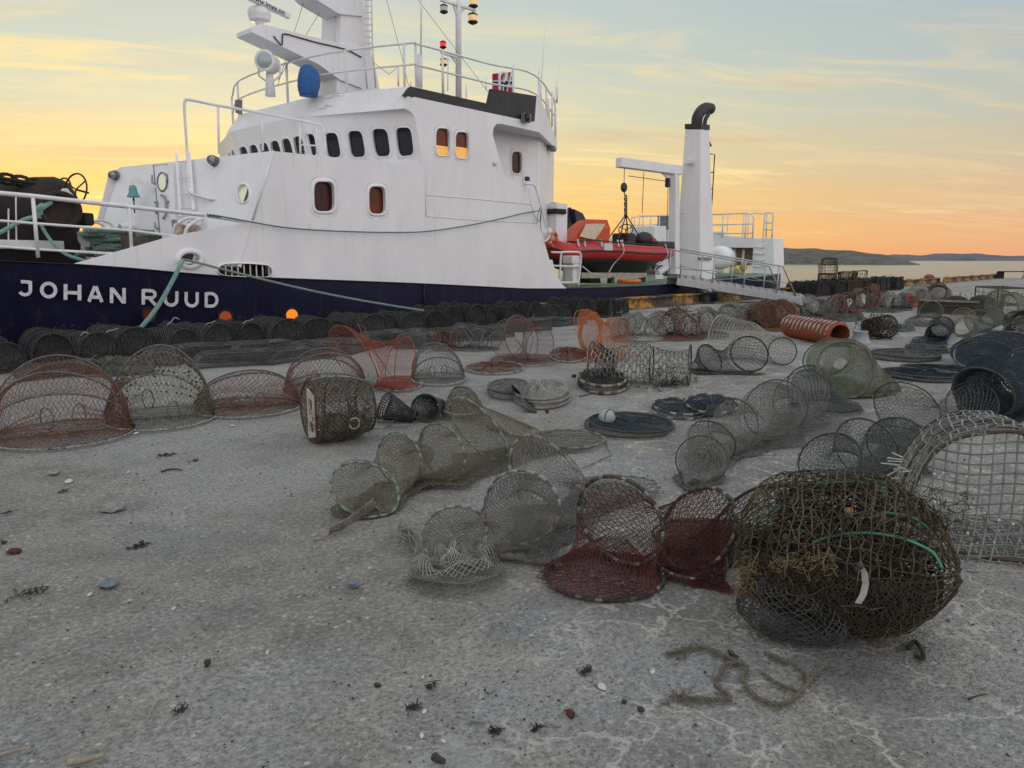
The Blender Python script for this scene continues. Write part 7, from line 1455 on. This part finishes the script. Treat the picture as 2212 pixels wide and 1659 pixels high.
# right-hand field of dark hooped nets
def H8(x0, x1, y0, y1, s=-1, lean=0.): a, b_ = Z(8, x0, y0), Z(8, x1, y1); return hoop_px(a[0], b_[0], a[1], b_[1], s, lean)
def F8(x0, x1, y0, y1, z=.03): a, b_ = Z(8, x0, y0), Z(8, x1, y1); return flat_px(a[0], b_[0], a[1], b_[1], z)
def T8(x0, x1, y0, y1, tilt): a, b_ = Z(8, x0, y0), Z(8, x1, y1); return flat_px(a[0], b_[0], a[1], b_[1], .03, tilt)
FK = [('dark hoop net with a big leaning pale rim near the right edge', [T8(1668, 2065, 1085, 1168, .30), T8(1740, 2172, 1040, 1130, .34)], T_navy, H_grey, .014, .026, .0042, 0),
      ('grey ring net standing left of the dark crate', [H8(1355, 1537, 672, 795, -1, .2), F8(1280, 1510, 750, 812)], T_ggrey, H_grey, .011, .035, .003, 0),
      ('dark hoop net standing beside the tan mesh bag', [H8(1430, 1620, 768, 900, -1, .2), H8(1415, 1598, 845, 950, -1, .4), F8(1335, 1560, 910, 985)], T_navy, H_dark, .011, .03, .0036, 0),
      ('grey hoop net standing right of the tan mesh bag', [H8(1760, 1958, 697, 865, -1, .1), H8(1880, 2050, 720, 830, -1)], T_ggrey, H_grey, .011, .032, .003, 0),
      ('tan mesh bag net among the dark hoops', [H8(1570, 1790, 715, 890, -1, .2), H8(1640, 1800, 760, 900, -1)], T_olive, T_olive, .008, .03, .0042, 40),
      ('pale green net heaped over a hoop at the far right', [H8(1935, 2130, 560, 790, -1), H8(2060, 2212, 575, 770, -1), F8(1890, 2200, 740, 800)], T_green, H_grey, .011, .035, .0034, 0),
      ('black hoop net at the right edge above the leaning rim', [H8(2065, 2260, 720, 880, -1, .2), H8(2120, 2330, 740, 900, -1, .1)], T_black, H_dark, .012, .03, .005, 0),
      ('black flattened hoop net at the right edge behind the leaning rim', [H8(1990, 2290, 850, 960, -1, .9), F8(2010, 2260, 900, 960)], T_char, H_dark, .012, .03, .005, 0)]
def disc(t):
    for q, h in enumerate(FK[0][1]):
        c = h.mean(0)-UPV*.03; net_on(floor_(wob(np.array([c+(h-c)*k-UPV*.05*math.sin(k*pi) for k in np.linspace(.04, 1, 8)]), .01, 6, q), .01), .022, .0046, True, seed=q+5).build('netting', T_navy, t)
for i, (lab, hs, tm, hm, hr, cell, r, fo) in enumerate(FK): fyke('fyke_net', lab, 'fishing net', hs, cell, r, tm, hm, hr, 'dark hooped nets on the right of the quay', .12, .02, seed=400+i, slack=False, funnel=False, extra=disc if i == 0 else None)
FL = [(1132, 1660, 1185, 1262, T_navy, H_dark, 'large dark ring net lying flat in front of the leaning rim'), (1275, 1815, 1150, 1215, T_navy, H_grey, 'upper dark ring net lying flat before the leaning rim'), (1005, 1470, 1022, 1098, T_ggrey, H_dark, 'slate grey ring net lying flat in the middle of the open concrete'), (1285, 1560, 985, 1030, T_ggrey, H_dark, 'small slate ring net lying flat behind the other slate one')]
for i, (x0, x1, y0, y1, tm, hm, lab) in enumerate(FL): a, b_ = Z(8, x0, y0), Z(8, x1, y1); flatnet('ring_net', lab, 'fishing net', a[0], b_[0], a[1], b_[1], tm, hm, 2, 'ring nets lying flat on the right', .028, .0035, .013, 500+i, dz=.035, drape=.07, wrap=0, off=.06)
tk = mat('tarred_crate_wood', (.035, .028, .022), .9, col2=(.09, .07, .055), scale=5, stretch=(1, 1, 6))
ck = G8(1690, 716); va = atan2(ck[1], ck[0])-.35; t = thing('wooden_crate', ck, 'long dark wooden crate of gear on the right of the quay', 'crate'); ca_, sa_ = cos(va-pi/2), sin(va-pi/2)
def CR(x, y, z): return ck+V3(ca_*x-sa_*y, sa_*x+ca_*y, z)
for y in (-.45, .45):
    for z in (.09, .24): MB().beam(CR(-.80, y, z), CR(.80, y, z), .05, .13).build('side_board', tk, t)
for x in (-.80, .80):
    for z in (.09, .24): MB().beam(CR(x, -.45, z), CR(x, .45, z), .05, .13).build('end_board', tk, t)
    for y in (-.48, .48): MB().box(CR(x*.98, y, .17), (.08, .08, .34), rz=va).build('corner_post', tk, t)
MB().beam(CR(-.8, -.5, .335), CR(.6, -.5, .335), .06, .05).build('top_rail', H_pale, t)
for i, (x, z_, sx) in enumerate(((.5, .30, .34), (-.1, .26, .3))):
    o_ = tuft(MB().ball(CR(x, 0, z_), (sx, .3, .2), 10, 7), CR(x, 0, z_), 120, V3(sx*.7, .25, .12), .1, .006).build('net_heap', T_black, at=CR(x, 0, z_)); tag(o_, ['black heap of netting in the right end of the wooden crate', 'small black heap of netting in the middle of the wooden crate'][i], 'netting')
fr_ = G8(2010, 640); cage('frame_cage', 'rusty open frame cage with a sagging net behind the pale green net', fr_, 1.45, .8, .52, radians(35), T_green, H_rust, .16, .006, None, 12, True, .025)
# ---------------------------------------------------------------- small things on the concrete
def rock(c, s, seed, flat=.6):
    rg_ = np.random.default_rng(seed); mb = MB(); mb.ball((0, 0, 0), 1, 9, 6); v = np.concatenate(mb.v); v = v*(1+.22*np.sin(v@rg_.normal(size=3)*2.3+1)[:, None]+.14*rg_.normal(size=(len(v), 1))); v[:, 2] *= flat; v *= s
    mb.v = [v+np.asarray(c)+UPV*(s*flat*.75)]; return mb
st_b = mat('blue_grey_stone', (.11, .14, .17), .8, col2=(.17, .20, .23), scale=30); st_g = mat('grey_stone', (.27, .27, .26), .85, col2=(.18, .18, .17), scale=30); st_d = mat('dark_clod', (.035, .03, .026), .95, col2=(.07, .05, .04), scale=40); st_r = mat('red_brown_clod', (.09, .028, .02), .9, col2=(.04, .02, .015), scale=40)
shell_ = mat('shell_white', (.55, .53, .48), .5, col2=(.42, .39, .34), scale=40); stick = mat('bleached_stick', (.36, .32, .24), .9, col2=(.22, .19, .14), scale=30); weedd = mat('black_dried_kelp', (.022, .02, .017), .8, col2=(.05, .04, .03), scale=20)
def at16(x, y): return onZ(Z(16, x, y), 0)
def at17(x, y): return onZ(Z(17, x, y), 0)
def at5(x, y): return onZ(Z(5, x, y), 0)
RK = [(at16(705, 60), .055, st_g, .45, 'rounded pale grey stone below the low red bow trap', 'stone'), (at17(180, 235), .024, st_b, .7, 'small angular blue grey stone left of the collapsed grey net', 'stone'), (at16(672, 540), .034, st_b, .7, 'jagged dark stone at the end of the pale smooth patch', 'stone'), (at16(95, 325), .030, st_r, .4, 'reddish brown clod near the left edge', 'clod'), (at16(22, 268), .016, st_r, .5, 'small dark red clod at the left edge', 'clod'),
      (at16(1285, 1022), .013, st_d, .9, 'tiny black clod in the left foreground', 'clod'), (at5(345, 1025), .030, st_g, .6, 'grey stone in front of the large red bow trap', 'stone'), (at5(1470, 718), .02, shell_, .4, 'white shell bit below the low red bow trap', 'shell'), (at17(1548, 1050), .014, st_r, .9, 'small reddish clod in the bottom middle', 'clod'), (at17(1040, 895), .012, st_g, .5, 'small pale pebble in the bottom middle', 'stone'), (at17(1995, 1020), .012, st_d, .7, 'small dark clod right of the reddish one', 'clod'),
      (at17(330, 862), .011, st_d, .6, 'dark crumb left of the forked weed', 'clod'), (onZ(Z(11, 1820, 278)), .02, st_d, .8, 'dark knot at the end of the pleated ring net cord', 'knot'), (onZ(Z(6, 922, 622)), .03, st_g, .9, 'grey stone beside the bright red winged trap', 'stone'), (onZ(Z(7, 210, 905)), .025, st_d, .9, 'dark round clod left of the cane rings', 'clod'), (at17(1890, 965), .01, st_d, .6, 'dark crumb above the bottom right cracks', 'clod')]
for i, (c, s_, m_, fl_, lab, cat) in enumerate(RK): tag(rock(c*V3(1, 1, 0), s_, 600+i, fl_).build({'stone': 'stone', 'clod': 'clod', 'shell': 'shell', 'knot': 'rope_knot'}[cat], m_, at=c*V3(1, 1, 0), smooth=cat != 'stone'), lab, cat, None)
def shellobj(c, ln, rz, lab, m=shell_):
    mb = MB(); R_ = []; ln = ln*.75
    for k, t in enumerate(np.linspace(-1, 1, 9)):
        w_ = .36*ln*(1-abs(t)**2.2)+.001; x = t*ln*.5; R_.append([(x, w_*s_, .35*ln*(1-(s_)**2)*.6*(1-t*t)+.002+.001*k) for s_ in np.linspace(-1, 1, 7)])
    v = np.array(R_); ca_, sa_ = cos(rz), sin(rz); v = np.stack([v[..., 0]*ca_-v[..., 1]*sa_, v[..., 0]*sa_+v[..., 1]*ca_, v[..., 2]], -1)+np.asarray(c)*V3(1, 1, 0)
    tag(mb.loft(v, closed=False, caps=False).build('shell', m, at=np.asarray(c)*V3(1, 1, 0), smooth=True), lab, 'shell')
for c, ln, rz, lab in ((at5(435, 1072), .085, .9, 'large pale shell standing tilted before the large red bow trap'), (at5(860, 768), .07, .2, 'grey shell in front of the tall olive bow trap'), (at17(628, 1030), .022, .4, 'white shell beside the forked black weed'), (at17(1752, 872), .05, 1.2, 'long grey razor shell piece below the wine red trap'), (at17(612, 1185), .02, .8, 'white shell chip on the smooth patch, upper'), (at17(750, 1218), .02, 2., 'white shell chip on the smooth patch, lower'), (at17(618, 812), .016, .1, 'pale shell chip above the forked black weed'), (at17(2070, 778), .03, .2, 'white shell chip right of the razor shell'), (at16(555, 592), .03, .4, 'white chip at the left end of the pale smooth patch'), (at16(1075, 680), .024, .1, 'white chip right of the pale smooth patch'), (at16(1655, 952), .016, .5, 'cream chip in the left foreground'), (at5(810, 1015), .03, .3, 'white flake left of the curved black weed')): shellobj(c, ln, rz, lab)
def stickobj(pts, r, lab, m, cat='stick', name='stick', k=5): P = arc3([np.asarray(p)*V3(1, 1, 0)+UPV*r for p in pts], k); tag(MB().tube(wob(P, r*.3, 30, len(pts)), np.linspace(r, r*.6, len(P)), 6).build(name, m, at=np.asarray(pts[0])*V3(1, 1, 0), smooth=True), lab, cat)
stickobj([at16(990, 1236), at16(945, 1285), at16(925, 1330), at16(900, 1385)], .0032, 'thin bleached stick in the left foreground', stick)
stickobj([at16(-30, 1598), at16(70, 1572), at16(195, 1545)], .006, 'pale stick cut by the lower left edge', stick)
stickobj([at16(430, 1640), at16(540, 1632), at16(650, 1608)], .011, 'thick bleached piece of driftwood at the bottom left', stick)
stickobj([at17(920, 1085), at17(960, 1094), at17(1008, 1100)], .006, 'short grey green stick in the bottom middle', st_g)
stickobj([at17(1452, 1115), at17(1475, 1124), at17(1500, 1128)], .006, 'short grey twig right of the black weed scrap', st_g)
stickobj([at17(688, 1335), at17(730, 1352), at17(765, 1362)], .013, 'dark stub of pipe at the bottom centre', st_d, 'pipe stub', 'pipe_stub')
stickobj([at16(800, 692), at16(868, 686), at16(880, 660), at16(915, 668)], .003, 'thin curled twig below the pale smooth patch', stick)
stickobj([at16(635, 690), at16(650, 678), at16(715, 650)], .003, 'thin bent twig left of the curled one', stick)
stickobj([onZ(Z(12, 260, 545)), onZ(Z(12, 320, 715)), onZ(Z(12, 135, 800)), onZ(Z(12, 60, 830))], .006, 'bent cane stick lying between the dark flat ring net and the grey nets', H_pale, k=1)
stickobj([onZ(Z(13, 1200+x, 1395+y)) for x, y in ((510, 120), (560, 95), (590, 60))], .004, 'thin dark twig at the right edge of the foreground', st_d)
stickobj([onZ((2092, 1513)), onZ((2110, 1508)), onZ((2130, 1502))], .004, 'small dark twig near the lower right edge', st_d)
stickobj([onZ(Z(6, 1925, 692)), onZ(Z(6, 1990, 678)), onZ(Z(6, 2010, 665))], .007, 'short dark cord end in front of the cane rings', st_d)
def kelp(c, n, s_, lab, ln=.03, rr=.0035): c = np.asarray(c)*V3(1, 1, 0); tag(tuft(MB(), c+UPV*.003, n*2, V3(s_, s_*.6, .002)*.8, ln*.6, rr*.7).build('weed_scrap', weedd, at=c), lab, 'seaweed scrap')
for c, n, s_, lab in ((at16(862, 290), 26, .03, 'black crumbled weed scrap left of centre'), (at17(560, 1005), 12, .016, 'forked scrap of black weed at the bottom middle'), (at17(1335, 1135), 12, .010, 'black weed scrap between the grey twigs'), (at17(1080, 1145), 12, .012, 'black weed scrap beside the short green stick'), (at17(670, 873), 8, .010, 'small black weed scrap above the smooth patch'), (at5(1050, 905), 30, .05, 'dark weed smear before the tall olive bow trap'), (at16(190, 580), 26, .05, 'black weed strands near the left edge'), (at16(45, 82), 12, .02, 'dark weed crumbs at the far left'), (at16(1105, 1315), 12, .014, 'black weed crumbs right of the thin bleached stick'), (at17(1650, 775), 12, .014, 'dark weed smear among the pale cracks'), (at5(1235, 940), 10, .02, 'small dark weed clump right of the weed smear'), (onZ((1580, 1420)), 10, .012, 'weed crumbs between the rope and the big brown trap'), (onZ((300, 1180)), 14, .02, 'dark weed crumb above the pale smooth patch'), (at5(390, 1135), 10, .018, 'dark weed crumb below the large tilted shell')): kelp(c, n, s_, lab, .035)
stickobj([at5(1020, 1012), at5(1060, 1000), at5(1110, 996), at5(1150, 1003)], .007, 'curved strip of black weed before the olive bow trap', weedd, 'seaweed scrap', 'weed_scrap')
# frayed rope in front of the big trap
rp = mat('frayed_olive_rope', (.155, .135, .095), .95, col2=(.075, .065, .045), scale=55, bump=.001)
def R15(x, y, z=.010): return onZ(Z(15, x, y), z)
mb = twist(MB(), [R15(-240, 1335), R15(-120, 1318), R15(-20, 1290), R15(90, 1310), R15(200, 1370), R15(290, 1395), R15(330, 1440), R15(300, 1500), R15(330, 1570), R15(400, 1640), R15(520, 1690), R15(640, 1665), R15(700, 1600), R15(750, 1545), R15(730, 1480), R15(660, 1410), R15(560, 1370), R15(450, 1330)], .0078, pitch=.05, k=6)
twist(mb, [R15(290, 1395), R15(180, 1410), R15(150, 1470), R15(110, 1540), R15(150, 1590), R15(215, 1640), R15(150, 1660), R15(0, 1650), R15(-140, 1640)], .0076, pitch=.05, k=6)
twist(mb, [R15(440, 1470), R15(530, 1540), R15(640, 1580), R15(700, 1600), R15(800, 1490), R15(900, 1400)], .007, pitch=.04, k=6)
[tuft(mb, R15(q_[0], q_[1]), 9, V3(.012, .012, .003), .022, .0009) for q_ in ((200, 1370), (300, 1500), (330, 1570), (520, 1690), (640, 1665), (730, 1480), (110, 1540), (0, 1650), (-20, 1290), (150, 1470))]; tuft(mb, R15(-120, 1320), 50, V3(.05, .012, .004), .03, .0012); tuft(mb, R15(-150, 1645), 50, V3(.03, .012, .003), .04, .0012)
tag(mb.build('frayed_rope', rp, at=R15(300, 1500)), 'frayed olive rope in loose loops on the concrete before the big brown trap', 'rope')
mb = twist(MB(), [R15(1450, 1300), R15(1500, 1250), R15(1545, 1300), R15(1560, 1370), R15(1500, 1350)], .008, pitch=.04); tag(mb.build('rope_loop', T_black, at=R15(1500, 1300)), 'small black rope loop at the right foot of the big brown trap', 'rope')
# loose grit, uncountable
gmb = []; r3 = np.random.default_rng(31); n = 5200; dd_ = 1.5+7*r3.random(n)**1.7; aa = radians(42)+r3.uniform(-.66, .66, n); pos = np.stack([dd_*np.cos(aa), dd_*np.sin(aa), np.zeros(n)], 1); sz = (.0016+.0042*r3.random(n)**3)*(1+.12*dd_)
O = np.array([[1, 0, 0], [-.5, .87, 0], [-.5, -.87, 0], [.1, .1, .8]])
for nm, sel, m_ in (('loose_grit', slice(0, 2600), st_g), ('dark_grit', slice(2600, 5200), st_d)):
    p = pos[sel]; k = len(p); ra = r3.uniform(0, 6.3, k); c_, s_ = np.cos(ra), np.sin(ra); B_ = O[None]*sz[sel][:, None, None]*r3.uniform(.6, 1.4, (k, 4, 1)); V_ = np.stack([B_[..., 0]*c_[:, None]-B_[..., 1]*s_[:, None], B_[..., 0]*s_[:, None]+B_[..., 1]*c_[:, None], B_[..., 2]], -1)+p[:, None]
    mb = MB(); b = np.arange(k)*4; mb.add(V_.reshape(-1, 3)); mb.f = [[i, i+1, i+3] for i in b]+[[i+1, i+2, i+3] for i in b]+[[i+2, i, i+3] for i in b]; o_ = mb.build(nm, m_); tag(o_, {'loose_grit': 'pale grit scattered over the concrete', 'dark_grit': 'dark crumbs scattered over the concrete'}[nm], 'grit', kind='stuff')
